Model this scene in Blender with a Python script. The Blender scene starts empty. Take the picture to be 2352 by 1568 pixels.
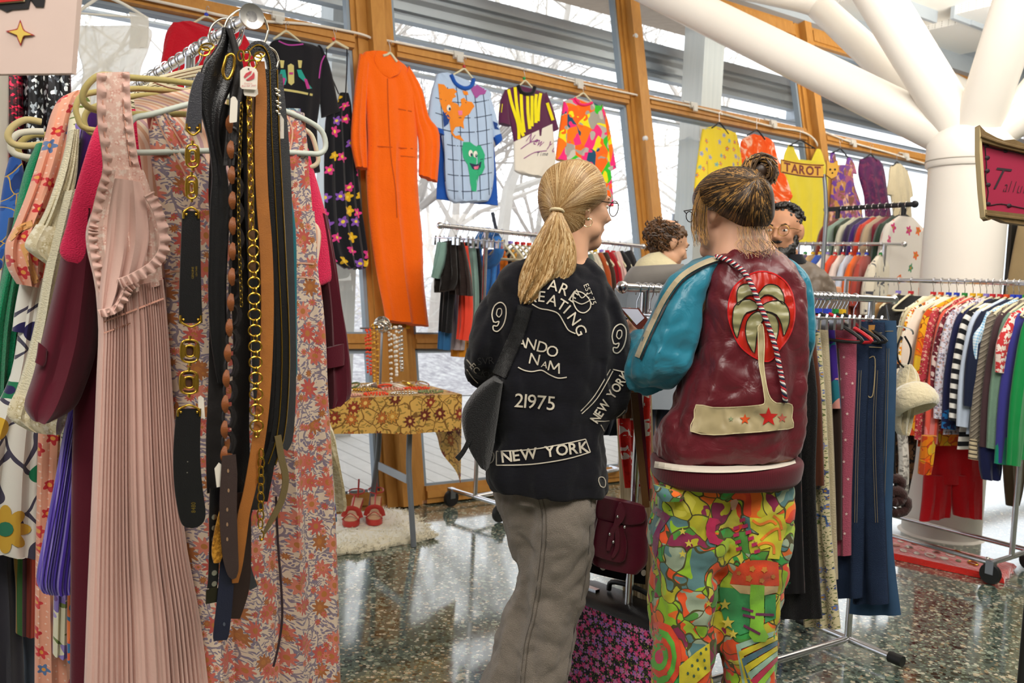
import bpy, bmesh, math, random
from mathutils import Vector, Matrix
from mathutils.bvhtree import BVHTree
R = random.Random(7)
SC = bpy.context.scene; COL = SC.collection
V = Vector
# ---------------- camera ----------------
F = 2000.0
N_ = math.sqrt(1+.045**2+.066**2)
fz = -.066/N_; CF = V((0, math.sqrt(1-fz*fz), fz)); rz = .045/N_; ry = -rz*fz/CF.y
CR = V((math.sqrt(1-ry*ry-rz*rz), ry, rz)); CU = CR.cross(CF); CP = V((0, 0, 1.29))
cd = bpy.data.cameras.new('camera'); cam = bpy.data.objects.new('camera', cd); COL.objects.link(cam)
cd.sensor_width = 36; cd.lens = F/2352*36; cd.clip_start = .05; cd.clip_end = 200
mw = Matrix.Identity(4)
for i in range(3):
    mw[i][0] = CR[i]; mw[i][1] = CU[i]; mw[i][2] = -CF[i]; mw[i][3] = CP[i]
cam.matrix_world = mw; SC.camera = cam
cd.dof.use_dof = True; cd.dof.focus_distance = 2.3; cd.dof.aperture_fstop = 5.6
# ---------------- world, lights, exposure ----------------
w = bpy.data.worlds.new('sky'); SC.world = w; w.use_nodes = True
nt = w.node_tree; nt.nodes.clear()
wo = nt.nodes.new('ShaderNodeOutputWorld'); bg = nt.nodes.new('ShaderNodeBackground')
tc = nt.nodes.new('ShaderNodeTexCoord'); nz = nt.nodes.new('ShaderNodeTexNoise'); nz.inputs['Scale'].default_value = 1.6
cr = nt.nodes.new('ShaderNodeValToRGB')
cr.color_ramp.elements[0].color = (.74, .83, .95, 1); cr.color_ramp.elements[1].color = (.96, .98, 1, 1)
cr.color_ramp.elements[0].position = .35; cr.color_ramp.elements[1].position = .6
nt.links.new(tc.outputs['Generated'], nz.inputs['Vector']); nt.links.new(nz.outputs[0], cr.inputs[0])
nt.links.new(cr.outputs[0], bg.inputs[0]); bg.inputs[1].default_value = 2.2
nt.links.new(bg.outputs[0], wo.inputs[0])
SC.view_settings.view_transform = 'Standard'; SC.view_settings.look = 'None'
SC.view_settings.gamma = 1; SC.view_settings.use_curve_mapping = False
SC.view_settings.exposure = 0.1
SC.cycles.max_bounces = 6; SC.cycles.transparent_max_bounces = 16
SC.cycles.diffuse_bounces = 3; SC.cycles.glossy_bounces = 3
def area(name, loc, target, sx, sy, power, col=(1, .95, .88)):
    l = bpy.data.lights.new(name, 'AREA'); l.shape = 'RECTANGLE'; l.size = sx; l.size_y = sy
    l.energy = power; l.color = col
    o = bpy.data.objects.new(name, l); COL.objects.link(o); o.location = loc
    o.rotation_euler = (V(target)-V(loc)).to_track_quat('-Z', 'Y').to_euler(); return o
area('ceiling_light', (-1.2, -.6, 3.7), (-.4, 2.2, 1.0), 2.4, 1.2, 95)
area('ceiling_light', (1.8, .2, 3.8), (1.4, 3.0, 1.0), 2.2, 1.2, 95)
area('ceiling_fill_light', (1.6, 2.6, 3.2), (2.6, 4.2, 4.2), 2.4, 1.6, 62)  # added fill with no fixture, hangs unseen in mid-air to brighten the ceiling
area('ceiling_fill_light', (4.4, 5.9, 3.0), (4.4, 6.4, 4.3), 2.4, 1.4, 130)  # second unseen fill, added to lift the grey ceiling at the far right
area('ceiling_light', (3.6, 3.2, 3.8), (2.4, 4.6, 1.2), 1.6, 1.2, 45)

# ---------------- geometry helpers ----------------
def ray(px, py): return CR*((px-1176)/F) + CU*((784-py)/F) + CF
class Pl:
    """a plane in the room; pixel readings of the photo are intersected with it"""
    def __init__(s, o, n, up=None):
        s.o = V(o); s.n = V(n).normalized()
        if s.n.dot(CP-s.o) < 0: s.n = -s.n
        s.v = V((0, 0, 1)); s.v = (s.v - s.n*s.v.dot(s.n)).normalized(); s.u = s.v.cross(s.n)
    def at(s, px, py):
        d = ray(px, py); return CP + d*((s.o-CP).dot(s.n)/d.dot(s.n))
    def off(s, k): return Pl(s.o+s.n*k, s.n)
def az(deg): a = math.radians(deg); return V((math.sin(a), math.cos(a), 0))
def Dp(y, nazi=0): return Pl((0, y, 0), az(nazi))      # vertical plane facing azimuth nazi crossing x=0 at depth y
GP = Pl((0, 0, 0), (0, 0, 1))
def tagit(o, label=None, cat=None, group=None, kind=None):
    if label: o['label'] = ' '.join(label.split()[:16])
    if cat: o['category'] = cat
    if group: o['group'] = group
    if kind: o['kind'] = kind
    return o
def empty(name, loc, label=None, cat=None, group=None):
    o = bpy.data.objects.new(name, None); COL.objects.link(o); o.location = loc; o.empty_display_size = .05
    return tagit(o, label, cat, group)
WL = {}
def wloc(o): return WL.get(o.name, V(o.location) if not o.parent else V((0, 0, 0)))
class M:
    """collects verts/faces/uv; build() links ONE mesh object"""
    def __init__(s): s.v = []; s.f = []; s.uv = []; s.mi = []; s.cur = 0
    def face(s, idx, uvs=None):
        s.f.append(tuple(idx)); s.uv.append(uvs or [(s.v[i][0], s.v[i][2]) for i in idx]); s.mi.append(s.cur)
    def grid(s, rows, closed=True, caps=True, uvs=None):
        b = len(s.v); n = len(rows[0])
        for r in rows: s.v.extend([tuple(p) for p in r])
        m = n if closed else n-1
        for i in range(len(rows)-1):
            for j in range(m):
                k = (j+1) % n
                a = [b+i*n+j, b+i*n+k, b+(i+1)*n+k, b+(i+1)*n+j]
                if uvs:
                    u = [uvs[i][j], uvs[i][j+1], uvs[i+1][j+1], uvs[i+1][j]]
                else: u = None
                s.face(a, u)
        if caps and closed:
            for i, rv in ((0, True), (len(rows)-1, False)):
                idx = [b+i*n+j for j in range(n)]
                if rv: idx = idx[::-1]
                uu = [uvs[i][j] for j in range(n)] if uvs else None
                if uu and rv: uu = uu[::-1]
                s.face(idx, uu)
        return s
    def tube(s, pts, r, n=8, closed=False, r2=None, flat=None):
        pts = [V(p) for p in pts]; L = len(pts)
        rr = r if isinstance(r, (list, tuple)) else [r]*L
        rows = []; prev = None; uvs = []; ln = 0
        for i, p in enumerate(pts):
            if closed: t = pts[(i+1) % L]-pts[i-1]
            else: t = pts[min(i+1, L-1)]-pts[max(i-1, 0)]
            if t.length < 1e-9: t = V((0, 0, 1))
            t.normalize()
            if prev is None:
                a = V((0, 0, 1)) if abs(t.z) < .9 else V((0, 1, 0))
                if flat is not None: a = V(flat)
                prev = (a-t*a.dot(t)).normalized()
            else:
                q = prev-t*prev.dot(t)
                prev = q.normalized() if q.length > 1e-6 else prev
            b = t.cross(prev)
            k = r2 if r2 else 1.0
            if i: ln += (p-pts[i-1]).length
            rows.append([p+prev*(math.cos(2*math.pi*j/n)*rr[i]*k)+b*(math.sin(2*math.pi*j/n)*rr[i]) for j in range(n)])
            uvs.append([(j/n*6.28*rr[i], ln) for j in range(n+1)])
        if closed: rows.append(rows[0]); uvs.append(uvs[0])
        return s.grid(rows, True, not closed, uvs)
    def box(s, c, dx, dy, dz):
        """c centre, dx,dy,dz half vectors"""
        c, dx, dy, dz = V(c), V(dx), V(dy), V(dz); b = len(s.v)
        for k in (-1, 1):
            for j in (-1, 1):
                for i in (-1, 1): s.v.append(tuple(c+dx*i+dy*j+dz*k))
        lx, ly, lz = dx.length*2, dy.length*2, dz.length*2
        for f, (a, e) in (((0, 2, 3, 1), (ly, lx)), ((4, 5, 7, 6), (lx, ly)), ((0, 1, 5, 4), (lx, lz)), ((2, 6, 7, 3), (lz, lx)), ((0, 4, 6, 2), (lz, ly)), ((1, 3, 7, 5), (ly, lz))):
            s.face([b+q for q in f], [(0, 0), (a, 0), (a, e), (0, e)])
        return s
    def poly(s, pts, thick):
        """flat polygon (list of 3d pts) extruded by vector thick"""
        b = len(s.v); n = len(pts)
        for p in pts: s.v.append(tuple(V(p)))
        for p in pts: s.v.append(tuple(V(p)+V(thick)))
        s.face(list(range(b, b+n))); s.face([b+n+i for i in range(n)][::-1])
        for i in range(n):
            k = (i+1) % n; s.face([b+i, b+n+i, b+n+k, b+k])
        return s
    def ball(s, c, r, nu=10, nv=7, ax=None):
        c = V(c); X, Y, Z = ax or (V((1, 0, 0)), V((0, 1, 0)), V((0, 0, 1)))
        if not isinstance(r, (tuple, list)): r = (r, r, r)
        rows = []
        for i in range(nv+1):
            ph = math.pi*(i/nv)*.998+.003
            rows.append([c+X*(r[0]*math.sin(ph)*math.cos(6.2832*j/nu))+Y*(r[1]*math.sin(ph)*math.sin(6.2832*j/nu))+Z*(r[2]*math.cos(ph)) for j in range(nu)])
        return s.grid(rows)
    def lathe(s, c, prof, n=24, ax=None):
        c = V(c); X, Y, Z = ax or (V((1, 0, 0)), V((0, 1, 0)), V((0, 0, 1)))
        rows = [[c+X*(r*math.cos(6.2832*j/n))+Y*(r*math.sin(6.2832*j/n))+Z*z for j in range(n)] for r, z in prof]
        return s.grid(rows)
    def build(s, name, mats, parent=None, label=None, cat=None, group=None, kind=None, smooth=True, base=None):
        if not isinstance(mats, (list, tuple)): mats = [mats]
        if not s.v: print('EMPTY', name); return None
        xs = [v[0] for v in s.v]; ys = [v[1] for v in s.v]; zs = [v[2] for v in s.v]
        o0 = base or V(((min(xs)+max(xs))/2, (min(ys)+max(ys))/2, min(zs)))
        me = bpy.data.meshes.new(name)
        me.from_pydata([(v[0]-o0.x, v[1]-o0.y, v[2]-o0.z) for v in s.v], [], s.f)
        uvl = me.uv_layers.new(name='UVMap'); k = 0
        flat = []
        for u in s.uv:
            for a in u: flat.extend((float(a[0]), float(a[1])))
        uvl.data.foreach_set('uv', flat)
        for m in mats: me.materials.append(m)
        me.polygons.foreach_set('material_index', s.mi)
        me.polygons.foreach_set('use_smooth', [smooth]*len(s.f))
        me.validate(); me.update()
        bm = bmesh.new(); bm.from_mesh(me); bmesh.ops.recalc_face_normals(bm, faces=bm.faces); bm.to_mesh(me); bm.free()
        o = bpy.data.objects.new(name, me); COL.objects.link(o)
        if smooth == 'auto' or smooth:
            try: me.set_sharp_from_angle(angle=math.radians(50))
            except Exception: pass
        if parent:
            o.parent = parent; o.location = o0-wloc(parent)
        else: o.location = o0
        WL[o.name] = o0
        return tagit(o, label, cat, group, kind)
def cat_rom(rows, k):
    """interpolate a list of equal-length tuples"""
    out = []; n = len(rows)
    for i in range(n-1):
        p0, p1, p2, p3 = rows[max(i-1, 0)], rows[i], rows[i+1], rows[min(i+2, n-1)]
        for j in range(k):
            t = j/k; t2 = t*t; t3 = t2*t
            out.append(tuple(.5*((2*b)+(-a+c)*t+(2*a-5*b+4*c-d)*t2+(-a+3*b-3*c+d)*t3) for a, b, c, d in zip(p0, p1, p2, p3)))
    out.append(tuple(rows[-1])); return out
def cr_pts(pts, k=5): return [V(q) for q in cat_rom([tuple(p) for p in pts], k)]
def loft(m, pl, rows, t=.02, fold=.0, nf=5, seed=0, n=40, k=4, sq=.75, foldgrow=True, pleat=False, bend=None, voff=0.0):
    """cloth body: rows of pixel pairs (lx,ly,rx,ry[,t,depth]) read on plane pl -> closed, full-size shell"""
    rr = []
    for q in rows:
        tt = q[4] if len(q) > 4 else t
        dd = q[5] if len(q) > 5 else 0.0
        a = pl.at(q[0], q[1]); b = pl.at(q[2], q[3])
        rr.append(tuple(a)+tuple(b)+(tt, dd))
    rr = cat_rom(rr, k); rs = random.Random(seed)
    ph = [rs.uniform(0, 6.28) for _ in range(4)]; out = []; uvs = []; ln = voff; pc = None; nr = len(rr)
    for i, q in enumerate(rr):
        a = V(q[:3]); b = V(q[3:6]); tt = q[6]; dd = q[7]; c = (a+b)/2+pl.n*dd; h = (b-a)/2; hl = h.length
        if pc is not None: ln += (c-pc).length
        pc = c; fr = i/max(1, nr-1); fa = fold*(min(1, .15+fr*1.4) if foldgrow else 1)
        ring = []; uv = []
        for j in range(n):
            th = 2*math.pi*j/n; cx = math.cos(th); sx = math.sin(th)
            ux = math.copysign(abs(cx)**.8, cx); nx = math.copysign(abs(sx)**sq, sx)
            x = ux
            edge = 1-abs(x)**4
            if pleat:
                wv = abs(((x*nf/2+ph[0]) % 1.0)*2-1)-.5
                wv = wv*1.6
            else:
                wv = math.sin(x*nf*1.6+ph[0]+.8*math.sin(fr*3+ph[1]))+.45*math.sin(x*nf*2.9+ph[2]+1.3*fr)
            ring.append(c+h*x+pl.n*(nx*tt+fa*wv*edge)); uv.append(((x*hl+(.37 if nx < 0 else 0)), ln))
        uv.append(uv[0]); out.append(ring); uvs.append(uv)
    m.grid(out, True, True, uvs); return m
def pxtube(m, pl, pts, r, n=8, k=4, closed=False, flat=None, r2=None):
    q = [pl.at(p[0], p[1])+(pl.n*p[2] if len(p) > 2 else V((0, 0, 0))) for p in pts]
    if closed: q = q+[q[0]]
    q = cr_pts(q, k) if k > 1 else q
    if closed: q = q[:-1]
    if isinstance(r, (list, tuple)):
        r = [a[0] for a in cat_rom([(x,) for x in (list(r)+([r[0]] if closed else []))], k)]
        if closed: r = r[:-1]
    return m.tube(q, r, n, closed, flat=flat, r2=r2)
def strap(m, pl, pts, w, t=.0015, k=4):
    """flat belt: centre line pts (px,py[,depth]) with width w (m, number or list) lying in plane pl"""
    ws = w if isinstance(w, (list, tuple)) else [w]*len(pts)
    q = [tuple(pl.at(p[0], p[1])+pl.n*(p[2] if len(p) > 2 else 0))+(ws[i], p[3] if len(p) > 3 else 0.) for i, p in enumerate(pts)]
    q = cat_rom(q, k); rows = []; uvs = []; ln = 0
    for i, a in enumerate(q):
        c = V(a[:3]); d = V(q[min(i+1, len(q)-1)][:3])-V(q[max(i-1, 0)][:3]); d.normalize()
        s = d.cross(pl.n).normalized(); tw = a[4]; nn = pl.n*math.cos(tw)+s*math.sin(tw); s = s*math.cos(tw)-pl.n*math.sin(tw)
        hw = a[3]/2
        if i: ln += (c-V(q[i-1][:3])).length
        rows.append([c-s*hw-nn*t, c-s*hw+nn*t, c+nn*t*1.15, c+s*hw+nn*t, c+s*hw-nn*t, c-nn*t])
        uvs.append([(-hw, ln), (-hw, ln), (0, ln), (hw, ln), (hw, ln), (0, ln), (-hw, ln)])
    return m.grid(rows, True, True, uvs)
def remesh(objs_m, name, mat, voxel=.01, smooth=6, parent=None, wrinkle=0, wscale=6, **tg):
    """one continuous surface out of overlapping closed shells"""
    tmp = objs_m.build(name+'_tmp', mat, smooth=False)
    md = tmp.modifiers.new('r', 'REMESH'); md.mode = 'VOXEL'; md.voxel_size = voxel; md.use_smooth_shade = True
    sm = tmp.modifiers.new('s', 'SMOOTH'); sm.factor = .5; sm.iterations = smooth
    if wrinkle:
        tx = bpy.data.textures.new(name, 'CLOUDS'); tx.noise_scale = 1.0/wscale; tx.noise_depth = 2; tx.noise_type = 'HARD_NOISE'
        dm = tmp.modifiers.new('d', 'DISPLACE'); dm.texture = tx; dm.strength = wrinkle; dm.texture_coords = 'LOCAL'; dm.mid_level = .5
    dg = bpy.context.evaluated_depsgraph_get(); dg.update()
    me = bpy.data.meshes.new_from_object(tmp.evaluated_get(dg)); me.name = name
    me.materials.clear(); me.materials.append(mat)
    me.polygons.foreach_set('use_smooth', [True]*len(me.polygons))
    o = bpy.data.objects.new(name, me); COL.objects.link(o); o0 = V(tmp.location)
    if parent: o.parent = parent; o.location = o0-wloc(parent)
    else: o.location = o0
    WL[o.name] = o0
    bpy.data.objects.remove(tmp)
    return tagit(o, tg.get('label'), tg.get('cat'), tg.get('group'), tg.get('kind'))
def bvh(*objs):
    vs = []; fs = []
    for o in objs:
        b = len(vs); w0 = WL[o.name]
        vs += [V(v.co)+w0 for v in o.data.vertices]; fs += [tuple(b+i for i in p.vertices) for p in o.data.polygons]
    return BVHTree.FromPolygons(vs, fs)
def onto(tree, px, py, off=.002, fall=None):
    d = ray(px, py).normalized(); h = tree.ray_cast(CP, d)
    if h[0] is None: return (fall.at(px, py) if fall else None)
    return h[0]-d*off
def decal_poly(m, tree, pts, off=.002, step=9, fall=None):
    """appliqué: pixel outline filled, cut small, laid on the surface under it"""
    bm = bmesh.new(); vs = [bm.verts.new((p[0], -p[1], 0)) for p in pts]
    es = [bm.edges.new((vs[i], vs[(i+1) % len(vs)])) for i in range(len(vs))]
    bmesh.ops.triangle_fill(bm, edges=es, use_beauty=True)
    for _ in range(6):
        lg = [e for e in bm.edges if e.calc_length() > step]
        if not lg: break
        bmesh.ops.subdivide_edges(bm, edges=lg, cuts=1, use_grid_fill=False); bmesh.ops.triangulate(bm, faces=bm.faces)
    bm.verts.ensure_lookup_table(); b = len(m.v); mp = {}
    for v in bm.verts:
        q = onto(tree, v.co.x, -v.co.y, off, fall)
        if q is None: continue
        mp[v.index] = len(m.v); m.v.append(tuple(q))
    bm.verts.index_update()
    for f in bm.faces:
        if all(v.index in mp for v in f.verts):
            m.face([mp[v.index] for v in f.verts], [(v.co.x*.0012, -v.co.y*.0012) for v in f.verts])
    bm.free()
def decal_line(m, tree, pts, w=5, off=.002, closed=False, k=4, fall=None):
    pp = list(pts)+([pts[0]] if closed else [])
    q = cat_rom([tuple(map(float, p)) for p in pp], k); ns = max(1, int(w/4)); G = []
    for i, p in enumerate(q):
        a = q[max(i-1, 0)]; c = q[min(i+1, len(q)-1)]; dx, dy = c[0]-a[0], c[1]-a[1]; l = math.hypot(dx, dy) or 1
        nx, ny = -dy/l*w, dx/l*w
        G.append([onto(tree, p[0]+nx*(j/ns-.5), p[1]+ny*(j/ns-.5), off, fall) for j in range(ns+1)])
    for i in range(len(q)-1):
        for j in range(ns):
            f = (G[i][j], G[i+1][j], G[i+1][j+1], G[i][j+1])
            if None in f or (f[0]-f[1]).length > .12 or (f[0]-f[3]).length > .06: continue
            b = len(m.v); m.v += [tuple(x) for x in f]; m.face([b, b+1, b+2, b+3], [(i*.01, j*.01), (i*.01+.01, j*.01), (i*.01+.01, j*.01+.01), (i*.01, j*.01+.01)])
_tc = {}
def glyph(ch, bold=.0, shear=0.):
    key = (ch, bold, shear)
    if key not in _tc:
        c = bpy.data.curves.new('t', 'FONT'); c.body = ch; c.size = 1; c.offset = bold; c.shear = shear; c.resolution_u = 3
        o = bpy.data.objects.new('t', c); COL.objects.link(o); dg = bpy.context.evaluated_depsgraph_get(); dg.update()
        me = bpy.data.meshes.new_from_object(o.evaluated_get(dg))
        vs = [tuple(v.co) for v in me.vertices]; fs = [tuple(p.vertices) for p in me.polygons]
        bpy.data.objects.remove(o); bpy.data.curves.remove(c)
        xs = [v[0] for v in vs] or [0, .3]
        _tc[key] = ([(v[0]-min(xs), v[1]) for v in vs], fs, max(xs)-min(xs))
    return _tc[key]
def text_map(m, s, fn, size, gap=.08, bold=.02, shear=0., xs=1.0, step=.12, space=.35, centre=False):
    """write s; fn(x,y)->3d point or None, x,y in the same unit as size"""
    x = 0
    W_ = sum((glyph(c, bold, shear)[2] if c != ' ' else space)*xs+gap for c in s)*size
    if centre: x = -W_/2
    for c in s:
        if c == ' ': x += (space*xs+gap)*size; continue
        vs, fs, wd = glyph(c, bold, shear); bm = bmesh.new()
        bv = [bm.verts.new((a*size*xs+x, b*size, 0)) for a, b in vs]
        for f in fs:
            try: bm.faces.new([bv[i] for i in f])
            except ValueError: pass
        bmesh.ops.triangulate(bm, faces=bm.faces)
        for _ in range(3):
            lg = [e for e in bm.edges if e.calc_length() > step*size*2]
            if not lg: break
            bmesh.ops.subdivide_edges(bm, edges=lg, cuts=1); bmesh.ops.triangulate(bm, faces=bm.faces)
        bm.verts.ensure_lookup_table(); mp = {}
        for v in bm.verts:
            q = fn(v.co.x, v.co.y)
            if q is not None: mp[v.index] = len(m.v); m.v.append(tuple(q))
        for f in bm.faces:
            if all(v.index in mp for v in f.verts): m.face([mp[v.index] for v in f.verts])
        bm.free(); x += (wd*xs+gap)*size
def decal_text(m, tree, s, x0, y0, ang, size, off=.0025, fall=None, **kw):
    """letters on a surface: baseline start pixel, angle (deg, down is +), cap size in px"""
    a = math.radians(ang); ca, sa = math.cos(a), math.sin(a); size = size/.7
    text_map(m, s, lambda x, y: onto(tree, x0+x*ca+y*sa, y0+x*sa-y*ca, off, fall), size, **kw)
# ---------------- materials ----------------
def lin(h):
    if isinstance(h, str):
        h = h.lstrip('#'); h = tuple(int(h[i:i+2], 16)/255 for i in (0, 2, 4))
    return tuple((c/12.92 if c <= .04045 else ((c+.055)/1.055)**2.4) for c in h)+(1,)
class NT:
    def __init__(s, name, rough=.85, metal=0, spec=.3, sheen=0):
        s.m = bpy.data.materials.new(name); s.m.use_nodes = True; s.t = s.m.node_tree; s.b = s.t.nodes['Principled BSDF']
        s.b.inputs['Roughness'].default_value = rough; s.b.inputs['Metallic'].default_value = metal
        s.b.inputs['Specular IOR Level'].default_value = spec
        if sheen: s.b.inputs['Sheen Weight'].default_value = sheen
    def n(s, t, **k):
        q = s.t.nodes.new('ShaderNode'+t)
        for a, b in k.items():
            if a[0] == '_': setattr(q, a[1:], b)
            else:
                key = int(a[1:]) if a[0] == 'i' and a[1:].isdigit() else a
                s.set(q.inputs[key], b)
        return q
    def set(s, inp, v):
        if isinstance(v, bpy.types.NodeSocket): s.t.links.new(v, inp)
        else: inp.default_value = v
    def math(s, op, a, b=0., c=None):
        q = s.t.nodes.new('ShaderNodeMath'); q.operation = op; s.set(q.inputs[0], a); s.set(q.inputs[1], b)
        if c is not None: s.set(q.inputs[2], c)
        return q.outputs[0]
    def mix(s, f, a, b):
        q = s.t.nodes.new('ShaderNodeMix'); q.data_type = 'RGBA'; s.set(q.inputs[0], f); s.set(q.inputs[6], a); s.set(q.inputs[7], b)
        return q.outputs[2]
    def ramp(s, f, stops, const=True):
        q = s.t.nodes.new('ShaderNodeValToRGB'); e = q.color_ramp.elements
        if const: q.color_ramp.interpolation = 'CONSTANT'
        e[0].position = stops[0][0]; e[0].color = lin(stops[0][1]); e[1].position = stops[1][0]; e[1].color = lin(stops[1][1])
        for p, c in stops[2:]:
            x = e.new(p); x.color = lin(c)
        s.set(q.inputs[0], f); return q.outputs[0]
    def uv(s, uvs=True, sc=(1, 1, 1), rot=(0, 0, 0)):
        t = s.t.nodes.new('ShaderNodeTexCoord'); mp = s.t.nodes.new('ShaderNodeMapping')
        mp.inputs['Scale'].default_value = sc; mp.inputs['Rotation'].default_value = rot
        s.t.links.new(t.outputs['UV' if uvs else 'Object'], mp.inputs[0]); return mp.outputs[0]
    def col(s, c): s.set(s.b.inputs['Base Color'], c); return s
    def bump(s, h, dist=.002, st=.5):
        q = s.n('Bump', Strength=st, Distance=dist, Height=h); s.set(s.b.inputs['Normal'], q.outputs[0]); return s
    def noise(s, vec, sc, det=2, rough=.5, dist=0.):
        return s.n('TexNoise', Vector=vec, Scale=sc, Detail=det, Roughness=rough, Distortion=dist).outputs[0]
    def warp(s, vec, sc, amt):
        nz = s.n('TexNoise', Vector=vec, Scale=sc, Detail=1.)
        a = s.n('VectorMath', _operation='SUBTRACT', i0=nz.outputs[1], i1=(.5, .5, .5))
        b = s.n('VectorMath', _operation='SCALE', i0=a.outputs[0]); b.inputs[3].default_value = amt
        return s.n('VectorMath', _operation='ADD', i0=vec, i1=b.outputs[0]).outputs[0]
_mc = {}
def cloth(c, rough=.9, sheen=.25, weave=900, var=.12, name='fabric', spec=.2, uvs=True, trans=0., crease=.0):
    key = ('c', c, rough, weave, name, uvs, trans, crease)
    if key in _mc: return _mc[key]
    t = NT(name, rough, 0, spec, sheen); vec = t.uv(uvs); c0 = lin(c)
    n1 = t.noise(vec, 9., 3); dark = tuple(x*(1-var*1.6) for x in c0[:3])+(1,)
    t.col(t.mix(n1, dark, tuple(min(1, x*(1+var)) for x in c0[:3])+(1,)))
    h = t.noise(vec, weave/3., 2)
    if crease:
        cv = t.noise(t.uv(uvs, (1, .45, 1)), 9., 3, .6, 1.2); h = t.math('MULTIPLY_ADD', cv, crease*12, h); t.bump(h, .006, .7)
    else: t.bump(h, .0012, .35)
    if trans:
        t.b.inputs['Alpha'].default_value = 1-trans
    _mc[key] = t.m; return t.m
def metal(c='#d8d8dc', rough=.18, name='chrome'):
    key = ('m', c, rough)
    if key not in _mc:
        t = NT(name, rough, 1.); t.col(lin(c)); _mc[key] = t.m
        v = t.uv(False); t.set(t.b.inputs['Roughness'], t.math('MULTIPLY_ADD', t.noise(v, 30.), .12, rough-.05))
    return _mc[key]
def plast(c, rough=.4, name='plastic', spec=.45):
    key = ('p', c, rough)
    if key not in _mc:
        t = NT(name, rough, 0, spec); v = t.uv(False); c0 = lin(c)
        t.col(t.mix(t.noise(v, 14.), tuple(x*.93 for x in c0[:3])+(1,), c0)); _mc[key] = t.m
    return _mc[key]
def leather(c, rough=.38, name='leather', edge=None):
    key = ('l', c, rough)
    if key not in _mc:
        t = NT(name, rough, 0, .5); v = t.uv(False); c0 = lin(c)
        t.col(t.mix(t.noise(v, 22., 3), tuple(x*.75 for x in c0[:3])+(1,), tuple(min(1, x*1.15) for x in c0[:3])+(1,)))
        vo = t.n('TexVoronoi', Vector=v, Scale=420.); t.bump(vo.outputs[0], .0006, .5); _mc[key] = t.m
    return _mc[key]
def floral(bg, flowers, leaf=None, stem=None, sc=14., size=.36, petals=5., centre='#b8862a', leafsc=2.1, leafamt=.34, uvs=True, name='floral_fabric', rough=.85, dots=None, bg2=None, dens=1.0, plane=None, outline=None):
    """printed cotton: petal-shaped flowers on a leafy ground"""
    key = ('f', bg, tuple(flowers), leaf, sc, size, uvs, dots, dens, petals)
    if key in _mc: return _mc[key]
    t = NT(name, rough, 0, .2, .2); vec = t.uv(uvs)
    wv = t.warp(vec, sc*.6, .35/sc)
    base = lin(bg)
    if bg2: base = t.mix(t.ramp(t.noise(vec, sc*.5), [(0, '#000000'), (.52, '#ffffff')]), lin(bg), lin(bg2))
    cur = base
    if dots:
        v = t.n('TexVoronoi', Vector=vec, Scale=sc*2.6, _voronoi_dimensions='2D'); v.inputs['Randomness'].default_value = .3
        cur = t.mix(t.math('LESS_THAN', v.outputs[0], .13), cur, lin(dots))
    if leaf:
        w2 = t.warp(vec, sc*1.6, .9/sc)
        v = t.n('TexVoronoi', Vector=w2, Scale=sc*leafsc, _voronoi_dimensions='2D')
        mpv = t.n('Mapping', Vector=w2, Scale=(1, 2.3, 1), Rotation=(0, 0, .8))
        v2 = t.n('TexVoronoi', Vector=mpv.outputs[0], Scale=sc*leafsc, _voronoi_dimensions='2D')
        cur = t.mix(t.math('LESS_THAN', v2.outputs[0], leafamt), cur, lin(leaf))
    if stem:
        w3 = t.warp(vec, sc*.9, 1.2/sc)
        v = t.n('TexVoronoi', Vector=w3, Scale=sc*1.2, _voronoi_dimensions='2D', _feature='DISTANCE_TO_EDGE')
        cur = t.mix(t.math('LESS_THAN', v.outputs[0], .045), cur, lin(stem))
    for li, (scl, sz) in enumerate(((1.0, size), (1.9, size*.8))):
        if li == 1 and dens < .9: break
        v = t.n('TexVoronoi', Vector=wv, Scale=sc*scl, _voronoi_dimensions='2D'); v.inputs['Randomness'].default_value = .8
        sv = t.n('VectorMath', _operation='SCALE', i0=wv); sv.inputs[3].default_value = 1.0
        df = t.n('VectorMath', _operation='SUBTRACT', i0=wv, i1=v.outputs['Position'])
        sx = t.n('SeparateXYZ', i0=df.outputs[0])
        ang = t.math('ARCTAN2', sx.outputs[1], sx.outputs[0]); pt = t.math('COSINE', t.math('MULTIPLY', ang, petals))
        rc = t.n('SeparateColor', i0=v.outputs[1])
        rad = t.math('MULTIPLY_ADD', pt, sz*.22, sz*.8)
        keep = t.math('LESS_THAN', rc.outputs[1], dens if li == 0 else .55)
        msk = t.math('MULTIPLY', t.math('LESS_THAN', v.outputs[0], rad), keep)
        k = len(flowers); fc = t.ramp(rc.outputs[0], [(i/k, c) for i, c in enumerate(flowers)] if k > 1 else [(0, flowers[0]), (.5, flowers[0])])
        if outline:
            cur = t.mix(t.math('MULTIPLY', t.math('LESS_THAN', v.outputs[0], t.math('ADD', rad, .04)), keep), cur, lin(outline))
        cur = t.mix(msk, cur, fc)
        cur = t.mix(t.math('MULTIPLY', t.math('LESS_THAN', v.outputs[0], sz*.3), keep), cur, lin(centre))
    t.col(cur); t.bump(t.noise(vec, 300., 2), .001, .3); _mc[key] = t.m; return t.m
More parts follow.
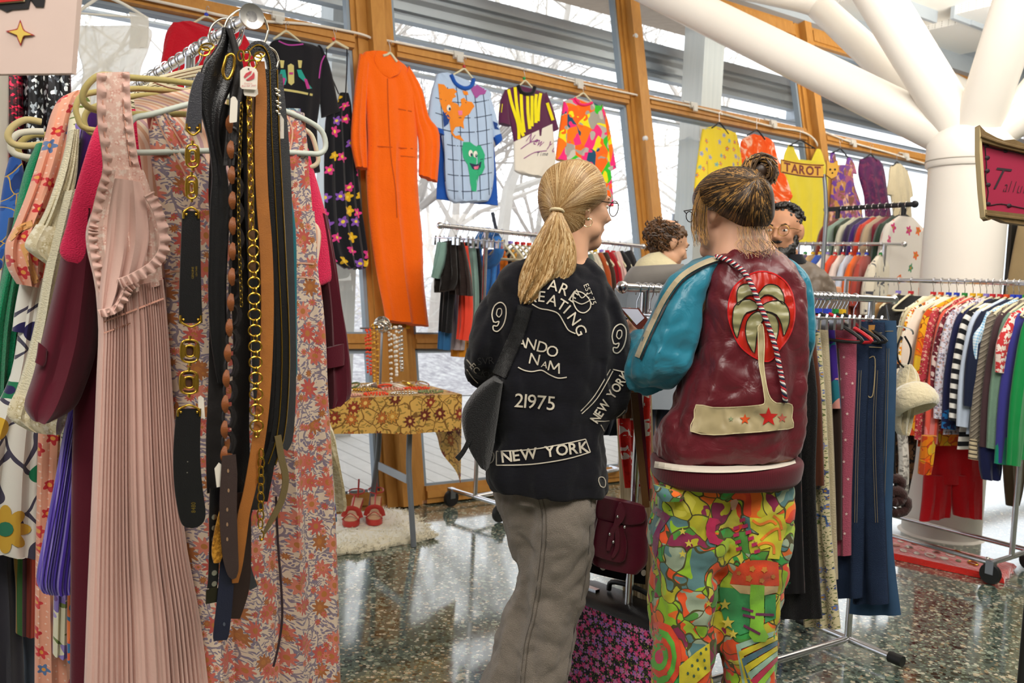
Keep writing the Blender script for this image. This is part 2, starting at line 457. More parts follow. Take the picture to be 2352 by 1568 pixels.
def stripes(cols, sc=40., rot=0., uvs=True, name='striped_fabric', cross=False, soft=False, rough=.9):
    key = ('s', tuple(cols), sc, rot, uvs, cross)
    if key in _mc: return _mc[key]
    t = NT(name, rough, 0, .2, .2); vec = t.uv(uvs, (1, 1, 1), (0, 0, rot)); sx = t.n('SeparateXYZ', i0=vec)
    f = t.math('FRACT', t.math('MULTIPLY', sx.outputs[0], sc)); k = len(cols)
    a = t.ramp(f, [(i/k, c) for i, c in enumerate(cols)], not soft)
    if cross:
        g = t.math('FRACT', t.math('MULTIPLY', sx.outputs[1], sc)); a = t.mix(.5, a, t.ramp(g, [(i/k, c) for i, c in enumerate(cols)]))
    t.col(a); t.bump(t.noise(vec, 300., 2), .001, .3); _mc[key] = t.m; return t.m
def blotch(cols, sc=9., dist=1.5, uvs=True, name='printed_fabric', outline=None, rough=.9, stretch=(1, 1, 1), band=1.0, alpha=None):
    """bold organic print: flat colour islands"""
    key = ('b', tuple(cols), sc, dist, uvs, outline, stretch, band)
    if key in _mc: return _mc[key]
    t = NT(name, rough, 0, .2, .15); vec = t.uv(uvs, stretch); wv = t.warp(vec, sc*.55, dist/sc)
    v = t.n('TexVoronoi', Vector=wv, Scale=sc, _voronoi_dimensions='2D' if uvs else '3D')
    rc = t.n('SeparateColor', i0=v.outputs[1]); k = len(cols)
    f = t.math('FRACT', t.math('ADD', rc.outputs[0], t.math('MULTIPLY', t.math('FLOOR', t.math('MULTIPLY', t.noise(wv, sc*.8, 1.), 5.5*band)), .37)))
    cur = t.ramp(f, [(i/k, c) for i, c in enumerate(cols)])
    if outline:
        e = t.n('TexVoronoi', Vector=wv, Scale=sc, _feature='DISTANCE_TO_EDGE', _voronoi_dimensions='2D' if uvs else '3D')
        cur = t.mix(t.math('LESS_THAN', e.outputs[0], .03), cur, lin(outline))
    t.col(cur); t.bump(t.noise(vec, 300., 2), .001, .3); _mc[key] = t.m; return t.m
def wood(c1='#c98c3e', c2='#8a4f18', uvs=False, sc=(1, 1, .12), name='varnished_wood', rough=.4):
    key = ('w', c1, c2, sc)
    if key in _mc: return _mc[key]
    t = NT(name, rough, 0, .4); vec = t.uv(uvs, sc); n1 = t.noise(vec, 28., 4, .6, .6); n2 = t.noise(vec, 160., 3)
    t.col(t.mix(t.math('MULTIPLY', n1, .9), lin(c1), lin(c2))); t.bump(n2, .0006, .3); _mc[key] = t.m; return t.m
CHROME = metal(); GOLD = metal('#c9a040', .22, 'gold'); STEEL = metal('#9a9da2', .35, 'steel')
BLACKP = plast('#161616', .5, 'black_plastic'); CREAMP = plast('#d8cfae', .45); WHITEP = plast('#d9d6cf', .45)
# ---------------- the setting ----------------
WA = GP.at(965, 1157); WT = az(56.0); WO = V((-WT.y, WT.x, 0)); _a = math.radians(13)
WS = WO*math.sin(_a)+V((0, 0, math.cos(_a))); WN = WT.cross(WS); WN = WN if WN.y < 0 else -WN
def W(t, s, off=0.): return WA+WT*t+WS*s+WN*off
WPL = Pl(WA, WN)
def wbox(m, t0, t1, s0, s1, o0, o1):
    c = W((t0+t1)/2, (s0+s1)/2, (o0+o1)/2); return m.box(c, WT*(t1-t0)/2, WS*(s1-s0)/2, WN*(o1-o0)/2)
WOOD = wood('#cc9448', '#9a6228'); WOODL = wood('#dea24e', '#b06d28', sc=(1, .4, .12), name='pale_wood')
# floor: green-grey terrazzo
t = NT('terrazzo', .1, 0, .9); vec = t.uv(False)
cur = t.mix(t.noise(vec, 3., 3), lin('#4f5f58'), lin('#66756c'))
for sc_, th, stops in ((34., .36, [(0, '#a9b3a0'), (.2, '#39443c'), (.42, '#7f8d7c'), (.6, '#2b302c'), (.75, '#c9bfa6'), (.88, '#55604f')]), (72., .38, [(0, '#8d9884'), (.3, '#2e3631'), (.55, '#d6cdb8'), (.7, '#4c5a4c'), (.85, '#a08c6e')])):
    wv = t.warp(vec, sc_, .5/sc_); v = t.n('TexVoronoi', Vector=wv, Scale=sc_, _voronoi_dimensions='2D'); rc = t.n('SeparateColor', i0=v.outputs[1])
    cur = t.mix(t.math('LESS_THAN', v.outputs[0], t.math('MULTIPLY', rc.outputs[1], th*1.5)), cur, t.ramp(rc.outputs[0], stops))
t.col(cur); t.set(t.b.inputs['Roughness'], t.math('MULTIPLY_ADD', t.noise(vec, 5., 3), .12, .06)); t.b.inputs['Coat Weight'].default_value = .8; t.b.inputs['Coat Roughness'].default_value = .07; t.b.inputs['Coat IOR'].default_value = 1.7; TERR = t.m
m = M(); p0 = W(-7, 0); p1 = W(14, 0)
far = [V((p0.x, p0.y, 0)), V((p1.x, p1.y, 0))]; inn = [p1-WO*12, p0-WO*12]
m.poly([far[0], far[1], V((inn[0].x, inn[0].y, 0)), V((inn[1].x, inn[1].y, 0))], (0, 0, -.05)); m.build('floor', TERR, kind='structure', smooth=False)
t = NT('ceiling_paint', .8, 0, .2); v = t.uv(False); t.col(t.mix(t.noise(v, 3.), lin('#f3efe6'), lin('#ebe6db'))); CEIL = t.m
c0 = W(-7, 4.03); c1 = W(14, 4.03); m = M()
m.poly([c0, c1, c1-WO*13+V((0, 0, .6)), c0-WO*13+V((0, 0, .6))], (0, 0, .1)); m.build('ceiling', CEIL, kind='structure', smooth=False)
for nm, a_, b_ in (('wall_back', inn[1], inn[0]), ('wall_left', p0, inn[1]), ('wall_right', p1, inn[0])):
    m = M(); a_, b_ = V((a_.x, a_.y, 0)), V((b_.x, b_.y, 0)); d_ = (b_-a_).normalized(); m.poly([a_, b_, b_+V((0, 0, 4.7)), a_+V((0, 0, 4.7))], d_.cross(V((0, 0, 1)))*.1); m.build(nm, CEIL, kind='structure', smooth=False)
GREYB = plast('#aab2b8', .45, 'grey_paint')
m = M(); wbox(m, -7, 14, 3.78, 3.98, -.05, .12); wbox(m, -7, 14, 3.98, 4.04, -.05, .3); m.build('trim_1', GREYB, kind='structure', smooth=False)
# perforated ceiling trays with lamps
t = NT('perforated_metal', .4, .0, .5); v = t.uv(False); vo = t.n('TexVoronoi', Vector=v, Scale=55.); vo.inputs['Randomness'].default_value = 0
t.col(t.mix(t.math('LESS_THAN', vo.outputs[0], .28), lin('#f2f1ec'), lin('#9c9a92'))); PERF = t.m
CEP = Pl(c0-V((0, 0, .12)), WO*0+V((0, 0, 1)))
for k, (lx, ly) in enumerate(((1995, 25), (2215, 80), (2345, 30))):
    m = M(); c = Pl((0, 0, 3.93), (0, 0, 1)).at(lx, ly)
    m.box(c, WT*.5, WO*.34, V((0, 0, .04))); r_ = m.build('ceiling_tray', PERF, label=['white perforated ceiling tray nearest the sloping windows', 'white perforated ceiling tray in the middle above the branching column', 'white perforated ceiling tray furthest along the ceiling'][k], cat='ceiling panel', smooth=False)
    e = M()
    for s_ in (-1, 1): e.box(c+WO*(.34*s_)-V((0, 0, .02)), WT*.52, WO*.018, V((0, 0, .06)))
    e.build('edge_rail', GREYB, r_, smooth=False)
# glass
t = NT('window_glass', .02); t.t.nodes.remove(t.b); o_ = [n for n in t.t.nodes if n.type == 'OUTPUT_MATERIAL'][0]
tr = t.n('BsdfTransparent', Color=(.97, .985, .99, 1)); gl = t.n('BsdfGlossy', Roughness=.02); lw = t.n('LayerWeight', Blend=.5); fr_ = t.math('MULTIPLY_ADD', t.math('POWER', lw.outputs[1], 4.), .45, .035)
mx = t.n('MixShader'); t.set(mx.inputs[0], fr_); t.set(mx.inputs[1], tr.outputs[0]); t.set(mx.inputs[2], gl.outputs[0]); t.set(o_.inputs[0], mx.outputs[0]); GLASS = t.m
posts = [(-6.3, -6.1), (-4.25, -4.05), (-2.3, -2.1), (-.26, .02), (1.9, 2.11), (3.94, 4.2), (6.0, 6.22), (8.05, 8.25), (10.1, 10.3)]
BEAD = plast('#8d9aa6', .35, 'bead')
k = 2
for a, b in posts:
    m = M(); mid = (a+b)/2; wbox(m, a+.03, b-.03, 0, 3.78, -.06, .05); wbox(m, mid-.045, mid+.045, 0, 3.78, .05, .12)
    wbox(m, a, a+.03, .02, 3.76, -.04, .03); wbox(m, b-.03, b, .02, 3.76, -.04, .03)
    m.build('trim_%d' % k, WOOD, kind='structure', smooth=False); k += 1
for i in range(len(posts)-1):
    a = posts[i][1]; b = posts[i+1][0]; m = M()
    for s0, s1, d in ((0, .1, .05), (.9, .985, .05), (2.70, 2.80, .06), (3.62, 3.78, .06)):
        wbox(m, a, b, s0, s1, -.05, d); wbox(m, a, b, s0+.03, s1-.03, d, d+.012)
    r_ = m.build('window_%d' % (i+1), WOOD, kind='structure', smooth=False)
    bd = M(); gp = M()
    for s0, s1 in ((.1, .9), (.985, 2.70), (2.80, 3.62)):
        for q in ((a, a+.02, s0, s1), (b-.02, b, s0, s1), (a, b, s0, s0+.015), (a, b, s1-.018, s1)): wbox(bd, *q, -.03, .02)
        gp.v += [tuple(W(a, s0, -.01)), tuple(W(b, s0, -.01)), tuple(W(b, s1, -.01)), tuple(W(a, s1, -.01))]; gp.face([len(gp.v)-4+q_ for q_ in range(4)])
    bd.build('glazing_bead', BEAD, r_, smooth=False); gp.build('pane', GLASS, r_, smooth=False)
m = M(); pxtube(m, WPL.off(.09), [(1457, -30), (1462, 60), (1472, 250), (1492, 430), (1512, 560)], .018, k=1)
for q in ((1459, 83), (1482, 318)): m.ball(WPL.off(.11).at(*q), .022, 8, 5)
m.build('conduit_pipe', plast('#dedede', .4), label='white vertical conduit pipe beside the wooden post between the big panes', cat='pipe')
# rope the window clothes hang from, with clear hooks
ROPE = cloth('#e9dfd0', name='rope'); RP = WPL.off(.085)
m = M(); pxtube(m, RP, [(170, -35), (300, -10), (440, 20), (560, 45), (700, 55), (790, 70), (840, 82), (860, 95), (870, 118)], .008)
m.build('hanging_rope', ROPE, label='cream rope looping past the left wooden post above the orange boiler suit', cat='rope')
m = M(); pxtube(m, RP, [(884, 92), (960, 107), (1060, 127), (1200, 158), (1330, 190), (1463, 218)], .007)
m.build('hanging_rope', ROPE, label='cream rope along the window rail above the world map shirt', cat='rope')
m = M(); pxtube(m, RP, [(1463, 219), (1600, 247), (1700, 272), (1780, 292), (1840, 302), (1870, 320), (1882, 345)], .008)
m.build('hanging_rope', ROPE, label='cream rope along the window rail above the yellow and orange shirts', cat='rope')
m = M(); pxtube(m, RP, [(1886, 300), (1960, 328), (2040, 350), (2126, 376)], .008)
m.build('hanging_rope', ROPE, label='cream rope on the far window rail behind the white column', cat='rope')
CLEAR = NT('clear_plastic', .1, 0, .6); CLEAR.col(lin('#e8e6df')); CLEAR.b.inputs['Alpha'].default_value = .55; CLEAR = CLEAR.m
for (x, y, lb) in ((638, 38, 'above the black embroidered top'), (1052, 128, 'above the world map shirt'), (1328, 190, 'above the neon printed shirt'), (1592, 243, 'above the yellow printed blouse'), (1775, 283, 'above the orange tie-dye top'), (1958, 327, 'between purple dress and yellow dress'), (2080, 358, 'nearest the white column')):
    m = M(); q = RP.at(x, y); m.box(q+WT*.0+WN*.005, WT*.035, WS*.022, WN*.012); m.box(q-WS*.03+WN*.02, WT*.02, WS*.02, WN*.006); m.box(q-WT*.05+WS*.02, WT*.05, WS*.006, WN*.006)
    m.build('cable_hook', CLEAR, label='clear plastic hook on the rail, '+lb, cat='hook', group='clear hooks on the window rail', smooth=False)
# branching column
WHITEC = NT('column_paint', .35, 0, .4); v = WHITEC.uv(False); WHITEC.col(WHITEC.mix(WHITEC.noise(v, 2.5), lin('#efe9e0'), lin('#e7e0d6'))); WHITEC = WHITEC.m
cx = V((2.46, 4.83, 0)); r_ = empty('branching_column', cx, 'thick white column whose top splits into slanting tube branches', 'column')
m = M(); m.lathe(cx, [(.225, 0), (.205, .01), (.205, 2.03), (.21, 2.05)], 40); m.build('shaft', WHITEC, r_)
m = M(); m.lathe(cx, [(.215, 2.03), (.222, 2.04), (.222, 2.16), (.2, 2.2), (.17, 2.24), (.1, 2.27)], 40); m.build('capital', WHITEC, r_)
m = M(); m.lathe(cx, [(.223, 2.062), (.226, 2.066), (.223, 2.07)], 40); m.build('groove', plast('#b9b2a8', .6), r_)
top = cx+V((0, 0, 2.15))
def br(px, py, dep, k=1.35, r=.115, st=None, **kw):
    e = Dp(dep).at(px, py); s_ = st or top; m = M(); m.tube([s_, s_+(e-s_)*.5, s_+(e-s_)*k], r, 20); return m.build('branch', WHITEC, r_)
br(1480, -35, 6.0, 1.25); br(2335, 20, 4.45, 1.7, .12); br(2035, 20, 4.9, 1.5, .118)
e = Dp(6.7).at(1885, 18); m = M(); m.tube(cr_pts([top, top+(e-top)*.5, top+(e-top)*.96, e+V((-.06, .0, .04)), e+V((-.35, -.02, .09)), e+V((-.6, -.04, .12))], 4), .098, 20); m.build('branch', WHITEC, r_)
br(2420, 130, 4.9, 1.6, .05, top+V((.05, .05, -.02))); br(2430, 225, 4.6, 1.6, .09)
r2_ = empty('roof_strut', Dp(9).at(2200, 170)*1.0, 'white roof strut tube crossing behind the branching column', 'strut')
m = M(); m.tube([Dp(8.5).at(1960, 75), Dp(9.5).at(2290, 245)], .1, 16); m.build('tube', WHITEC, r2_)
# ------------- outdoors -------------
t = NT('decking', .7, 0, .3); v = t.uv(False, rot=(0, 0, math.radians(-34))); sx = t.n('SeparateXYZ', i0=v); f = t.math('FRACT', t.math('MULTIPLY', sx.outputs[0], 7.))
t.col(t.mix(t.math('LESS_THAN', f, .05), t.mix(t.noise(v, 12.), lin('#cfccc6'), lin('#e2e0dc')), lin('#8f8c88'))); DECK = t.m
def WG(t_, o_, z=0.): p = WA+WT*t_+WO*o_; return V((p.x, p.y, z))
m = M(); m.poly([WG(-9, .12, -.01), WG(16, .12, -.01), WG(16, 4.2, -.01), WG(-9, 4.2, -.01)], (0, 0, -.08)); m.build('trim_20', DECK, kind='structure', smooth=False)
t = NT('undergrowth', .95, 0, .1); v = t.uv(False); t.col(t.mix(t.ramp(t.noise(v, 7., 6, .75), [(.3, '#5b5551'), (.5, '#a39c98'), (.7, '#d8d4cd')], False), lin('#8f8890'), lin('#c9c3bb')))
t.t.links.new(t.ramp(t.noise(v, 9., 8, .8), [(.32, '#8d878c'), (.48, '#bdb8ba'), (.6, '#e8e6e0')], False), t.b.inputs['Base Color']); UG = t.m
m = M(); rows = []
for j in range(40):
    o_ = 4.1+j*.5; rows.append([WG(-14+i*.7, o_, (min(1, j/14)**1.3)*.55+R.uniform(-.12, .16)*(min(1, j/3))+max(0, j-20)*.05) for i in range(60)])
m.grid(rows, False, False); m.build('ground_bank', UG, kind='structure', smooth=False)
BARK = [cloth(c, weave=60, name='bark', uvs=False) for c in ('#d5ccc2', '#ddd6cc', '#b8afa6', '#c9c8ba')]
def branch(m, p, d, L, r, lev, rs):
    n = 4; pts = [p]; q = p; dd = d.copy()
    for i in range(n):
        dd = (dd+V((rs.gauss(0, .13), rs.gauss(0, .13), rs.gauss(.02, .1)))).normalized(); q = q+dd*(L/n); pts.append(q)
    m.tube(pts, [r*(1-.6*i/n) for i in range(n+1)], 5 if lev < 2 else 3)
    if lev >= 4: return
    for i in range([6, 5, 4, 4][lev]):
        k = rs.randint(1, n) if lev else rs.randint(2, n); a = rs.uniform(0, 6.28); nd = (dd*rs.uniform(.5, 1)+V((math.cos(a), math.sin(a), rs.uniform(-.3, .6)))*rs.uniform(.6, 1.1)).normalized()
        branch(m, pts[k], nd, L*rs.uniform(.45, .7), r*.45, lev+1, rs)
protos = []
for s_ in range(3):
    rs = random.Random(40+s_); m = M(); branch(m, V((0, 0, 0)), V((rs.uniform(-.2, .2), 0, 1)), 4.2, .11, 0, rs)
    protos.append(m)
tl = [(-5.5, 6.5, 'far left behind the sheer white dress'), (-2.8, 8.5, 'seen left of the orange boiler suit'), (-1.2, 11, 'seen behind the black floral slip dress'), (.6, 7.0, 'seen right of the orange boiler suit'), (2.2, 9.5, 'seen behind the world map shirt'), (3.6, 7.2, 'seen right of the striped polo shirt'), (5.2, 10, 'seen behind the neon printed shirt'), (6.6, 7.5, 'seen left of the yellow blouse'), (8.6, 11, 'seen behind the orange tie-dye top'), (11, 8.5, 'seen behind the purple dress'), (0, 15, 'in the back row above the beaded necklaces'), (4.5, 15, 'in the back row behind the blonde woman'), (9, 16, 'in the back row behind the woman in satin'), (14, 13, 'furthest right behind the column'), (-4, 14, 'in the back row at far left')]
for i, (a, b, lb) in enumerate(tl):
    src = protos[i % 3]
    if i < 3:
        o = src.build('bare_tree', BARK[i]); src.o = o
    else: o = src.o.copy(); COL.objects.link(o)
    o.location = WG(a, b, .1); sc = R.uniform(.9, 1.35); o.scale = (sc, sc, sc); o.rotation_euler = (0, 0, R.uniform(0, 6.28))
    tagit(o, 'bare pale winter tree outside, '+lb, 'tree', 'bare trees outside')
m = M(); rs = random.Random(5)
for i in range(1500):
    a = rs.uniform(-9, 17); b = rs.uniform(5.5, 15); p = WG(a, b, rs.uniform(.1, 1.8)); d = V((rs.gauss(0, 1), rs.gauss(0, .5), rs.uniform(.0, 1.4))).normalized()
    L = rs.uniform(.6, 2.2); pts = [p]; 
    for _ in range(4): d = (d+V((rs.gauss(0, .2), rs.gauss(0, .2), rs.gauss(0, .2)))).normalized(); p = p+d*L/4; pts.append(p)
    m.tube(pts, rs.uniform(.003, .012), 3)
m.build('thicket', cloth('#d6d0c6', weave=60, name='twigs', uvs=False), label='tangle of pale bare twigs outside behind the windows', cat='undergrowth', kind='stuff')
# steel gutter beam and louvres outside
BP = Pl(WG(0, 1.5, 0), WO); STL = metal('#a9b0b6', .4, 'galvanised'); 
ga = BP.at(1411, 84); gb = BP.at(1414, 158); zt, zb = ga.z, gb.z; h = (zt-zb)
r_ = empty('gutter_beam', WG(2, 1.5, zb), 'galvanised box gutter beam running outside across the upper panes', 'gutter')
for t0, t1 in ((-6, 4.9), (5.15, 12)):
    m = M()
    m.box(WG((t0+t1)/2, 1.55, (zt+zb)/2), WT*(t1-t0)/2, WO*.1, V((0, 0, h*.42)))
    for j, zz in enumerate((.02, .22, .5, .78, .98)): m.box(WG((t0+t1)/2, 1.5-.05*(j % 2), zb+h*zz), WT*(t1-t0)/2, WO*.05, V((0, 0, h*.075)))
    m.build('trough', STL, r_, smooth=False)
m = M(); m.box(WG(5.02, 1.5, (zt+zb)/2-.05), WT*.06, WO*.14, V((0, 0, h*.62))); m.box(WG(5.02, 1.2, zt+.02), WT*.03, WO*.5, V((0, 0, .03))); m.build('bracket', STL, r_, smooth=False)
for i in range(4):
    m = M(); z = zb-.06-.07*i; m.box(WG(3, 1.75+.05*i, z), WT*9, WO*.05, V((0, 0, .008)))
    m.build('louvre_blade', STL, label='thin galvanised louvre blade below the gutter beam, %s' % ['topmost', 'second from the top', 'third from the top', 'lowest'][i], cat='louvre', group='louvre blades outside', smooth=False)
m = M(); m.poly([WG(-8, .75, 4.35), WG(16, .75, 4.35), WG(16, 2.9, 4.15), WG(-8, 2.9, 4.15)], (0, 0, .1)); m.build('trim_21', wood('#b9a58e', '#8b7862', sc=(.3, 1, 1), name='plywood'), kind='structure', smooth=False)
WPC = wood('#dfe2e0', '#b9c2c4', sc=(1, 1, .05), name='weathered_post')
for (x, y, dd, lb, wd) in ((1610, 240, 7.6, 'pale timber post outside behind the yellow printed blouse', .12), (760, 900, 7.1, 'pale timber post outside beside the jewellery table', .13), (500, 90, 7.6, 'pale timber post outside above the belt rail', .12)):
    q = Dp(dd).at(x, y); m = M(); m.box((q.x, q.y, 2.0), WT*wd, WO*wd, (0, 0, 2.1)); m.build('timber_post', WPC, label=lb, cat='post', group='timber posts outside', smooth=False)
# slatted fence boards seen through the lower panes
for i in range(7):
    m = M(); q = WG(-2.6+.27*i, 3.6+.02*(i % 2), .55); m.box(q, WT*.12, WO*.02, (0, 0, .56)); m.build('fence_board', WPC, label='weathered upright board outside the low pane, %s' % ['furthest left', 'second from left', 'third from left', 'middle one', 'third from right', 'second from right', 'furthest right'][i], cat='fence board', group='boards outside', smooth=False)
q = Dp(9.2).at(1545, 560); m = M(); m.lathe((q.x, q.y, 0), [(.78, 1.66), (.74, 1.7), (.4, 1.84), (.02, 1.95), (.02, 1.93), (.39, 1.82), (.74, 1.65)], 8); r_ = m.build('parasol', cloth('#f4f1ea', name='canvas'), label='white canvas parasol standing open outside', cat='parasol')
m = M(); m.tube([(q.x, q.y, 0), (q.x, q.y, 2.1)], .025, 8); m.build('pole', STEEL, r_)
# ---------------- clothes hung along the window rail ----------------
def root(name, pl, px, py, label, cat, group=None): return empty(name, pl.at(px, py), label, cat, group)
def whang(pl, hook, neck, l, r, mat, label, name='clothes_hanger', group='hangers along the windows', rad=.006, bar=False):
    m = M(); hx, hy = hook; nx, ny = neck
    pxtube(m, pl, [(nx, ny), (nx, (ny+hy)/2+2), (hx, hy+4), (hx+3, hy), (hx+6, hy+3), (hx+6, hy+8)], .0018, 6)
    o = M(); q = [pl.at(*l), pl.at(l[0]*.45+nx*.55, l[1]*.3+ny*.7+2), pl.at(nx, ny), pl.at(r[0]*.45+nx*.55, r[1]*.3+ny*.7+2), pl.at(*r)]
    o.tube(cr_pts(q, 5), rad, 8)
    if bar: o.tube([q[0], q[4]], rad*.7, 6)
    ob = o.build(name, mat, label=label, cat='hanger', group=group); m.build('hook', CHROME, ob); return ob
WC = WPL.off(.13)
ITM = [0]
def part(fn, name, mat, parent, **k):
    m = M(); fn(m); return m.build(name, mat, parent, **k)
def lp(parent, name, mat, rows, pl=WC, **k):
    m = M(); ITM[0] += 1; loft(m, pl, rows, seed=ITM[0], **k); return m.build(name, mat, parent)
# sheer white dress
SHEER = cloth('#f3efe6', trans=.35, name='sheer_voile')
g = root('sheer_dress', WC, 255, 240, 'sheer white scallop-necked dress hanging against the left window', 'dress')
lp(g, 'bodice', SHEER, [(176, 60, 215, 62), (176, 90, 340, 62), (180, 120, 342, 110), (190, 160, 325, 155), (186, 200, 322, 200), (180, 300, 330, 300)], t=.012, fold=.012, nf=8)
lp(g, 'strap', SHEER, [(296, 28, 342, 40), (300, 60, 342, 62), (296, 110, 340, 110)], t=.008)
whang(WC, (236, -30), (238, -8), (176, 30), (338, 42), cloth('#f1ede2', name='padded_satin', uvs=False), 'white padded hanger holding the sheer white dress', rad=.008, bar=True)
# red knitted top
RED = cloth('#c20f25', weave=260, name='red_knit', crease=.1)
g = root('red_sweater', WC, 470, 240, 'bright red knitted top hanging at the window behind the chrome rail', 'sweater')
lp(g, 'body', RED, [(392, 58, 440, 52), (380, 80, 560, 95), (374, 130, 566, 130), (384, 200, 560, 200), (390, 330, 560, 330)], t=.03, fold=.012, nf=5)
lp(g, 'sleeve', RED, [(395, 54, 420, 60), (376, 110, 400, 115), (366, 170, 396, 175), (356, 260, 392, 262)], t=.025)
lp(g, 'sleeve', RED, [(535, 78, 556, 76), (545, 110, 574, 104), (550, 160, 585, 150), (556, 240, 592, 236)], t=.025)
whang(WC, (474, 14), (474, 38), (432, 60), (538, 84), CREAMP, 'cream hanger with a blue size bead holding the red top')
m = M(); m.ball(WC.at(474, 34), .012, 8, 6); m.build('size_bead', plast('#2b3fc0'), label='small blue size bead on the red top hanger', cat='size bead')
# black embroidered top
g = root('embroidered_shirt', WC, 680, 340, 'black short-sleeved top embroidered with two parrots, hung at the window', 'top')
BLK = cloth('#17161c', name='black_jersey', weave=500)
bt = lp(g, 'body', BLK, [(622, 98, 648, 92), (618, 110, 738, 112), (620, 160, 742, 165), (630, 230, 735, 235), (632, 300, 728, 300), (632, 400, 735, 395)], t=.025, fold=.008, nf=4)
sl = lp(g, 'sleeve', BLK, [(730, 104, 742, 120), (738, 150, 756, 150), (733, 200, 768, 200), (736, 245, 778, 248), (738, 270, 784, 256)], t=.02)
tr_ = bvh(bt, sl); m = M(); decal_line(m, tr_, [(640, 94), (662, 103), (690, 102), (714, 98)], 3); decal_line(m, tr_, [(748, 124), (738, 145), (733, 180)], 3)
m.build('piping', plast('#b23a9a', .7), g)
m = M()
for s_ in ((645, 160, 655, 195, 1), (682, 160, 705, 205, -1)):
    x0, y0, x1, y1, q = s_
    decal_poly(m, tr_, [(x0, y0), (x0+10, y0), (x1+4, y1-12), (x1, y1), (x1-12*q, y1-2), (x0-4*q, y0+16)])
m.build('parrot', plast('#0f9a8c', .7), g)
m = M(); decal_poly(m, tr_, [(661, 150), (668, 146), (675, 150), (676, 190), (669, 196), (662, 190)]); decal_line(m, tr_, [(634, 204), (660, 207), (690, 212), (718, 218)], 5)
for x in (643, 684): decal_poly(m, tr_, [(x, 138), (x+10, 139), (x+8, 156), (x+2, 156)])
m.build('embroidery', plast('#cfc27a', .8), g)
m = M(); decal_poly(m, tr_, [(648, 178), (656, 180), (650, 202), (642, 200)], off=.004); decal_poly(m, tr_, [(698, 180), (705, 182), (713, 204), (705, 204)], off=.004); decal_poly(m, tr_, [(664, 166), (674, 166), (673, 171), (664, 171)], off=.004)
m.build('embroidery', plast('#c2368e', .8), g, label='magenta embroidery')
whang(WC, (657, 50), (657, 72), (628, 90), (690, 96), CREAMP, 'cream hanger holding the black embroidered top')
# black floral slip dress
BFL = floral('#15161c', ['#e6418f', '#e2b423', '#d83a86', '#8a55b8'], leaf=None, sc=13, size=.40, petals=5, centre='#f1d34a', dens=.62, name='black_floral_crepe')
g = root('slip_dress', WC, 800, 620, 'black strappy slip dress printed with pink and yellow flower posies', 'dress')
lp(g, 'skirt', BFL, [(780, 214, 800, 216), (772, 240, 806, 240), (750, 262, 808, 262), (745, 350, 818, 350), (745, 450, 826, 450), (750, 540, 838, 530), (764, 594, 846, 604), (790, 615, 832, 618)], pl=WC.off(-.01), t=.018, fold=.014, nf=7, sq=.6)
m = M(); pxtube(m, WC, [(750, 112), (752, 150), (778, 216)], .004, 6); pxtube(m, WC, [(797, 112), (797, 150), (794, 214)], .004, 6); m.build('strap', BLK, g)
whang(WC, (766, 66), (770, 96), (750, 112), (800, 112), CREAMP, 'cream hanger holding the black floral slip dress', rad=.008)
# orange boiler suit
ORG = cloth('#ff6a05', weave=420, name='orange_drill', var=.06, crease=.12)
WO2 = WC.off(.03); g = root('boiler_suit', WO2, 935, 748, 'bright orange boiler suit hanging on the wooden window post', 'boiler suit')
o1 = lp(g, 'body', ORG, [(834, 122, 880, 122), (826, 140, 928, 150), (824, 170, 946, 178), (834, 210, 957, 215), (842, 260, 954, 250), (845, 330, 958, 320), (842, 400, 958, 400), (846, 480, 962, 470), (855, 560, 970, 560), (868, 640, 972, 640), (880, 700, 978, 700), (886, 736, 984, 750)], pl=WO2, t=.035, fold=.013, nf=5, n=56)
lp(g, 'sleeve', ORG, [(826, 124, 846, 150), (816, 200, 842, 215), (809, 270, 840, 275), (807, 330, 842, 330), (818, 384, 843, 389)], pl=WO2.off(.01), t=.025, fold=.006)
lp(g, 'sleeve', ORG, [(930, 175, 938, 152), (945, 235, 968, 205), (954, 285, 984, 268), (962, 330, 1009, 310), (962, 402, 1004, 419)], pl=WO2.off(.01), t=.022, fold=.006)
lp(g, 'collar', ORG, [(862, 118, 892, 122), (858, 138, 916, 140), (872, 168, 922, 158), (892, 182, 915, 172)], pl=WO2.off(.03), t=.018)
tr_ = bvh(o1); DKO = plast('#c84c04', .9); m = M(); decal_line(m, tr_, [(890, 180), (892, 260), (898, 360), (908, 430), (912, 500)], 2.5); decal_line(m, tr_, [(915, 250), (946, 256)], 2.5); decal_line(m, tr_, [(842, 334), (900, 338), (957, 342)], 2); decal_line(m, tr_, [(920, 358), (954, 361)], 2)
m.build('seam', DKO, g)
whang(WO2.off(.05), (893, 92), (896, 122), (880, 128), (912, 142), CREAMP, 'cream hanger holding the orange boiler suit', rad=.008)
# world map shirt
LB = cloth('#b3c8e4', name='pale_blue_jersey', weave=600, var=.05); BLU = cloth('#1c55b0', name='blue_jersey')
g = root('map_shirt', WC, 1080, 470, 'pale blue oversized shirt printed with cartoon orange and green continents', 'shirt')
lp(g, 'back_panel', BLU, [(1008, 300, 1130, 300), (1005, 350, 1136, 350), (1004, 400, 1140, 400), (1002, 457, 1144, 472)], pl=WC.off(-.03), t=.01, fold=.004)
bd = lp(g, 'body', LB, [(1002, 172, 1030, 170), (999, 184, 1120, 208), (998, 210, 1126, 230), (1003, 255, 1128, 262), (1012, 300, 1132, 300), (1020, 350, 1133, 350), (1021, 400, 1134, 400), (1028, 450, 1128, 445), (1042, 465, 1120, 462)], t=.03, fold=.008, nf=6, n=56)
s1 = lp(g, 'sleeve', LB, [(1002, 174, 1014, 196), (990, 215, 1012, 230), (984, 260, 1012, 265), (980, 292, 1018, 302)], pl=WC.off(.005), t=.02)
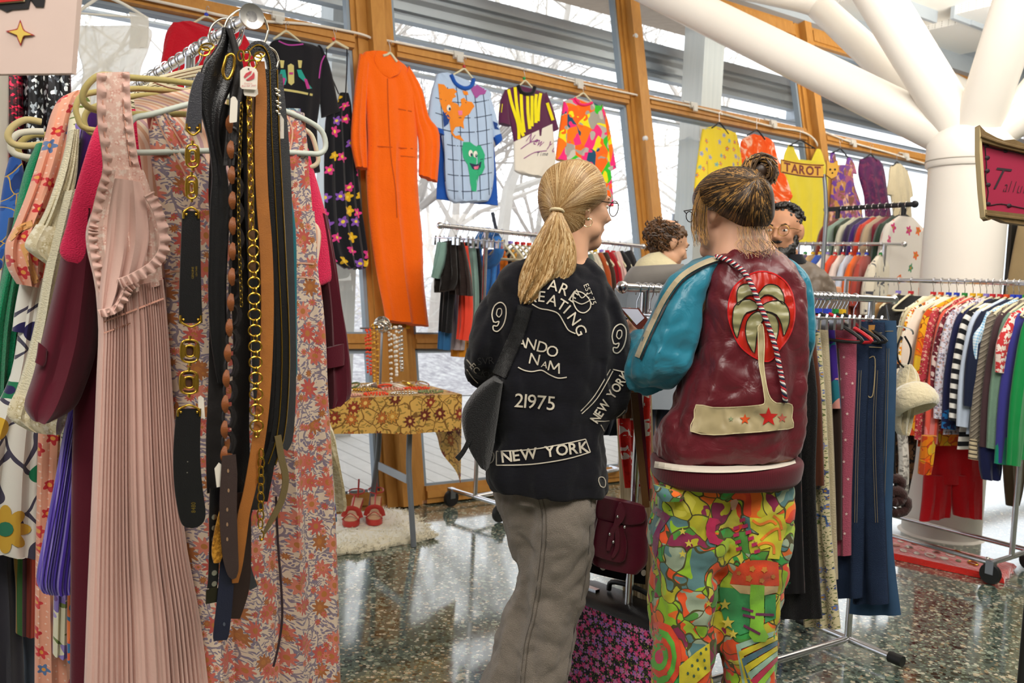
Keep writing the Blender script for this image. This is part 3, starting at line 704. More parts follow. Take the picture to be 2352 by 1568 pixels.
lp(g, 'cuff', BLU, [(979, 290, 1018, 300), (978, 299, 1020, 312)], pl=WC.off(.006), t=.023)
s2 = lp(g, 'sleeve', LB, [(1110, 228, 1118, 206), (1124, 262, 1132, 246), (1130, 295, 1143, 285), (1132, 316, 1150, 310)], t=.02)
lp(g, 'cuff', BLU, [(1132, 314, 1150, 308), (1138, 326, 1152, 318), (1140, 334, 1152, 322)], t=.022)
m = M(); pxtube(m, WC.off(.03), [(1036, 172), (1046, 192), (1066, 203), (1082, 198), (1088, 182)], .014, 8); m.build('neckband', BLU, g)
tr_ = bvh(bd, s1, s2); NV = plast('#20304e', .8)
m = M(); 
for ys in (232, 267, 300, 332, 365, 400, 436): decal_line(m, tr_, [(1000, ys-8), (1040, ys+2), (1090, ys+3), (1130, ys-4)], 1.6)
for xs in (1016, 1036, 1056, 1076, 1096, 1116): decal_line(m, tr_, [(xs-8, 200), (xs-1, 260), (xs+3, 330), (xs+6, 400), (xs+8, 458)], 1.6)
m.build('grid_print', NV, g)
for col_, nm, polys in (('#ee8a22', 'orange_continent', [[(1006, 192), (1020, 194), (1028, 204), (1042, 203), (1050, 210), (1044, 216), (1048, 222), (1040, 226), (1038, 234), (1050, 238), (1056, 246), (1060, 240), (1058, 228), (1066, 224), (1072, 232), (1084, 234), (1090, 244), (1084, 252), (1078, 262), (1068, 268), (1064, 280), (1066, 296), (1058, 290), (1046, 292), (1040, 304), (1046, 312), (1056, 310), (1066, 324), (1058, 322), (1044, 316), (1036, 306), (1034, 290), (1032, 276), (1026, 268), (1016, 250), (1010, 232), (1008, 212)], [(1062, 208), (1074, 210), (1076, 218), (1066, 218)]]),
                        ('#2fae7c', 'green_continent', [[(1064, 326), (1080, 326), (1090, 334), (1104, 334), (1110, 346), (1114, 356), (1112, 372), (1114, 384), (1108, 398), (1100, 404), (1096, 420), (1094, 440), (1084, 438), (1080, 420), (1078, 400), (1074, 378), (1064, 362), (1061, 342)]]),
                        ('#a4529a', 'purple_continent', [[(1088, 182), (1100, 190), (1112, 198), (1118, 206), (1114, 216), (1102, 218), (1094, 226), (1088, 218), (1082, 206)]]),
                        ('#1a3f86', 'blue_mouth', [[(1017, 256), (1026, 258), (1034, 270), (1030, 284), (1020, 292), (1018, 276)], [(1132, 278), (1146, 284), (1148, 298), (1136, 296)]])):
    m = M()
    for p in polys: decal_poly(m, tr_, p, off=.0035, step=7)
    m.build(nm, plast(col_, .85), g)
m = M()
for x, y in ((1081, 352), (1092, 354), (1031, 248)): decal_poly(m, tr_, [(x+5*math.cos(a_), y+8*math.sin(a_)) for a_ in [i*.785 for i in range(8)]], off=.006, step=5)
m.build('eye_white', plast('#eceae0', .8), g)
m = M()
for x, y in ((1083, 355), (1094, 357), (1033, 250)): decal_poly(m, tr_, [(x+2.4*math.cos(a_), y+4*math.sin(a_)) for a_ in [i*.785 for i in range(8)]], off=.008, step=5)
decal_poly(m, tr_, [(1078, 374), (1094, 378), (1106, 370), (1104, 384), (1098, 390), (1086, 388)], off=.006, step=6)
m.build('pupil', NV, g)
m = M(); decal_poly(m, tr_, [(1088, 383), (1100, 380), (1098, 388), (1090, 389)], off=.009, step=6); decal_poly(m, tr_, [(1052, 254), (1062, 254), (1062, 264), (1054, 265)], off=.006); m.build('tongue', plast('#e8779a', .8), g)
whang(WC.off(.02), (1064, 130), (1066, 158), (1040, 172), (1086, 180), CREAMP, 'cream hanger holding the world map shirt')
# striped polo
g = root('striped_polo', WC, 1225, 405, 'purple and yellow striped polo shirt with white signature lower half', 'shirt')
PUR = cloth('#5b2648', name='plum_knit'); WHT = cloth('#e4dccf', name='white_jersey', var=.05)
ptop = lp(g, 'body', PUR, [(1162, 206, 1195, 198), (1160, 214, 1252, 216), (1160, 240, 1258, 245), (1168, 270, 1264, 275), (1176, 300, 1268, 296), (1181, 328, 1268, 308)], t=.025, fold=.005)
plow = lp(g, 'lower_panel', WHT, [(1180, 326, 1270, 284), (1180, 345, 1272, 330), (1181, 385, 1275, 372), (1184, 393, 1262, 401), (1200, 400, 1250, 408)], pl=WC.off(.004), t=.024, fold=.005)
s1 = lp(g, 'sleeve', PUR, [(1160, 206, 1170, 225), (1150, 230, 1166, 240), (1146, 262, 1168, 268), (1146, 283, 1172, 290)], t=.02); s2 = lp(g, 'sleeve', PUR, [(1246, 230, 1254, 212), (1255, 260, 1268, 248), (1262, 285, 1276, 275), (1264, 305, 1282, 298)], t=.02)
tr_ = bvh(ptop, plow, s1, s2); m = M()
for a_ in ([(1168, 205), (1176, 240), (1190, 285), (1192, 320)], [(1183, 200), (1188, 250), (1198, 300), (1203, 312)], [(1212, 220), (1213, 260), (1217, 296)], [(1222, 220), (1222, 260), (1222, 290)], [(1197, 216), (1199, 260), (1204, 304)], [(1242, 214), (1238, 240), (1236, 278)], [(1232, 216), (1230, 240), (1231, 282)], [(1154, 218), (1149, 258)], [(1257, 236), (1270, 276)]): decal_line(m, tr_, a_, 7, off=.004)
m.build('yellow_stripe', cloth('#f0e01c', name='yellow_stripe', uvs=False), g)
m = M(); pxtube(m, WC.off(.03), [(1190, 196), (1198, 212), (1212, 216), (1224, 212), (1228, 200)], .013, 8); m.build('collar', BLK, g)
m = M(); decal_text(m, tr_, 'New York', 1208, 324, 22, 22, off=.005, shear=.4, xs=.55, bold=-.005); decal_line(m, tr_, [(1196, 342), (1220, 326), (1240, 322)], 1.8, off=.005); decal_line(m, tr_, [(1203, 364), (1228, 350), (1256, 346)], 1.8, off=.005)
m.build('signature_print', plast('#8f3f86', .8), g)
m = M(); decal_text(m, tr_, 'Time', 1234, 358, -2, 9, off=.005, shear=.4, xs=.8, bold=-.005); m.build('signature_print', NV, g)
whang(WC.off(.02), (1203, 157), (1206, 185), (1192, 197), (1226, 205), CREAMP, 'cream hanger with a green bead holding the striped polo')
# neon printed shirt
NEON = blotch(['#ff6a1a', '#f5307e', '#a7a196', '#37c22e', '#ff7a18', '#b9b3a8', '#f0e020', '#20506e', '#ff6a1a', '#c9c4ba'], sc=11, dist=.8, name='neon_print')
g = root('neon_shirt', WC, 1350, 475, 'neon orange, pink and grey collage print shirt hung above the blonde woman', 'shirt')
lp(g, 'body', NEON, [(1296, 232, 1325, 226), (1294, 244, 1380, 246), (1291, 270, 1388, 270), (1295, 330, 1396, 330), (1298, 400, 1403, 400), (1300, 466, 1409, 474)], t=.028, fold=.008, nf=5)
lp(g, 'sleeve', NEON, [(1294, 234, 1304, 255), (1286, 290, 1302, 300), (1279, 340, 1300, 345), (1277, 366, 1302, 372)], t=.02); lp(g, 'sleeve', NEON, [(1376, 262, 1382, 240), (1390, 300, 1396, 285), (1396, 350, 1406, 340), (1398, 396, 1414, 386)], t=.02)
m = M(); pxtube(m, WC.off(.03), [(1320, 224), (1330, 238), (1345, 241), (1360, 236)], .01, 8); m.build('neckband', plast('#f0306e', .8), g)
whang(WC.off(.02), (1338, 198), (1340, 214), (1318, 226), (1358, 233), CREAMP, 'cream hanger holding the neon printed shirt')
# yellow printed blouse
YP = floral('#e9cf36', ['#e58a3a', '#8fb39a', '#a8a0c0', '#d8763c'], sc=17, size=.36, centre='#6fa0b0', dens=.45, name='yellow_printed_silk')
BH = plast('#1b1b1d', .55)
g = root('printed_blouse', WC, 1655, 440, 'yellow long-sleeved blouse with scattered floral print, left of the tie-dye top', 'blouse')
lp(g, 'body', YP, [(1622, 294, 1640, 290), (1614, 300, 1688, 306), (1616, 330, 1692, 330), (1625, 380, 1698, 380), (1626, 460, 1702, 460)], t=.02, fold=.006)
lp(g, 'sleeve', YP, [(1614, 296, 1626, 318), (1606, 340, 1624, 350), (1598, 400, 1624, 405), (1594, 440, 1626, 445)], t=.018); lp(g, 'sleeve', YP, [(1682, 318, 1688, 304), (1692, 350, 1699, 345), (1694, 420, 1706, 418)], t=.015)
whang(WC.off(.02), (1652, 256), (1652, 282), (1634, 294), (1673, 308), BH, 'black velvet hanger holding the yellow printed blouse')
TD = blotch(['#f2561a', '#f47a3a', '#f25a1e', '#f7b79a'], sc=16, dist=2.6, name='tie_dye')
t = NT('tie_dye', .9, 0, .2); v = t.uv(True, (1, .7, 1)); t.col(t.ramp(t.noise(v, 14., 4, .6, .8), [(.36, '#f04e12'), (.52, '#f5672c'), (.62, '#f8c9b0')], False)); TD = t.m
g = root('tie_dye_top', WC, 1790, 475, 'orange and white tie-dye top with a pointed hem', 'top')
lp(g, 'body', TD, [(1714, 314, 1730, 308), (1702, 325, 1772, 322), (1700, 360, 1785, 360), (1702, 395, 1802, 400), (1715, 430, 1820, 440), (1765, 470, 1822, 450), (1786, 476, 1806, 468)], t=.018, fold=.006)
whang(WC.off(.02), (1738, 270), (1738, 298), (1716, 311), (1757, 320), BH, 'black velvet hanger holding the orange tie-dye top')
YEL = cloth('#f0dc3a', name='yellow_crepe', var=.06, crease=.1)
g = root('yellow_dress', WC, 1850, 535, 'plain yellow strappy dress behind the tarot sign', 'dress')
lp(g, 'skirt', YEL, [(1799, 366, 1894, 372), (1802, 395, 1901, 402), (1812, 440, 1900, 445), (1818, 490, 1892, 490), (1828, 560, 1885, 560)], t=.02, fold=.01, nf=6)
lp(g, 'strap', YEL, [(1812, 332, 1820, 334), (1803, 350, 1828, 352), (1799, 368, 1838, 372)], t=.01); lp(g, 'strap', YEL, [(1876, 342, 1884, 344), (1868, 358, 1890, 358), (1862, 374, 1894, 374)], t=.01)
whang(WC.off(.02), (1838, 296), (1838, 322), (1814, 334), (1872, 341), BH, 'black velvet hanger holding the yellow strappy dress', bar=True)
MC = blotch(['#6b3f9a', '#a85b7e', '#c28a4a', '#7a4a8a', '#d8a890', '#8a5a4a'], sc=18, dist=1.2, name='patchwork_print')
g = root('patchwork_dress', WC, 1945, 500, 'purple and multicoloured patchwork strappy dress hung beside the yellow dress', 'dress')
lp(g, 'skirt', MC, [(1912, 380, 1958, 380), (1910, 420, 1962, 425), (1906, 470, 1978, 475), (1904, 540, 1985, 540)], t=.02, fold=.008, nf=6); lp(g, 'strap', MC, [(1908, 350, 1916, 348), (1906, 370, 1922, 372), (1910, 390, 1930, 390)], t=.01); lp(g, 'strap', MC, [(1946, 362, 1952, 362), (1942, 378, 1962, 376), (1940, 392, 1968, 400)], t=.01)
whang(WC.off(.02), (1928, 318), (1930, 342), (1913, 350), (1948, 362), BH, 'black hanger holding the purple patchwork dress')
PD = blotch(['#4e1f4c', '#5a2250', '#47204a', '#6d2a50'], sc=22, dist=1.5, name='plum_print')
g = root('plum_dress', WC, 2010, 515, 'dark plum sleeveless long dress hung near the far end of the rail', 'dress')
lp(g, 'body', PD, [(1982, 364, 1996, 360), (1975, 368, 2022, 372), (1972, 400, 2032, 400), (1985, 450, 2038, 450), (1988, 500, 2046, 495), (2000, 540, 2048, 540)], t=.025, fold=.008, nf=5)
whang(WC.off(.02), (1999, 330), (2000, 354), (1984, 364), (2014, 370), BH, 'black hanger holding the dark plum dress')
CD = cloth('#cdbfa0', name='cream_crochet', weave=120, crease=.2)
g = root('cream_dress', WC, 2068, 500, 'cream knitted dress with ruffled sleeve, last on the window rail', 'dress')
lp(g, 'body', CD, [(2052, 378, 2064, 376), (2044, 386, 2078, 388), (2042, 420, 2086, 420), (2048, 460, 2090, 460), (2054, 510, 2094, 510), (2056, 540, 2094, 540)], t=.025, fold=.008); lp(g, 'sleeve', CD, [(2046, 384, 2054, 400), (2040, 420, 2052, 425), (2036, 446, 2056, 452)], t=.015); lp(g, 'sleeve', CD, [(2078, 400, 2082, 390), (2086, 430, 2092, 424), (2088, 456, 2096, 450)], t=.015)
whang(WC.off(.02), (2060, 352), (2060, 372), (2050, 380), (2074, 386), BH, 'black hanger holding the cream knitted dress')
# beads on two hangers
for x, y, c, lb in ((766, 90, '#e0452a', 'small orange size bead on the slip dress hanger'), (1204, 180, '#2a9a4a', 'small green size bead on the striped polo hanger'), (1066, 153, '#c03030', 'small red size bead on the map shirt hanger')):
    m = M(); m.ball(WC.off(.02).at(x, y), .011, 8, 6); m.build('size_bead', plast(c), label=lb, cat='size bead')
# ---------------- left rack ----------------
RN = Dp(1.85).at(578, 38); LR = az(-37.0); LU = az(53.0)
def LP(s): return Pl(RN+LR*s, LR)
rk = empty('clothes_rail', V((RN.x, RN.y, 0)), 'chrome clothes rail loaded with dresses and belts at the left front', 'clothes rail')
m = M(); m.tube([RN+LR*.0, RN+LR*1.9], .0125, 20); m.build('rail', CHROME, rk)
m = M(); X_, Y_ = LU, V((0, 0, 1)); m.lathe(RN, [(.001, .0), (.012, 0), (.0255, .004), (.0265, .001), (.0255, -.004), (.001, -.005)], 28, (X_, Y_, -LR)); m.build('end_cap', metal('#b9b6b2', .35, 'worn_chrome'), rk)
for s_ in (.42, 1.7):
    m = M(); q = RN+LR*s_; m.tube([V((q.x, q.y, .1)), q], .0125, 14); m.build('post', CHROME, rk)
    m = M(); m.tube([V((q.x, q.y, .1))-LU*.28, V((q.x, q.y, .1))+LU*.2], .0125, 12); m.build('foot_bar', CHROME, rk)
    for e_ in (-.28, .2):
        m = M(); c = V((q.x, q.y, .05))+LU*e_; m.lathe(c, [(.02, -.012), (.048, -.012), (.05, 0), (.048, .012), (.02, .012)], 16, (V((0, 0, 1)), LR, LU)); m.build('caster', BLACKP, rk)
m = M(); q = RN+LR*.42; q2 = RN+LR*1.7; m.tube([V((q.x, q.y, .1)), V((q2.x, q2.y, .1))], .0125, 12); m.build('base_bar', CHROME, rk)
def rhook(m, s_, lean=0., drop=.07, r=.0019, o=RN, d=LR, u=LU, rr=.0125):
    """wire hook over the rail at distance s_ along it"""
    c = o+d*s_; R_ = rr+.0035; pts = []
    for i in range(9):
        a_ = math.radians(-60+i*30); pts.append(c+u*(-math.cos(a_)*R_)+V((0, 0, math.sin(a_)*R_))+d*lean*i*.1)
    pts = pts[:8]; e_ = c-V((0, 0, drop)); pts = [pts[0]+V((0, 0, -.006))]+pts+[c+u*(R_*.6)-V((0, 0, R_*1.3)), c-V((0, 0, R_*2.4)), e_]
    m.tube(cr_pts(pts, 2), r, 6); return e_
def thanger(s_, w, mat, label, o=RN, d=LR, u=LU, rr=.0125, dropz=.16, group='hangers on the left rail', rad=.0065, tilt=0., drop=.07, skirt=False):
    """tubular hanger with rounded loop ends, hung square across a rail"""
    m = M(); e_ = rhook(m, s_, 0, drop, o=o, d=d, u=u, rr=rr); b = M(); z = V((0, 0, 1)); k = math.tan(tilt)*z
    def q(x, y): return e_+u*x+z*(y)+k*x
    h = w/2
    b.tube(cr_pts([q(0, 0), q(h*.5, -.035), q(h*.86, -.062), q(h, -.085), q(h*.97, -.118), q(h*.85, -.125), q(0, -.125), q(-h*.85, -.125), q(-h*.97, -.118), q(-h, -.085), q(-h*.86, -.062), q(-h*.5, -.035), q(0, 0)], 4), rad, 8)
    ob = b.build('clothes_hanger', mat, label=label, cat='hanger', group=group); m.build('hook', CHROME, ob); return ob
def pxhanger(pl, pts, r, mat, label, closed=False, hook=None, group='hangers on the left rail', flat=None, r2=None):
    m = M(); pxtube(m, pl, pts, r, 10, closed=closed, r2=r2); ob = m.build('clothes_hanger', mat, label=label, cat='hanger', group=group)
    if hook is not None:
        h = M(); e_ = rhook(h, hook); h.build('hook', CHROME, ob)
    return ob
def gar(name, label, cat, pl, px, py, parts, group=None):
    """parts: (part name, material, rows, kwargs)"""
    g = root(name, pl, px, py, label, cat, group)
    obs = []
    for pn, mat, rows, kw in parts:
        kw = dict(kw); d = kw.pop('d', 0.); obs.append(lp(g, pn, mat, rows, pl=pl.off(d), **kw))
    return g, obs
# red flowered long dress (cream ground)
FLD = floral('#dcc6b0', ['#c9685a', '#d4806c', '#c05a50', '#a8683c', '#cc7060'], leaf='#85788a', sc=19, size=.42, petals=9, centre='#b5743c', leafsc=3.6, leafamt=.33, stem='#8a7c86', name='red_flower_print', dens=.95)
P12 = LP(.11)
g, ob = gar('floral_maxi_dress', 'long cream dress with red flower print on the white hanger at the rail front', 'dress', P12, 580, 1600, [
    ('skirt', FLD, [(368, 486, 717, 486), (372, 560, 722, 560), (380, 640, 727, 640), (382, 660, 732, 660), (385, 760, 742, 760), (390, 900, 748, 900), (400, 1100, 760, 1100), (410, 1300, 770, 1300), (420, 1500, 775, 1500), (425, 1660, 780, 1660)], dict(t=.05, fold=.02, nf=7, n=72, sq=.6)),
    ('bodice_panel', FLD, [(337, 264, 372, 250), (342, 300, 425, 300), (348, 370, 475, 370), (360, 430, 525, 430), (366, 500, 580, 500)], dict(t=.02, d=.012, fold=.006)),
    ('bodice_panel', FLD, [(646, 252, 697, 262), (600, 330, 705, 335), (560, 400, 709, 400), (530, 450, 714, 450), (520, 500, 718, 500)], dict(t=.02, d=.01, fold=.006))])
tr_ = bvh(*ob); PK = cloth('#d9a58c', name='peach_trim', uvs=False)
m = M()
for a_ in ([(350, 256), (372, 300), (398, 350), (425, 400), (440, 440)], [(372, 252), (400, 300), (430, 350), (455, 400)], [(352, 262), (346, 300)], [(655, 258), (672, 300), (665, 350)], [(705, 640), (722, 636)], [(380, 628), (410, 622), (450, 632)], [(382, 650), (420, 640)], [(655, 606), (690, 604), (722, 606)], [(655, 640), (690, 636), (725, 640)]): decal_line(m, tr_, a_, 4)
m.build('trim', PK, g)
pxhanger(P12.off(.03), [(520, 222), (440, 238), (350, 262), (308, 272), (292, 300), (290, 330), (300, 348), (345, 350), (420, 348), (560, 345), (700, 352), (735, 352), (748, 335), (738, 300), (700, 274), (640, 250), (560, 228)], .0062, plast('#c9cfc4', .5), 'pale grey-white tubular hanger holding the red-flowered long dress', True, .08)
pxhanger(LP(.2), [(690, 292), (715, 310), (728, 350), (730, 372), (715, 383), (690, 380), (560, 378), (560, 270), (620, 262)], .0058, plast('#d4c9ab', .5), 'cream tubular hanger showing just behind the white one at right', True, .2)
# pink pleated nightgown
PP = LP(.07); SHP = cloth('#e8bfb2', trans=.12, name='pink_chiffon', var=.05, weave=500); LACE = floral('#e6bfb0', ['#f0d6c8', '#dca99a'], sc=60, size=.38, centre='#f3ddd0', name='pink_lace')
prow = [(222, 672, 372, 640), (228, 760, 380, 720), (224, 860, 388, 820), (220, 960, 396, 940), (214, 1100, 408, 1100), (207, 1260, 428, 1260), (200, 1420, 458, 1420), (193, 1620, 482, 1620)]
g, ob = gar('pleated_nightgown', 'long pale pink pleated chiffon nightgown with lace straps and ruffles', 'nightgown', PP, 330, 1600, [
    ('skirt', SHP, prow, dict(t=.03, fold=.011, nf=26, n=200, k=3, pleat=True, foldgrow=False, sq=.5)),
    ('lace_strap', LACE, [(222, 168, 297, 166), (224, 230, 300, 230), (228, 300, 308, 300), (238, 370, 318, 370), (250, 410, 330, 405)], dict(t=.008, d=.01)),
    ('bodice', LACE, [(244, 392, 328, 392), (226, 450, 345, 440), (200, 520, 358, 500), (200, 570, 366, 560), (214, 630, 370, 620), (224, 690, 374, 650)], dict(t=.03, fold=.01, nf=6)),
    ('overlay', SHP, [(262, 410, 322, 420), (250, 470, 335, 470), (240, 560, 340, 560), (230, 660, 310, 660), (228, 720, 270, 710)], dict(t=.02, d=.025, fold=.008, nf=6))])
def ruffle(g, pl, pts, w, mat, name='ruffle', amp=.008, n=16):
    m = M(); q = [pl.at(*p) for p in pts]; q = cr_pts(q, n); rows = []
    for i, p in enumerate(q):
        d_ = (q[min(i+1, len(q)-1)]-q[max(i-1, 0)]).normalized(); s_ = d_.cross(pl.n).normalized(); wv = math.sin(i*1.15)*amp
        rows.append([p+s_*w*.05, p+s_*w*.5+pl.n*wv*.5, p+s_*w*(1+.08*math.sin(i*.9))+pl.n*wv, p+s_*w+pl.n*(wv-.002), p+s_*w*.5+pl.n*(wv*.5-.002), p-pl.n*.002])
    m.grid(rows); return m.build(name, mat, g)
ruffle(g, PP.off(.02), [(222, 168), (224, 280), (236, 380), (222, 440), (206, 510), (202, 540), (210, 600), (224, 660), (232, 700)], -.016, SHP)
ruffle(g, PP.off(.02), [(299, 168), (301, 260), (312, 340), (326, 400)], .014, SHP)
ruffle(g, PP.off(.055), [(270, 640), (300, 628), (345, 600), (366, 560), (352, 490), (330, 450)], .02, SHP)
ruffle(g, PP.off(.05), [(224, 712), (262, 700), (285, 660), (310, 640)], .016, SHP)
m = M(); tr_ = bvh(*ob); decal_line(m, tr_, [(225, 745), (300, 715), (376, 685)], 4, off=.004); decal_line(m, tr_, [(236, 230), (240, 300), (250, 380)], 3, off=.003); decal_line(m, tr_, [(282, 230), (290, 300), (300, 380)], 3, off=.003); decal_line(m, tr_, [(224, 770), (300, 742)], 3, off=.004)
m.build('ribbon_trim', cloth('#e3a892', name='ribbon', uvs=False), g)
VY = cloth('#b3a468', name='olive_velvet', uvs=False)
pxhanger(LP(.10), [(520, 150), (455, 188), (430, 190), (380, 184), (300, 178), (235, 172), (205, 190), (190, 218), (196, 240), (225, 254), (300, 262), (420, 262), (520, 262)], .0065, VY, 'olive velvet hanger holding the pink pleated nightgown', True, .1)
pxhanger(LP(.30), [(480, 190), (430, 208), (360, 206), (300, 204), (200, 215), (176, 240), (178, 268), (200, 296), (300, 300), (440, 300)], .0065, VY, 'olive velvet hanger, second one showing left of the pink lace strap', True, .3)
pxhanger(LP(.36), [(470, 205), (400, 215), (300, 222), (215, 246), (194, 270), (200, 296), (222, 308), (300, 312)], .0065, VY, 'olive velvet hanger, lowest one showing left of the pink lace strap', False, .36)
# peach striped camisole
PS = stripes(['#e8b79c', '#efd3bf', '#d9ab8c', '#e9d8c0', '#c9a4a8', '#efcdb5'], sc=22, name='peach_stripe')
gar('striped_blouse', 'peach and cream striped blouse between the nightgown and the flowered dress', 'blouse', LP(.16), 520, 640, [
    ('body', PS, [(308, 228, 440, 206), (312, 260, 600, 250), (318, 330, 690, 320), (330, 430, 700, 430), (340, 560, 722, 540), (345, 640, 730, 600)], dict(t=.02, fold=.006)),
    ('sleeve', PS, [(690, 480, 705, 500), (695, 530, 734, 530), (695, 610, 728, 600), (700, 660, 715, 655)], dict(t=.02, d=.005))])
# hot pink top, maroon coat
HP = cloth('#ee2f5f', name='hot_pink_wool', crease=.05, var=.08)
gar('hot_pink_cape', 'hot pink short-sleeved top under the pink nightgown', 'top', LP(.21), 450, 640, [
    ('body', HP, [(250, 250, 640, 280), (216, 300, 700, 330), (192, 370, 716, 380), (172, 440, 736, 450), (152, 520, 756, 530), (137, 580, 764, 600), (170, 612, 764, 640), (205, 634, 740, 655)], dict(t=.035, fold=.008, nf=4, n=56))])
MR = cloth('#5a1425', name='maroon_wool', var=.06, weave=700)
g, ob = gar('maroon_coat', 'dark maroon wool coat with pocket flaps hanging behind the hot pink top', 'coat', LP(.27), 450, 1600, [
    ('body', MR, [(220, 330, 700, 350), (160, 560, 745, 560), (160, 760, 745, 760), (168, 900, 742, 900), (164, 1100, 640, 1100), (162, 1300, 600, 1300), (160, 1600, 560, 1600)], dict(t=.04, fold=.012, nf=5)),
    ('sleeve', MR, [(160, 480, 230, 480), (142, 590, 226, 620), (122, 680, 224, 720), (100, 770, 220, 800), (78, 860, 196, 880), (57, 930, 168, 935), (72, 962, 110, 966)], dict(t=.05, d=.03, fold=.01, nf=3)),
    ('sleeve', MR, [(700, 480, 745, 500), (722, 600, 764, 610), (735, 700, 776, 700), (736, 800, 792, 790), (738, 900, 799, 900), (740, 936, 775, 922)], dict(t=.045, d=.03, fold=.008)),
    ('pocket_flap', MR, [(746, 800, 790, 788), (746, 820, 791, 818), (748, 846, 790, 838)], dict(t=.008, d=.078)),
    ('cuff_flap', MR, [(88, 785, 108, 802), (84, 815, 106, 830), (80, 832, 100, 842)], dict(t=.008, d=.07))])
# purple pleated dress
VP = stripes(['#4a2f9a', '#5f45b5', '#8f7fc9', '#4d34a4'], sc=90, name='purple_pleats')
gar('purple_pleated_dress', 'violet crinkle-pleated dress fanning out under the maroon coat sleeve', 'dress', LP(.33), 150, 1360, [
    ('skirt', VP, [(205, 800, 235, 800), (178, 880, 225, 890), (150, 980, 205, 990), (128, 1100, 195, 1100), (104, 1220, 188, 1220), (84, 1325, 178, 1330), (96, 1358, 172, 1358)], dict(t=.03, fold=.01, nf=14, n=90, pleat=True))])
# cream nightdress with lace cuff
CRM = cloth('#e6dcbc', name='cream_cotton', crease=.12); LCE = floral('#ddd0ae', ['#efe6cc', '#c9b98f'], sc=55, size=.4, centre='#efe6cc', name='cream_lace')
gar('cream_nightdress', 'cream cotton nightdress with wide lace-edged hem left of the maroon coat', 'nightdress', LP(.4), 80, 990, [
    ('sleeve', CRM, [(150, 440, 190, 430), (118, 560, 168, 560), (100, 640, 150, 650), (82, 740, 135, 750), (60, 830, 118, 840), (40, 890, 150, 900), (30, 915, 165, 930)], dict(t=.04, fold=.01)),
    ('lace_hem', LCE, [(34, 905, 165, 915), (18, 940, 160, 945), (22, 962, 150, 970), (60, 985, 138, 994)], dict(t=.045, fold=.006, nf=16))])
gar('gauze_blouse', 'white crinkled gauze blouse with scalloped lace sleeve end', 'blouse', LP(.44), 100, 610, [
    ('sleeve', CRM, [(160, 300, 180, 300), (140, 380, 175, 400), (110, 470, 160, 470), (85, 520, 150, 530)], dict(t=.035, fold=.008, nf=10)),
    ('lace_hem', LCE, [(84, 515, 152, 530), (58, 558, 142, 572), (70, 580, 138, 600), (112, 608, 128, 614)], dict(t=.04, fold=.006, nf=14))])
# lavender floral
LVF = floral('#e2dcc0', ['#8f7cc0', '#a594cf', '#7a66ae'], leaf='#6c7d3c', sc=13, size=.4, centre='#5a2f7a', dens=.75, leafamt=.22, name='lavender_print')
gar('lavender_floral_dress', 'cream dress printed with lavender flowers, just right of the peach floral blouse', 'dress', LP(.5), 170, 1500, [
    ('shoulder', LVF, [(176, 226, 205, 222), (160, 270, 210, 270), (152, 330, 196, 330), (142, 400, 180, 400), (130, 470, 160, 480), (124, 492, 148, 500)], dict(t=.03, fold=.006)),
    ('skirt', LVF, [(150, 470, 190, 470), (146, 700, 190, 700), (140, 1000, 190, 1000), (128, 1200, 180, 1200), (124, 1360, 175, 1360), (122, 1480, 170, 1480), (122, 1502, 165, 1505)], dict(t=.03, fold=.008))])
PV = cloth('#3a1458', name='purple_velvet')
gar('purple_velvet_dress', 'deep purple velvet dress peeping between lavender floral and hot pink', 'dress', LP(.46), 190, 460, [('shoulder', PV, [(196, 250, 225, 250), (186, 320, 222, 320), (176, 400, 210, 400), (166, 470, 200, 470)], dict(t=.02))])
# peach floral
PF = floral('#eba78c', ['#c9333a', '#d9464a', '#5f7ba8', '#c9333a'], leaf=None, sc=22, size=.34, petals=5, centre='#e8a04c', dens=.75, dots='#f3cdbb', name='peach_floral')
pf_leaf = PF
g, ob = gar('peach_floral_dress', 'peach dress sprigged with red roses, puffed sleeve ending in a lace cuff', 'dress', LP(.56), 110, 1600, [
    ('sleeve', PF, [(158, 216, 184, 212), (136, 228, 186, 228), (118, 262, 180, 265), (102, 320, 165, 330), (82, 385, 150, 400), (60, 450, 122, 470), (32, 520, 100, 520), (14, 560, 98, 570), (16, 610, 98, 620), (40, 652, 86, 660)], dict(t=.05, fold=.012, nf=5)),
    ('skirt', PF, [(120, 260, 180, 260), (105, 600, 180, 600), (90, 940, 170, 940), (86, 1080, 160, 1080), (82, 1300, 150, 1300), (80, 1500, 160, 1500), (80, 1640, 165, 1640)], dict(t=.03, fold=.01))])
tr_ = bvh(ob[0]); m = M(); decal_line(m, tr_, [(20, 548), (50, 522), (94, 508)], 16, off=.004); decal_line(m, tr_, [(52, 560), (70, 610), (84, 650)], 14, off=.004); m.build('lace_cuff', cloth('#e9ad6c', name='apricot_lace', weave=150, uvs=False), g)
WF = floral('#e9e6dc', ['#2a2456', '#38323a', '#2a2456', '#d9ab34', '#1f7a52'], leaf=None, stem='#4a4658', sc=8.5, size=.34, petals=2, centre='#2a2456', dens=.75, name='navy_flower_print')
g, ob = gar('bold_floral_dress', 'white dress with large navy, green and yellow flowers at the far left', 'dress', LP(.64), 30, 1265, [
    ('sleeve', WF, [(48, 640, 85, 640), (36, 700, 98, 700), (28, 760, 72, 765)], dict(t=.03)),
    ('skirt', WF, [(70, 640, 115, 640), (48, 720, 110, 720), (25, 860, 95, 860), (-30, 980, 92, 980), (-60, 1100, 90, 1100), (-70, 1240, 88, 1262), (-40, 1262, 88, 1278)], dict(t=.035, fold=.01))])
tr_ = bvh(*ob); m = M(); cxx, cyy = 12, 1215
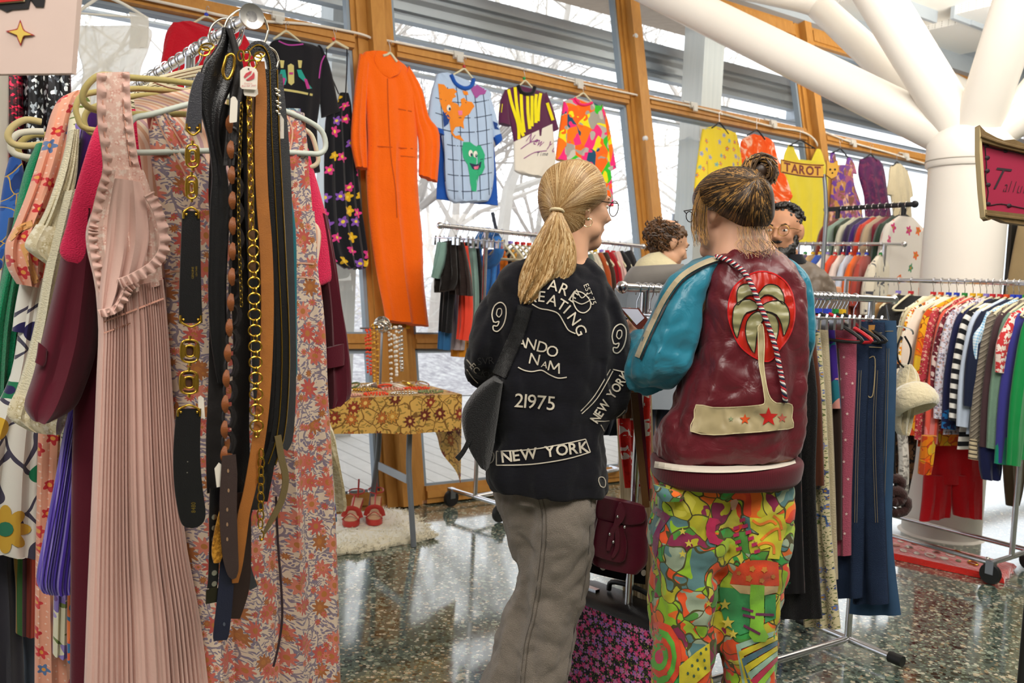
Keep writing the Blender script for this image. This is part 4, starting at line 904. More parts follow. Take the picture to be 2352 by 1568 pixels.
pts = [(cxx+(38+22*abs(math.cos(a_*4)))*math.cos(a_), cyy+(36+20*abs(math.cos(a_*4)))*math.sin(a_)) for a_ in [i*6.2832/64 for i in range(64)]]
decal_poly(m, tr_, pts, off=.003); m.build('yellow_flower', plast('#d3a83c', .9), g)
m = M(); decal_poly(m, tr_, [(cxx+19*math.cos(i*.524), cyy+17*math.sin(i*.524)) for i in range(12)], off=.005); m.build('flower_centre', plast('#2f7a5c', .9), g)
gar('green_sweater', 'emerald green knitted sweater at far left behind the peach sleeve', 'sweater', LP(.72), 20, 900, [('sleeve', cloth('#0f8a5c', name='emerald_knit', crease=.1), [(84, 330, 110, 335), (55, 400, 95, 420), (28, 520, 70, 540), (8, 620, 50, 640), (-15, 740, 38, 760), (-20, 880, 25, 880), (-20, 1000, 20, 1000)], dict(t=.04, fold=.01))])
EMB = stripes(['#7a2a1c', '#c04a34', '#3c6a34', '#4a3c40', '#8a6a2c', '#35602f', '#54343c'], sc=13, name='embroidered_stripe')
gar('embroidered_skirt', 'skirt with narrow red and green embroidered stripes at lower left', 'skirt', LP(.7), 60, 1470, [('panel', EMB, [(60, 500, 120, 500), (40, 900, 95, 900), (30, 1230, 90, 1240), (36, 1350, 82, 1350), (36, 1452, 80, 1462)], dict(t=.02, fold=.004))])
gar('charcoal_trousers', 'charcoal trousers hanging at the bottom left corner', 'trousers', LP(.74), 20, 1600, [('leg', cloth('#33323a', name='charcoal_wool'), [(20, 500, 90, 500), (-30, 900, 50, 900), (-60, 1220, 40, 1220), (-60, 1400, 50, 1400), (-60, 1640, 58, 1640)], dict(t=.03, fold=.008))])
gar('slate_trousers', 'slate blue trousers showing below the embroidered skirt', 'trousers', LP(.8), 65, 1600, [('leg', cloth('#55616f', name='slate_twill'), [(70, 500, 130, 500), (50, 900, 100, 900), (40, 1400, 90, 1400), (52, 1500, 88, 1500), (54, 1640, 90, 1640)], dict(t=.025))])
gar('orange_print_skirt', 'sliver of orange and blue print skirt beside the maroon coat', 'skirt', LP(.37), 165, 1520, [('panel', blotch(['#e0562a', '#2f6a9a', '#e8783a'], sc=20), [(230, 500, 280, 500), (170, 1000, 200, 1000), (155, 1380, 180, 1380), (155, 1520, 180, 1520)], dict(t=.015))])
# blue and teal garments of the rail behind, with hangers
B2 = LP(1.15)
gar('blue_patterned_shirt', 'blue patterned shirt under cream hangers at far left', 'shirt', B2, 20, 600, [('shoulder', blotch(['#2f56a0', '#3b6ab8', '#27407a'], sc=18, outline='#c9a24a'), [(22, 362, 46, 358), (12, 400, 55, 400), (2, 460, 55, 460), (-20, 620, 50, 620)], dict(t=.03))])
gar('brown_suede_jacket', 'sliver of brown suede jacket at far left edge', 'jacket', LP(.95), 20, 700, [('sleeve', cloth('#8a6a44', name='suede'), [(50, 420, 70, 420), (30, 500, 55, 500), (5, 620, 35, 620), (-15, 760, 20, 760)], dict(t=.03))])
for i, (pts, c, lb) in enumerate((([(95, 280), (60, 275), (30, 290), (18, 312), (30, 330), (60, 335), (110, 330)], '#c4b27e', 'olive-yellow hanger at far left, topmost of three below the pink sign'), ([(100, 302), (70, 302), (40, 308), (25, 330), (32, 352), (70, 362), (120, 362)], '#d4cfbd', 'cream hanger at far left, middle of three below the pink sign'), ([(110, 310), (75, 310), (50, 325), (42, 345), (55, 362), (90, 368), (120, 365)], '#a8985c', 'olive hanger at far left, lowest of three below the pink sign'))):
    pxhanger(LP(.85+.1*i), pts, .009, cloth(c, name='velvet', uvs=False), lb, False, None)
for i in range(20):
    s_ = .24+i*.065+R.uniform(-.012, .012); m = M(); lean = R.uniform(-.02, .02)
    rhook(m, s_, lean, .06, .0018); e_ = RN+LR*s_-V((0, 0, .06)); b = M()
    b.tube(cr_pts([e_+V((0, 0, .002)), e_+LU*.05-V((0, 0, .018)), e_+LU*.13-V((0, 0, .06)), e_-LU*.0-V((0, 0, .066)), e_-LU*.13-V((0, 0, .06)), e_-LU*.05-V((0, 0, .018)), e_], 3), .004, 6)
    ob = b.build('clothes_hanger', CREAMP, label='wire-hooked hanger number among the crowd along the middle of the left rail'.replace(' number', ''), cat='hanger', group='crowded hangers along the left rail'); m.build('hook', CHROME, ob)
# bits visible right of the flowered dress
gar('cream_lace_dress', 'cream lace-hemmed dress edge hanging right of the long flowered dress', 'dress', LP(.6), 770, 1170, [('skirt', LCE, [(600, 260, 690, 260), (620, 600, 700, 600), (660, 930, 748, 930), (700, 1000, 768, 1000), (750, 1080, 780, 1080), (752, 1150, 794, 1150), (756, 1172, 790, 1170)], dict(t=.02, fold=.01, nf=8))])
gar('blue_lace_dress', 'grey-blue and violet lace dress edge behind the long flowered dress', 'dress', LP(.5), 760, 1210, [('skirt', blotch(['#8aa0a8', '#5f7a88', '#b8c4c4', '#5a4a9a'], sc=40), [(590, 250, 690, 250), (620, 600, 700, 600), (660, 960, 752, 960), (700, 1080, 762, 1080), (744, 1200, 773, 1195)], dict(t=.015))])
gar('teal_top', 'teal satin top showing right of the belts', 'top', LP(.15), 660, 860, [('body', cloth('#0c6a78', name='teal_satin', rough=.5), [(634, 330, 644, 328), (630, 400, 662, 420), (625, 520, 678, 520), (625, 640, 681, 640), (630, 760, 681, 760), (640, 845, 682, 850), (656, 872, 678, 865)], dict(t=.012, d=.095))])
# sequinned drapes behind, pale wall strip
SQ = NT('sequins', .3, .5, .5); v = SQ.uv(); vo = SQ.n('TexVoronoi', Vector=SQ.n('Mapping', Vector=v, Scale=(1, .6, 1)).outputs[0], Scale=120.); rc = SQ.n('SeparateColor', i0=vo.outputs[1]); SQ.col(SQ.ramp(rc.outputs[0], [(0, '#141418'), (.62, '#3c4048'), (.78, '#aab4bc'), (.9, '#e8eef0')])); SQB = SQ.m
SQ = NT('red_sequins', .3, .5, .5); v = SQ.uv(); vo = SQ.n('TexVoronoi', Vector=v, Scale=130.); rc = SQ.n('SeparateColor', i0=vo.outputs[1]); SQ.col(SQ.ramp(rc.outputs[0], [(0, '#2a0c14'), (.55, '#6a1024'), (.85, '#e0204a')])); SQR = SQ.m
gar('black_sequin_dress', 'black and silver sequinned dress hanging below the pink sign', 'dress', Dp(3.4), 110, 500, [('body', SQB, [(48, 120, 160, 120), (46, 300, 162, 300), (40, 520, 165, 520)], dict(t=.04, fold=.015))])
gar('red_sequin_dress', 'dark red sequinned dress at the far left below the pink sign', 'dress', Dp(3.35), 30, 500, [('body', SQR, [(10, 120, 46, 120), (10, 300, 52, 300), (6, 520, 48, 520)], dict(t=.03, fold=.01))])
m = M(); a_ = Dp(3.3).at(-60, 500); b_ = Dp(3.3).at(11, 500); m.box(((a_.x+b_.x)/2, 3.3, 1.6), ((b_.x-a_.x)/2, 0, 0), (0, .1, 0), (0, 0, 1.6)); m.build('trim_30', plast('#e6dfd2', .6), kind='structure', smooth=False)
# pink sign board
SP = Pl(Dp(1.45).at(90, 80), az(10)); g = empty('shop_sign', SP.at(90, 168), 'pale pink board sign with a yellow four-pointed star at top left', 'sign')
m = M(); m.poly([SP.at(-160, -200), SP.at(196, -200), SP.at(177, 0), SP.at(164, 168), SP.at(60, 169), SP.at(-160, 172)], SP.n*-.012); m.build('board', plast('#dcc3b8', .8), g, smooth=False)
def star4(k): return [(47+(x*k), 76+(y*k)) for x, y in ((0, -28), (6, -10), (10, -5), (31, 5), (10, 7), (6, 12), (1, 28), (-6, 12), (-8, 6), (-31, -4), (-10, -8), (-6, -10))]
m = M(); m.poly([SP.off(.001).at(*p) for p in star4(1.08)], SP.n*.001); m.build('star_outline', plast('#a31525', .8), g, smooth=False)
m = M(); m.poly([SP.off(.003).at(*p) for p in star4(.85)], SP.n*.001); m.build('star', plast('#e2c05a', .8), g, smooth=False)
for c, pp, k in (('#1c191c', [[(-40, 24), (0, 20), (16, 28), (28, 23), (66, 20), (70, 0), (104, -2), (101, 17), (82, 16), (70, -10), (70, -160), (-40, -160)]], .001), ('#e2c89a', [[(-40, 12), (10, 8), (57, 4), (60, -60), (98, -60), (98, -160), (-40, -160)]], .003), ('#c4201c', [[(-40, 10), (20, 4), (54, 1), (57, -60), (90, -60), (90, -155), (-40, -155)]], .005)):
    m = M()
    for p in pp: m.poly([SP.off(k).at(*q) for q in p], SP.n*.001)
    m.build('lettering', plast(c, .7), g, smooth=False)
# ---------------- belts and their rings at the rail end ----------------
BP = LP(-.005).off(.0); BG = 'belts bunched at the rail end'
def ring(c, r, rr, s_, label):
    m = M(); pl = LP(s_); pxtube(m, pl, [(c[0]+r*math.cos(i*.628), c[1]+r*math.sin(i*.628)) for i in range(10)], rr, 10, closed=True)
    m.build('metal_ring', metal('#c9c2b2', .22, 'nickel'), label=label, cat='ring', group='rings on the rail end')
ring((519, 80), 38, .0024, .10, 'left steel ring over the rail end holding belts, furthest from the end cap')
ring((566, 70), 50, .0026, .05, 'large steel ring round the rail just behind the end cap')
ring((606, 140), 34, .0022, .0, 'lower steel ring carrying the brown and black belts, right of the tags')
DB = -.055   # belts hang in front of the dresses
def BPl(d): return LP(0).off(d)
BLL = leather('#141315', .3, 'black_leather'); BLM = leather('#1f1b1b', .55); TAN = leather('#a0601f', .7, 'tan_suede'); BRN = leather('#4a2a18', .5); NAVY = leather('#161a30', .5); DKB = leather('#3a2a26', .5); GRL = leather('#3c3c3e', .35)
def belt(name, mat, pts, w, d, label, t=.0015, cat='belt', k=5, ob=None):
    m = M(); strap(m, BPl(d), pts, w, t, k); o = m.build(name, mat, label=label, cat=cat, group=BG); return o
# buckled leather belt
d = .12
g = root('chain_link_belt', BPl(d), 440, 1210, 'wide black leather belt joined by gold oval links, leftmost of the bunch', 'belt', BG)
def st(g, mat, pts, w, d, name='strap', t=.0018): m = M(); strap(m, BPl(d), pts, w, t); return m.build(name, mat, g)
st(g, leather('#3a3a40', .3), [(463, 168), (452, 200), (447, 250), (444, 302)], [.012, .018, .026, .031], d)
a1 = st(g, BLL, [(439, 484), (438, 560), (437, 650), (438, 742)], [.033, .036, .040, .044], d)
a2 = st(g, BLL, [(434, 938), (430, 1000), (429, 1060), (433, 1120), (442, 1180), (446, 1202), (447, 1211)], [.046, .049, .051, .052, .050, .038, .012], d)
m = M(); pl = BPl(d+.004)
for (x, y, w_, h_) in ((442, 358, 15, 26), (440, 430, 13, 26), (436, 806, 21, 26), (434, 878, 21, 26)):
    def ov(a_, b_, n_=12): return [(x+a_*math.copysign(abs(math.cos(i*6.2832/n_))**.7, math.cos(i*6.2832/n_)), y+b_*math.copysign(abs(math.sin(i*6.2832/n_))**.7, math.sin(i*6.2832/n_))) for i in range(n_)]
    pxtube(m, pl, ov(w_, h_), .0022, 8, closed=True); pxtube(m, pl, ov(w_*.5, h_*.5), .0022, 8, closed=True)
    for sx in (-1, 1): m.box(pl.at(x+sx*w_*.76, y), LU*.0035, V((0, 0, .013)), LR*.0015)
    pxtube(m, pl, [(x, y-h_-9), (x, y-h_)], .0028, 6); pxtube(m, pl, [(x, y+h_), (x, y+h_+8)], .0028, 6)
for (y0, hw, sg) in ((302, 15, 1), (484, 17, -1), (742, 23, 1), (938, 25, -1)):
    xx = 444 if y0 < 400 else (439 if y0 < 600 else (438 if y0 < 800 else 434))
    pxtube(m, pl, [(xx-hw, y0-18*sg), (xx-hw, y0-4*sg), (xx-hw*.6, y0+3*sg), (xx, y0+8*sg), (xx+hw*.6, y0+3*sg), (xx+hw, y0-4*sg), (xx+hw, y0-18*sg)], .0022, 8)
    for sx in (-1, 1): m.ball(BPl(d+.003).at(xx+sx*(hw-6), y0-8*sg), .003, 8, 5)
m.build('gold_link', GOLD, g)
m = M()
for (x, y) in ((436, 806), (434, 878)):
    for sy in (-1, 1): m.poly([BPl(d+.001).at(x+p, y+q*sy) for p, q in ((-14, 17), (-10, 22), (0, 24), (10, 22), (14, 17), (0, 19))], LR*.002)
    m.poly([BPl(d+.001).at(x+p, y+q) for p, q in ((-8, -11), (8, -11), (8, 11), (-8, 11))], LR*.002)
m.build('enamel_inlay', BRN, g, smooth=False)
tr_ = bvh(a1, a2); m = M(); decal_text(m, tr_, '8480', 449, 1177, -90, 10, off=.001, bold=0, xs=.8); decal_text(m, tr_, 'GENUINE', 445, 640, -90, 5, off=.001, bold=0); decal_text(m, tr_, 'LEATHER', 453, 634, -90, 4, off=.001, bold=0)
m.build('stamped_lettering', metal('#b79a4a', .4, 'gold_stamp'), g)
m = M()
for x, y in ((430, 1085), (431, 1060)): decal_poly(m, tr_, [(x+1.6*math.cos(i), y+1.6*math.sin(i)) for i in range(6)], off=.0012)
m.build('punch_hole', plast('#8a8578', .6), g)
# big looped black leather piece
g = root('wide_leather_belt', BPl(.1), 510, 900, 'wide glossy black leather belt folded over the left ring', 'belt', BG)
m = M(); loft(m, BPl(.10), [(510, 64, 534, 66), (505, 90, 538, 92), (488, 120, 542, 124), (466, 150, 545, 160), (455, 190, 535, 195), (456, 240, 515, 240), (466, 280, 505, 285), (478, 330, 505, 335), (486, 400, 522, 405), (482, 470, 528, 480), (480, 560, 524, 560), (478, 660, 520, 660), (482, 760, 522, 760), (494, 850, 522, 850), (500, 880, 518, 880)], t=.008, fold=.006, nf=2, foldgrow=False, sq=1.); m.build('strap', BLL, g)
m = M(); loft(m, BPl(.112), [(520, 66, 534, 68), (532, 110, 548, 112), (538, 160, 560, 165), (530, 220, 556, 225), (520, 290, 548, 300), (512, 380, 540, 380)], t=.006, fold=.003, nf=2, sq=1.); m.build('strap', BLM, g)
m = M(); pxtube(m, BPl(.125), [(520, 130), (512, 160), (516, 178), (526, 180), (536, 160), (538, 132), (530, 124)], .003, 8, closed=True); m.build('buckle', GOLD, g)
BLKS = [([(520, 240), (506, 320), (498, 430), (502, 560), (500, 700), (498, 860), (492, 1010), (494, 1130)], .032, .085, BLM, 'matt black leather belt hanging straight, just right of the gold-linked belt'),
        ([(548, 200), (546, 340), (552, 480), (550, 640), (556, 800), (552, 960), (556, 1100), (560, 1180)], .036, .075, BLL, 'smooth black leather belt hanging behind the tan and black braid'),
        ([(600, 200), (604, 400), (614, 600), (622, 760), (622, 900), (608, 1040), (588, 1150)], .05, .07, BLM, 'broad black leather belt behind the gold ring chain'),
        ([(622, 160), (626, 300), (634, 450), (644, 640), (650, 800), (646, 930), (636, 1010), (618, 1065)], .030, .115, BLL, 'black belt edged in gold piping at the right of the bunch'),
        ([(636, 170), (652, 330), (662, 560), (668, 780), (668, 900), (662, 1000), (650, 1030)], .022, .06, GRL, 'dark grey leather belt with rounded tip, rightmost of the bunch'),
        ([(566, 260), (572, 480), (584, 700), (592, 900), (600, 1010), (580, 1120), (560, 1230), (566, 1300), (582, 1350)], .018, .08, GRL, 'narrow grey-black belt curving to a pointed tip'),
        ([(526, 1045), (526, 1090), (524, 1170), (528, 1260), (534, 1310), (538, 1328)], [.026, .032, .034, .032, .024, .008], .135, DKB, 'dark brown pointed belt tip with punched holes, bottom centre of the bunch'),
        ([(556, 1130), (556, 1250), (554, 1350), (540, 1420)], [.034, .038, .034, .02], .1, leather('#2c1810', .5), 'dark chocolate belt curling behind the punched tip'),
        ([(524, 1240), (520, 1330), (514, 1400), (508, 1455), (506, 1470)], [.026, .030, .032, .032, .026], .118, NAVY, 'navy blue leather belt hanging lowest of the bunch'),
        ([(512, 1170), (504, 1220), (500, 1265), (498, 1292)], [.012, .02, .024, .012], .125, blotch(['#a8721c', '#c48a2c', '#8a5a14'], sc=160), 'woven ochre belt tip beside the punched brown tip'),
        ([(638, 1000), (646, 1050), (656, 1100), (646, 1150), (626, 1190), (606, 1225)], [.014, .014, .014, .014, .012, .006], .12, leather('#6a5a38', .5), 'thin olive-brown strap bending back to the left at the bottom right'),
        ([(608, 990), (600, 1060), (592, 1130), (588, 1170)], .03, .09, BLM, 'short black belt end beside the gold chain tail')]
for i, (p, w_, dd, mt, lb) in enumerate(BLKS):
    o = belt('leather_belt', mt, p, w_, dd, lb)
    tr_ = bvh(o)
    if 'gold piping' in lb:
        for off_ in ((15, 0), (-2, 0)):
            m = M(); pxtube(m, BPl(dd+.003), [(a+off_[0], b) for a, b in p], .0014, 6); m.build('gold_piping', GOLD, o)
    if 'punched' in lb and 'dark brown' in lb:
        m = M()
        for x, y in ((524, 1081), (525, 1126), (522, 1170), (522, 1204), (522, 1238)): decal_poly(m, tr_, [(x+2.6*math.cos(k), y+5*math.sin(k)) for k in range(6)], off=.0015)
        m.build('punch_hole', leather('#9a7a5c', .6), o)
    if 'navy' in lb:
        m = M(); decal_poly(m, tr_, [(515+3*math.cos(k), 1433+5*math.sin(k)) for k in range(6)], off=.0015); m.build('punch_hole', plast('#555a66'), o)
tb = belt('suede_belt', TAN, [(597, 140), (600, 220), (598, 330), (602, 450), (610, 560), (614, 680), (612, 800), (606, 900), (598, 980), (586, 1060), (572, 1130), (560, 1180), (552, 1240), (544, 1300), (540, 1338)], [.018, .022, .024, .025, .026, .026, .026, .027, .027, .026, .024, .024, .024, .022, .012], .122, 'tan suede belt running the full length through the middle of the bunch')
m = M(); strap(m, BPl(.116), [(577, 170), (576, 300), (576, 450), (580, 640)], .013); m.build('leather_belt', leather('#5a3a18', .6), label='narrow ochre-brown strap behind the gold chain', cat='belt', group=BG)
# braided link belt
g = root('braided_link_belt', BPl(.12), 535, 1060, 'belt of interlocked tan and black leather loops down the middle of the bunch', 'belt', BG)
ma = M(); mb = M(); pl = BPl(.118); n_ = 27
for i in range(n_):
    fr = i/(n_-1); y = 285+fr*760; x = 532+7*math.sin(fr*5)-6*(fr > .55)*((fr-.55)*2)
    hh = 17; ww = 8
    if i % 2 == 0:
        strap(ma, BPl(.124), [(x-1, y-hh-3, -.004), (x-6, y-hh*.4, .002), (x-6, y+hh*.4, .002), (x-1, y+hh+3, -.004)], [.006, .013, .013, .006], .0015, 4)
    else:
        pxtube(mb, pl, [(x+ww*1.3*math.cos(k*.785)+2, y+hh*1.25*math.sin(k*.785)) for k in range(8)], .0032, 6, closed=True)
        strap(mb, BPl(.113), [(x+10, y-hh-8), (x+16, y), (x+10, y+hh+8)], [.006, .012, .006], .002, 3)
ma.build('tan_loop', leather('#85481c', .5), g); mb.build('black_loop', leather('#211c1d', .35), g)
# gold chains
g = root('gold_chain_belt', BPl(.13), 600, 1240, 'gold chain belt of large round rings ending in a hook', 'chain belt', BG)
m = M(); pl = BPl(.132)
def link(m, pl, x, y, w_, h_, r_, tilt=0.):
    q = [pl.at(x+w_*math.cos(k*.785), y+h_*math.sin(k*.785)) + pl.n*(tilt*math.cos(k*.785)) for k in range(8)]
    q = cr_pts(q+[q[0]], 3)[:-1]; m.tube(q, r_, 7, True)
yy = 218; i = 0
while yy < 520: link(m, pl, 572+(yy-218)*.02, yy, 4 if i % 2 else 6, 13, .0016, .004*(1 if i % 2 else -1)); yy += 18.5; i += 1
yy = 540; 
while yy < 990:
    rr = 12+min(3, (yy-540)/60); link(m, pl, 581+(yy-540)*.02, yy, rr, 13, .0018); link(m, pl, 582+(yy-540)*.02, yy+18, 3, 8, .0017, .004); yy += 36.5
for i in range(9): link(m, pl, 600-i*.2, 1042+i*20, 6 if i % 2 else 4, 12, .0017, .003)
pxtube(m, pl, [(600, 1218), (606, 1226), (602, 1240), (598, 1238), (597, 1230)], .0018, 6)
m.build('chain', GOLD, g)
m = M(); pl = BPl(.128); yy = 240; i = 0
while yy < 700: link(m, pl, 552+4*math.sin(yy*.01), yy, 2.2 if i % 2 else 3.2, 6, .001, .002*(1 if i % 2 else -1)); yy += 9; i += 1
m.build('fine_chain', metal('#8a7030', .3, 'antique_gold'), label='fine antique gold chain hanging between the braid and the big gold rings', cat='chain', group=BG)
# studded strap, cord
o = belt('studded_belt', BLL, [(494, 1120), (492, 1180), (492, 1250), (490, 1320), (487, 1350)], .02, .112, 'black belt with silver eyelets and a dark square buckle at lower left of the bunch')
m = M()
for y in (1187, 1212, 1238, 1315, 1340): m.lathe(BPl(.114).at(492, y), [(.005, 0), (.0055, .0012), (.002, .002)], 10, (LU, V((0, 0, 1)), -LR))
m.build('eyelet', metal('#c9c4b6', .3), o)
m = M(); m.box(BPl(.114).at(487, 1368), LU*.012, V((0, 0, .014)), LR*.002); m.box(BPl(.114).at(489, 1350), LU*.007, V((0, 0, .002)), LR*.003); m.build('buckle', metal('#4a4638', .45, 'antique'), o)
m = M(); pxtube(m, BPl(.10), [(634, 1140), (636, 1200), (640, 1270), (646, 1350), (648, 1420), (640, 1480), (628, 1530)], .0026, 8); m.build('thong_belt', leather('#2e1a20', .6), label='long thin dark cord dangling over the flowered dress', cat='cord')
m = M(); pxtube(m, BPl(.09), [(640, 262), (646, 400), (650, 440)], .0012, 5); m.build('thong_belt', BLM, label='short black thong beside the right-hand swing tag', cat='cord')
g = root('pearl_trim_belt', BPl(.1), 640, 260, 'little cluster of silver and pearl beads beside the right ring', 'belt', BG)
m = M()
for x, y in ((634, 205), (640, 209), (636, 216), (641, 220), (636, 233), (642, 237), (638, 244), (643, 248), (636, 256), (641, 262)): m.ball(BPl(.118).at(x, y), .0035, 8, 6)
m.build('beads', metal('#d9d4c8', .25, 'pearl'), g)
# gold clasps near the top
g = root('gold_clasp_belt', BPl(.13), 575, 140, 'tangle of gold buckles and D-rings under the rail end', 'belt buckle', BG); m = M()
for x, y, a_, b_ in ((553, 128, 6, 12), (566, 128, 7, 12), (597, 126, 10, 6), (592, 132, 8, 8), (476, 108, 14, 8), (470, 118, 12, 10), (580, 148, 8, 10)): link(m, BPl(.13), x, y, a_, b_, .0018, .003)
m.build('buckles', GOLD, g)
g = root('gold_edged_belt', BPl(.11), 610, 250, 'black patent belt with gold rim arching from the lower ring', 'belt', BG); m = M()
strap(m, BPl(.11), [(574, 122), (590, 106), (608, 112), (620, 135), (626, 170), (630, 230), (632, 300)], .02, .002, 5); m.build('strap', BLL, g)
m = M(); pxtube(m, BPl(.114), [(572, 118), (588, 104), (606, 108), (618, 132), (622, 170), (627, 230), (630, 330), (634, 420)], .0016, 6); m.build('gold_rim', GOLD, g)
# swing tags
TAG = plast('#e6ddcf', .75); RDT = plast('#c2404a', .7)
def swing(px, d, label, txt=None, lips=False):
    pl = BPl(d); m = M(); m.poly([pl.at(*p) for p in px], LR*.0012); g = m.build('swing_tag', TAG, label=label, cat='price tag', group='swing tags on the belts', smooth=False); return g, pl
g, pl = swing([(552, 162), (558, 156), (566, 152), (580, 154), (588, 158), (592, 166), (591, 203), (588, 206), (556, 204), (552, 200)], .145, 'white swing tag printed with red lips in front of the gold chain')
m = M()
m.poly([pl.off(.001).at(*p) for p in ((560, 176), (565, 168), (570, 166), (573, 164), (579, 163), (576, 169), (568, 175), (562, 180))], pl.n*.0004)
m.poly([pl.off(.001).at(*p) for p in ((565, 183), (572, 178), (579, 172), (583, 165), (585, 172), (584, 180), (576, 184), (568, 185))], pl.n*.0004)
text_map(m, 'Queenie', lambda x, y: pl.off(.0015).at(561+x, 193-y), 5.5, shear=.4, bold=0, xs=.8); text_map(m, 'Norma Jean', lambda x, y: pl.off(.0015).at(555+x, 200-y-x*.08), 7, shear=.4, bold=.0, xs=.75)
m.build('red_print', RDT, g, smooth=False)
m = M(); m.ball(pl.off(.001).at(571, 158), .0016, 8, 5); m.build('tag_hole', BLM, g)
swing([(560, 200), (592, 204), (593, 216), (586, 222), (562, 219), (560, 214)], .138, 'second white swing tag just behind the red lips tag')
swing([(530, 226), (535, 221), (541, 223), (546, 232), (544, 280), (528, 282), (527, 278)], .14, 'grey-white swing tag above the braided belt')
swing([(432, 255), (444, 252), (440, 304), (424, 302), (422, 298)], .11, 'white swing tag left of the black leather belt top')
g, pl = swing([(633, 272), (637, 262), (643, 260), (652, 274), (652, 318), (630, 318), (630, 290)], .105, 'white swing tag with red script right of the gold piping')
m = M(); text_map(m, 'Norma', lambda x, y: pl.off(.001).at(632+x*.7+y*.6, 304-y*.8-x*.75), 9, shear=.3, bold=0, xs=.8); text_map(m, 'Jean', lambda x, y: pl.off(.001).at(638+x*.7+y*.6, 310-y*.8-x*.75), 9, shear=.3, bold=0, xs=.8); m.build('red_print', RDT, g, smooth=False)
swing([(455, 912), (461, 908), (468, 914), (471, 962), (456, 958)], .118, 'white swing tag beside the lower gold oval link')
swing([(503, 1062), (508, 1066), (512, 1116), (498, 1119), (493, 1076)], .132, 'white swing tag near the bottom beside the punched belt tip')
# ---------------- people ----------------
def SKIN(c, name='skin'):
    t = NT(name, .55, 0, .35); v = t.uv(False); c0 = lin(c)
    t.col(t.mix(t.noise(v, 18., 3), tuple(x*.86 for x in c0[:3])+(1,), c0)); t.b.inputs['Subsurface Weight'].default_value = .08; t.b.inputs['Subsurface Radius'].default_value = (.02, .01, .005); return t.m
SK1 = SKIN('#dca988'); SK2 = SKIN('#e0ad90'); SK3 = SKIN('#c99270')
def hand(m, w, d, side, nrm, s=1., curl=.5):
    """palm with four fingers of unequal length and a thumb; w wrist, d direction, side towards the thumb, nrm palm normal"""
    w = V(w); d = V(d).normalized(); nrm = (V(nrm)-d*V(nrm).dot(d)).normalized(); side_ = d.cross(nrm).normalized(); side_ = side_ if side_.dot(V(side)) > 0 else -side_
    m.ball(w+d*.045*s, (.043*s, .036*s, .014*s), 12, 8, (d, side_, nrm)); m.tube([w-d*.03*s, w+d*.02*s], [.026*s, .024*s], 10)
    for i, L in enumerate((.070, .078, .072, .056)):
        b = w+d*.075*s+side_*(.027-.018*i)*s; p = [b-d*.01*s]; a = curl*.4; q = b; 
        for k in range(3):
            a += curl*.55; dd = (d*math.cos(a)+nrm*math.sin(a)); q = q+dd*(L*s*(.45, .32, .23)[k]); p.append(q)
        m.tube(p, [.0092*s, .0085*s, .008*s, .0065*s], 8)
    b = w+d*.025*s+side_*.03*s; m.tube([w+d*.01*s+side_*.015*s, b, b+(d*.6+side_*.7+nrm*.25)*.032*s, b+(d*1.0+side_*.75+nrm*.5)*.052*s], [.012*s, .011*s, .0095*s, .0075*s], 8)
def head(m, c, yaw, s=1., nod=0., tilt=0.):
    """skull, face, nose, lips, brow, ears, chin; returns the frame (side, forward, up)"""
    f = az(yaw); u = V((0, 0, 1)); f, u = (f*math.cos(nod)-u*math.sin(nod)), (u*math.cos(nod)+f*math.sin(nod)); r = f.cross(u)
    u, r = (u*math.cos(tilt)+r*math.sin(tilt)), (r*math.cos(tilt)-u*math.sin(tilt)); ax = (r, f, u)
    P_ = lambda x, y, z: c+(r*x+f*y+u*z)*s
    def B(x, y, z, a, b, e, n1=16, n2=12): m.ball(P_(x, y, z), (a*s, b*s, e*s), n1, n2, ax)
    B(0, -.012, .022, .074, .094, .078, 20, 14); B(0, .038, -.035, .056, .052, .078, 18, 14); B(0, .058, -.098, .034, .034, .026)
    for k in (-1, 1):
        B(.036*k, .062, -.03, .022, .022, .022); B(.03*k, .074, .018, .024, .014, .009); B(.031*k, .077, .008, .017, .010, .007); B(.031*k, .077, -.016, .017, .009, .006); B(.042*k, .02, -.07, .022, .045, .028)
        B(.074*k, -.008, -.012, .007, .017, .030); B(.079*k, -.014, -.006, .010, .019, .032); B(.073*k, -.002, -.038, .006, .009, .01)
    m.tube([P_(0, .088, .008), P_(0, .100, -.014), P_(0, .112, -.034), P_(0, .098, -.042)], [.008*s, .009*s, .011*s, .009*s], 8)
    for k in (-1, 1): B(.011*k, .096, -.038, .007, .009, .006)
    B(0, .088, -.062, .021, .010, .006); B(0, .085, -.071, .019, .010, .007)
    return ax, P_
def eyes(P_, ax, s, parent, iris='#4a3420'):
    m = M(); n = M()
    for k in (-1, 1):
        m.ball(P_(.031*k, .0765, -.004), (.0115*s, .0105*s, .0062*s), 12, 8, ax); n.ball(P_(.031*k, .0845, -.004), (.005*s, .004*s, .005*s), 8, 6, ax)
    m.build('eyeballs', plast('#e9e4dc', .3), parent); n.build('irises', plast(iris, .2), parent)
    b = M()
    for k in (-1, 1): b.tube([P_(.016*k, .089, .016), P_(.034*k, .086, .022), P_(.05*k, .074, .015)], [.0025*s, .0035*s, .0015*s], 6)
    b.build('eyebrows', plast('#3a2818', .8), parent)
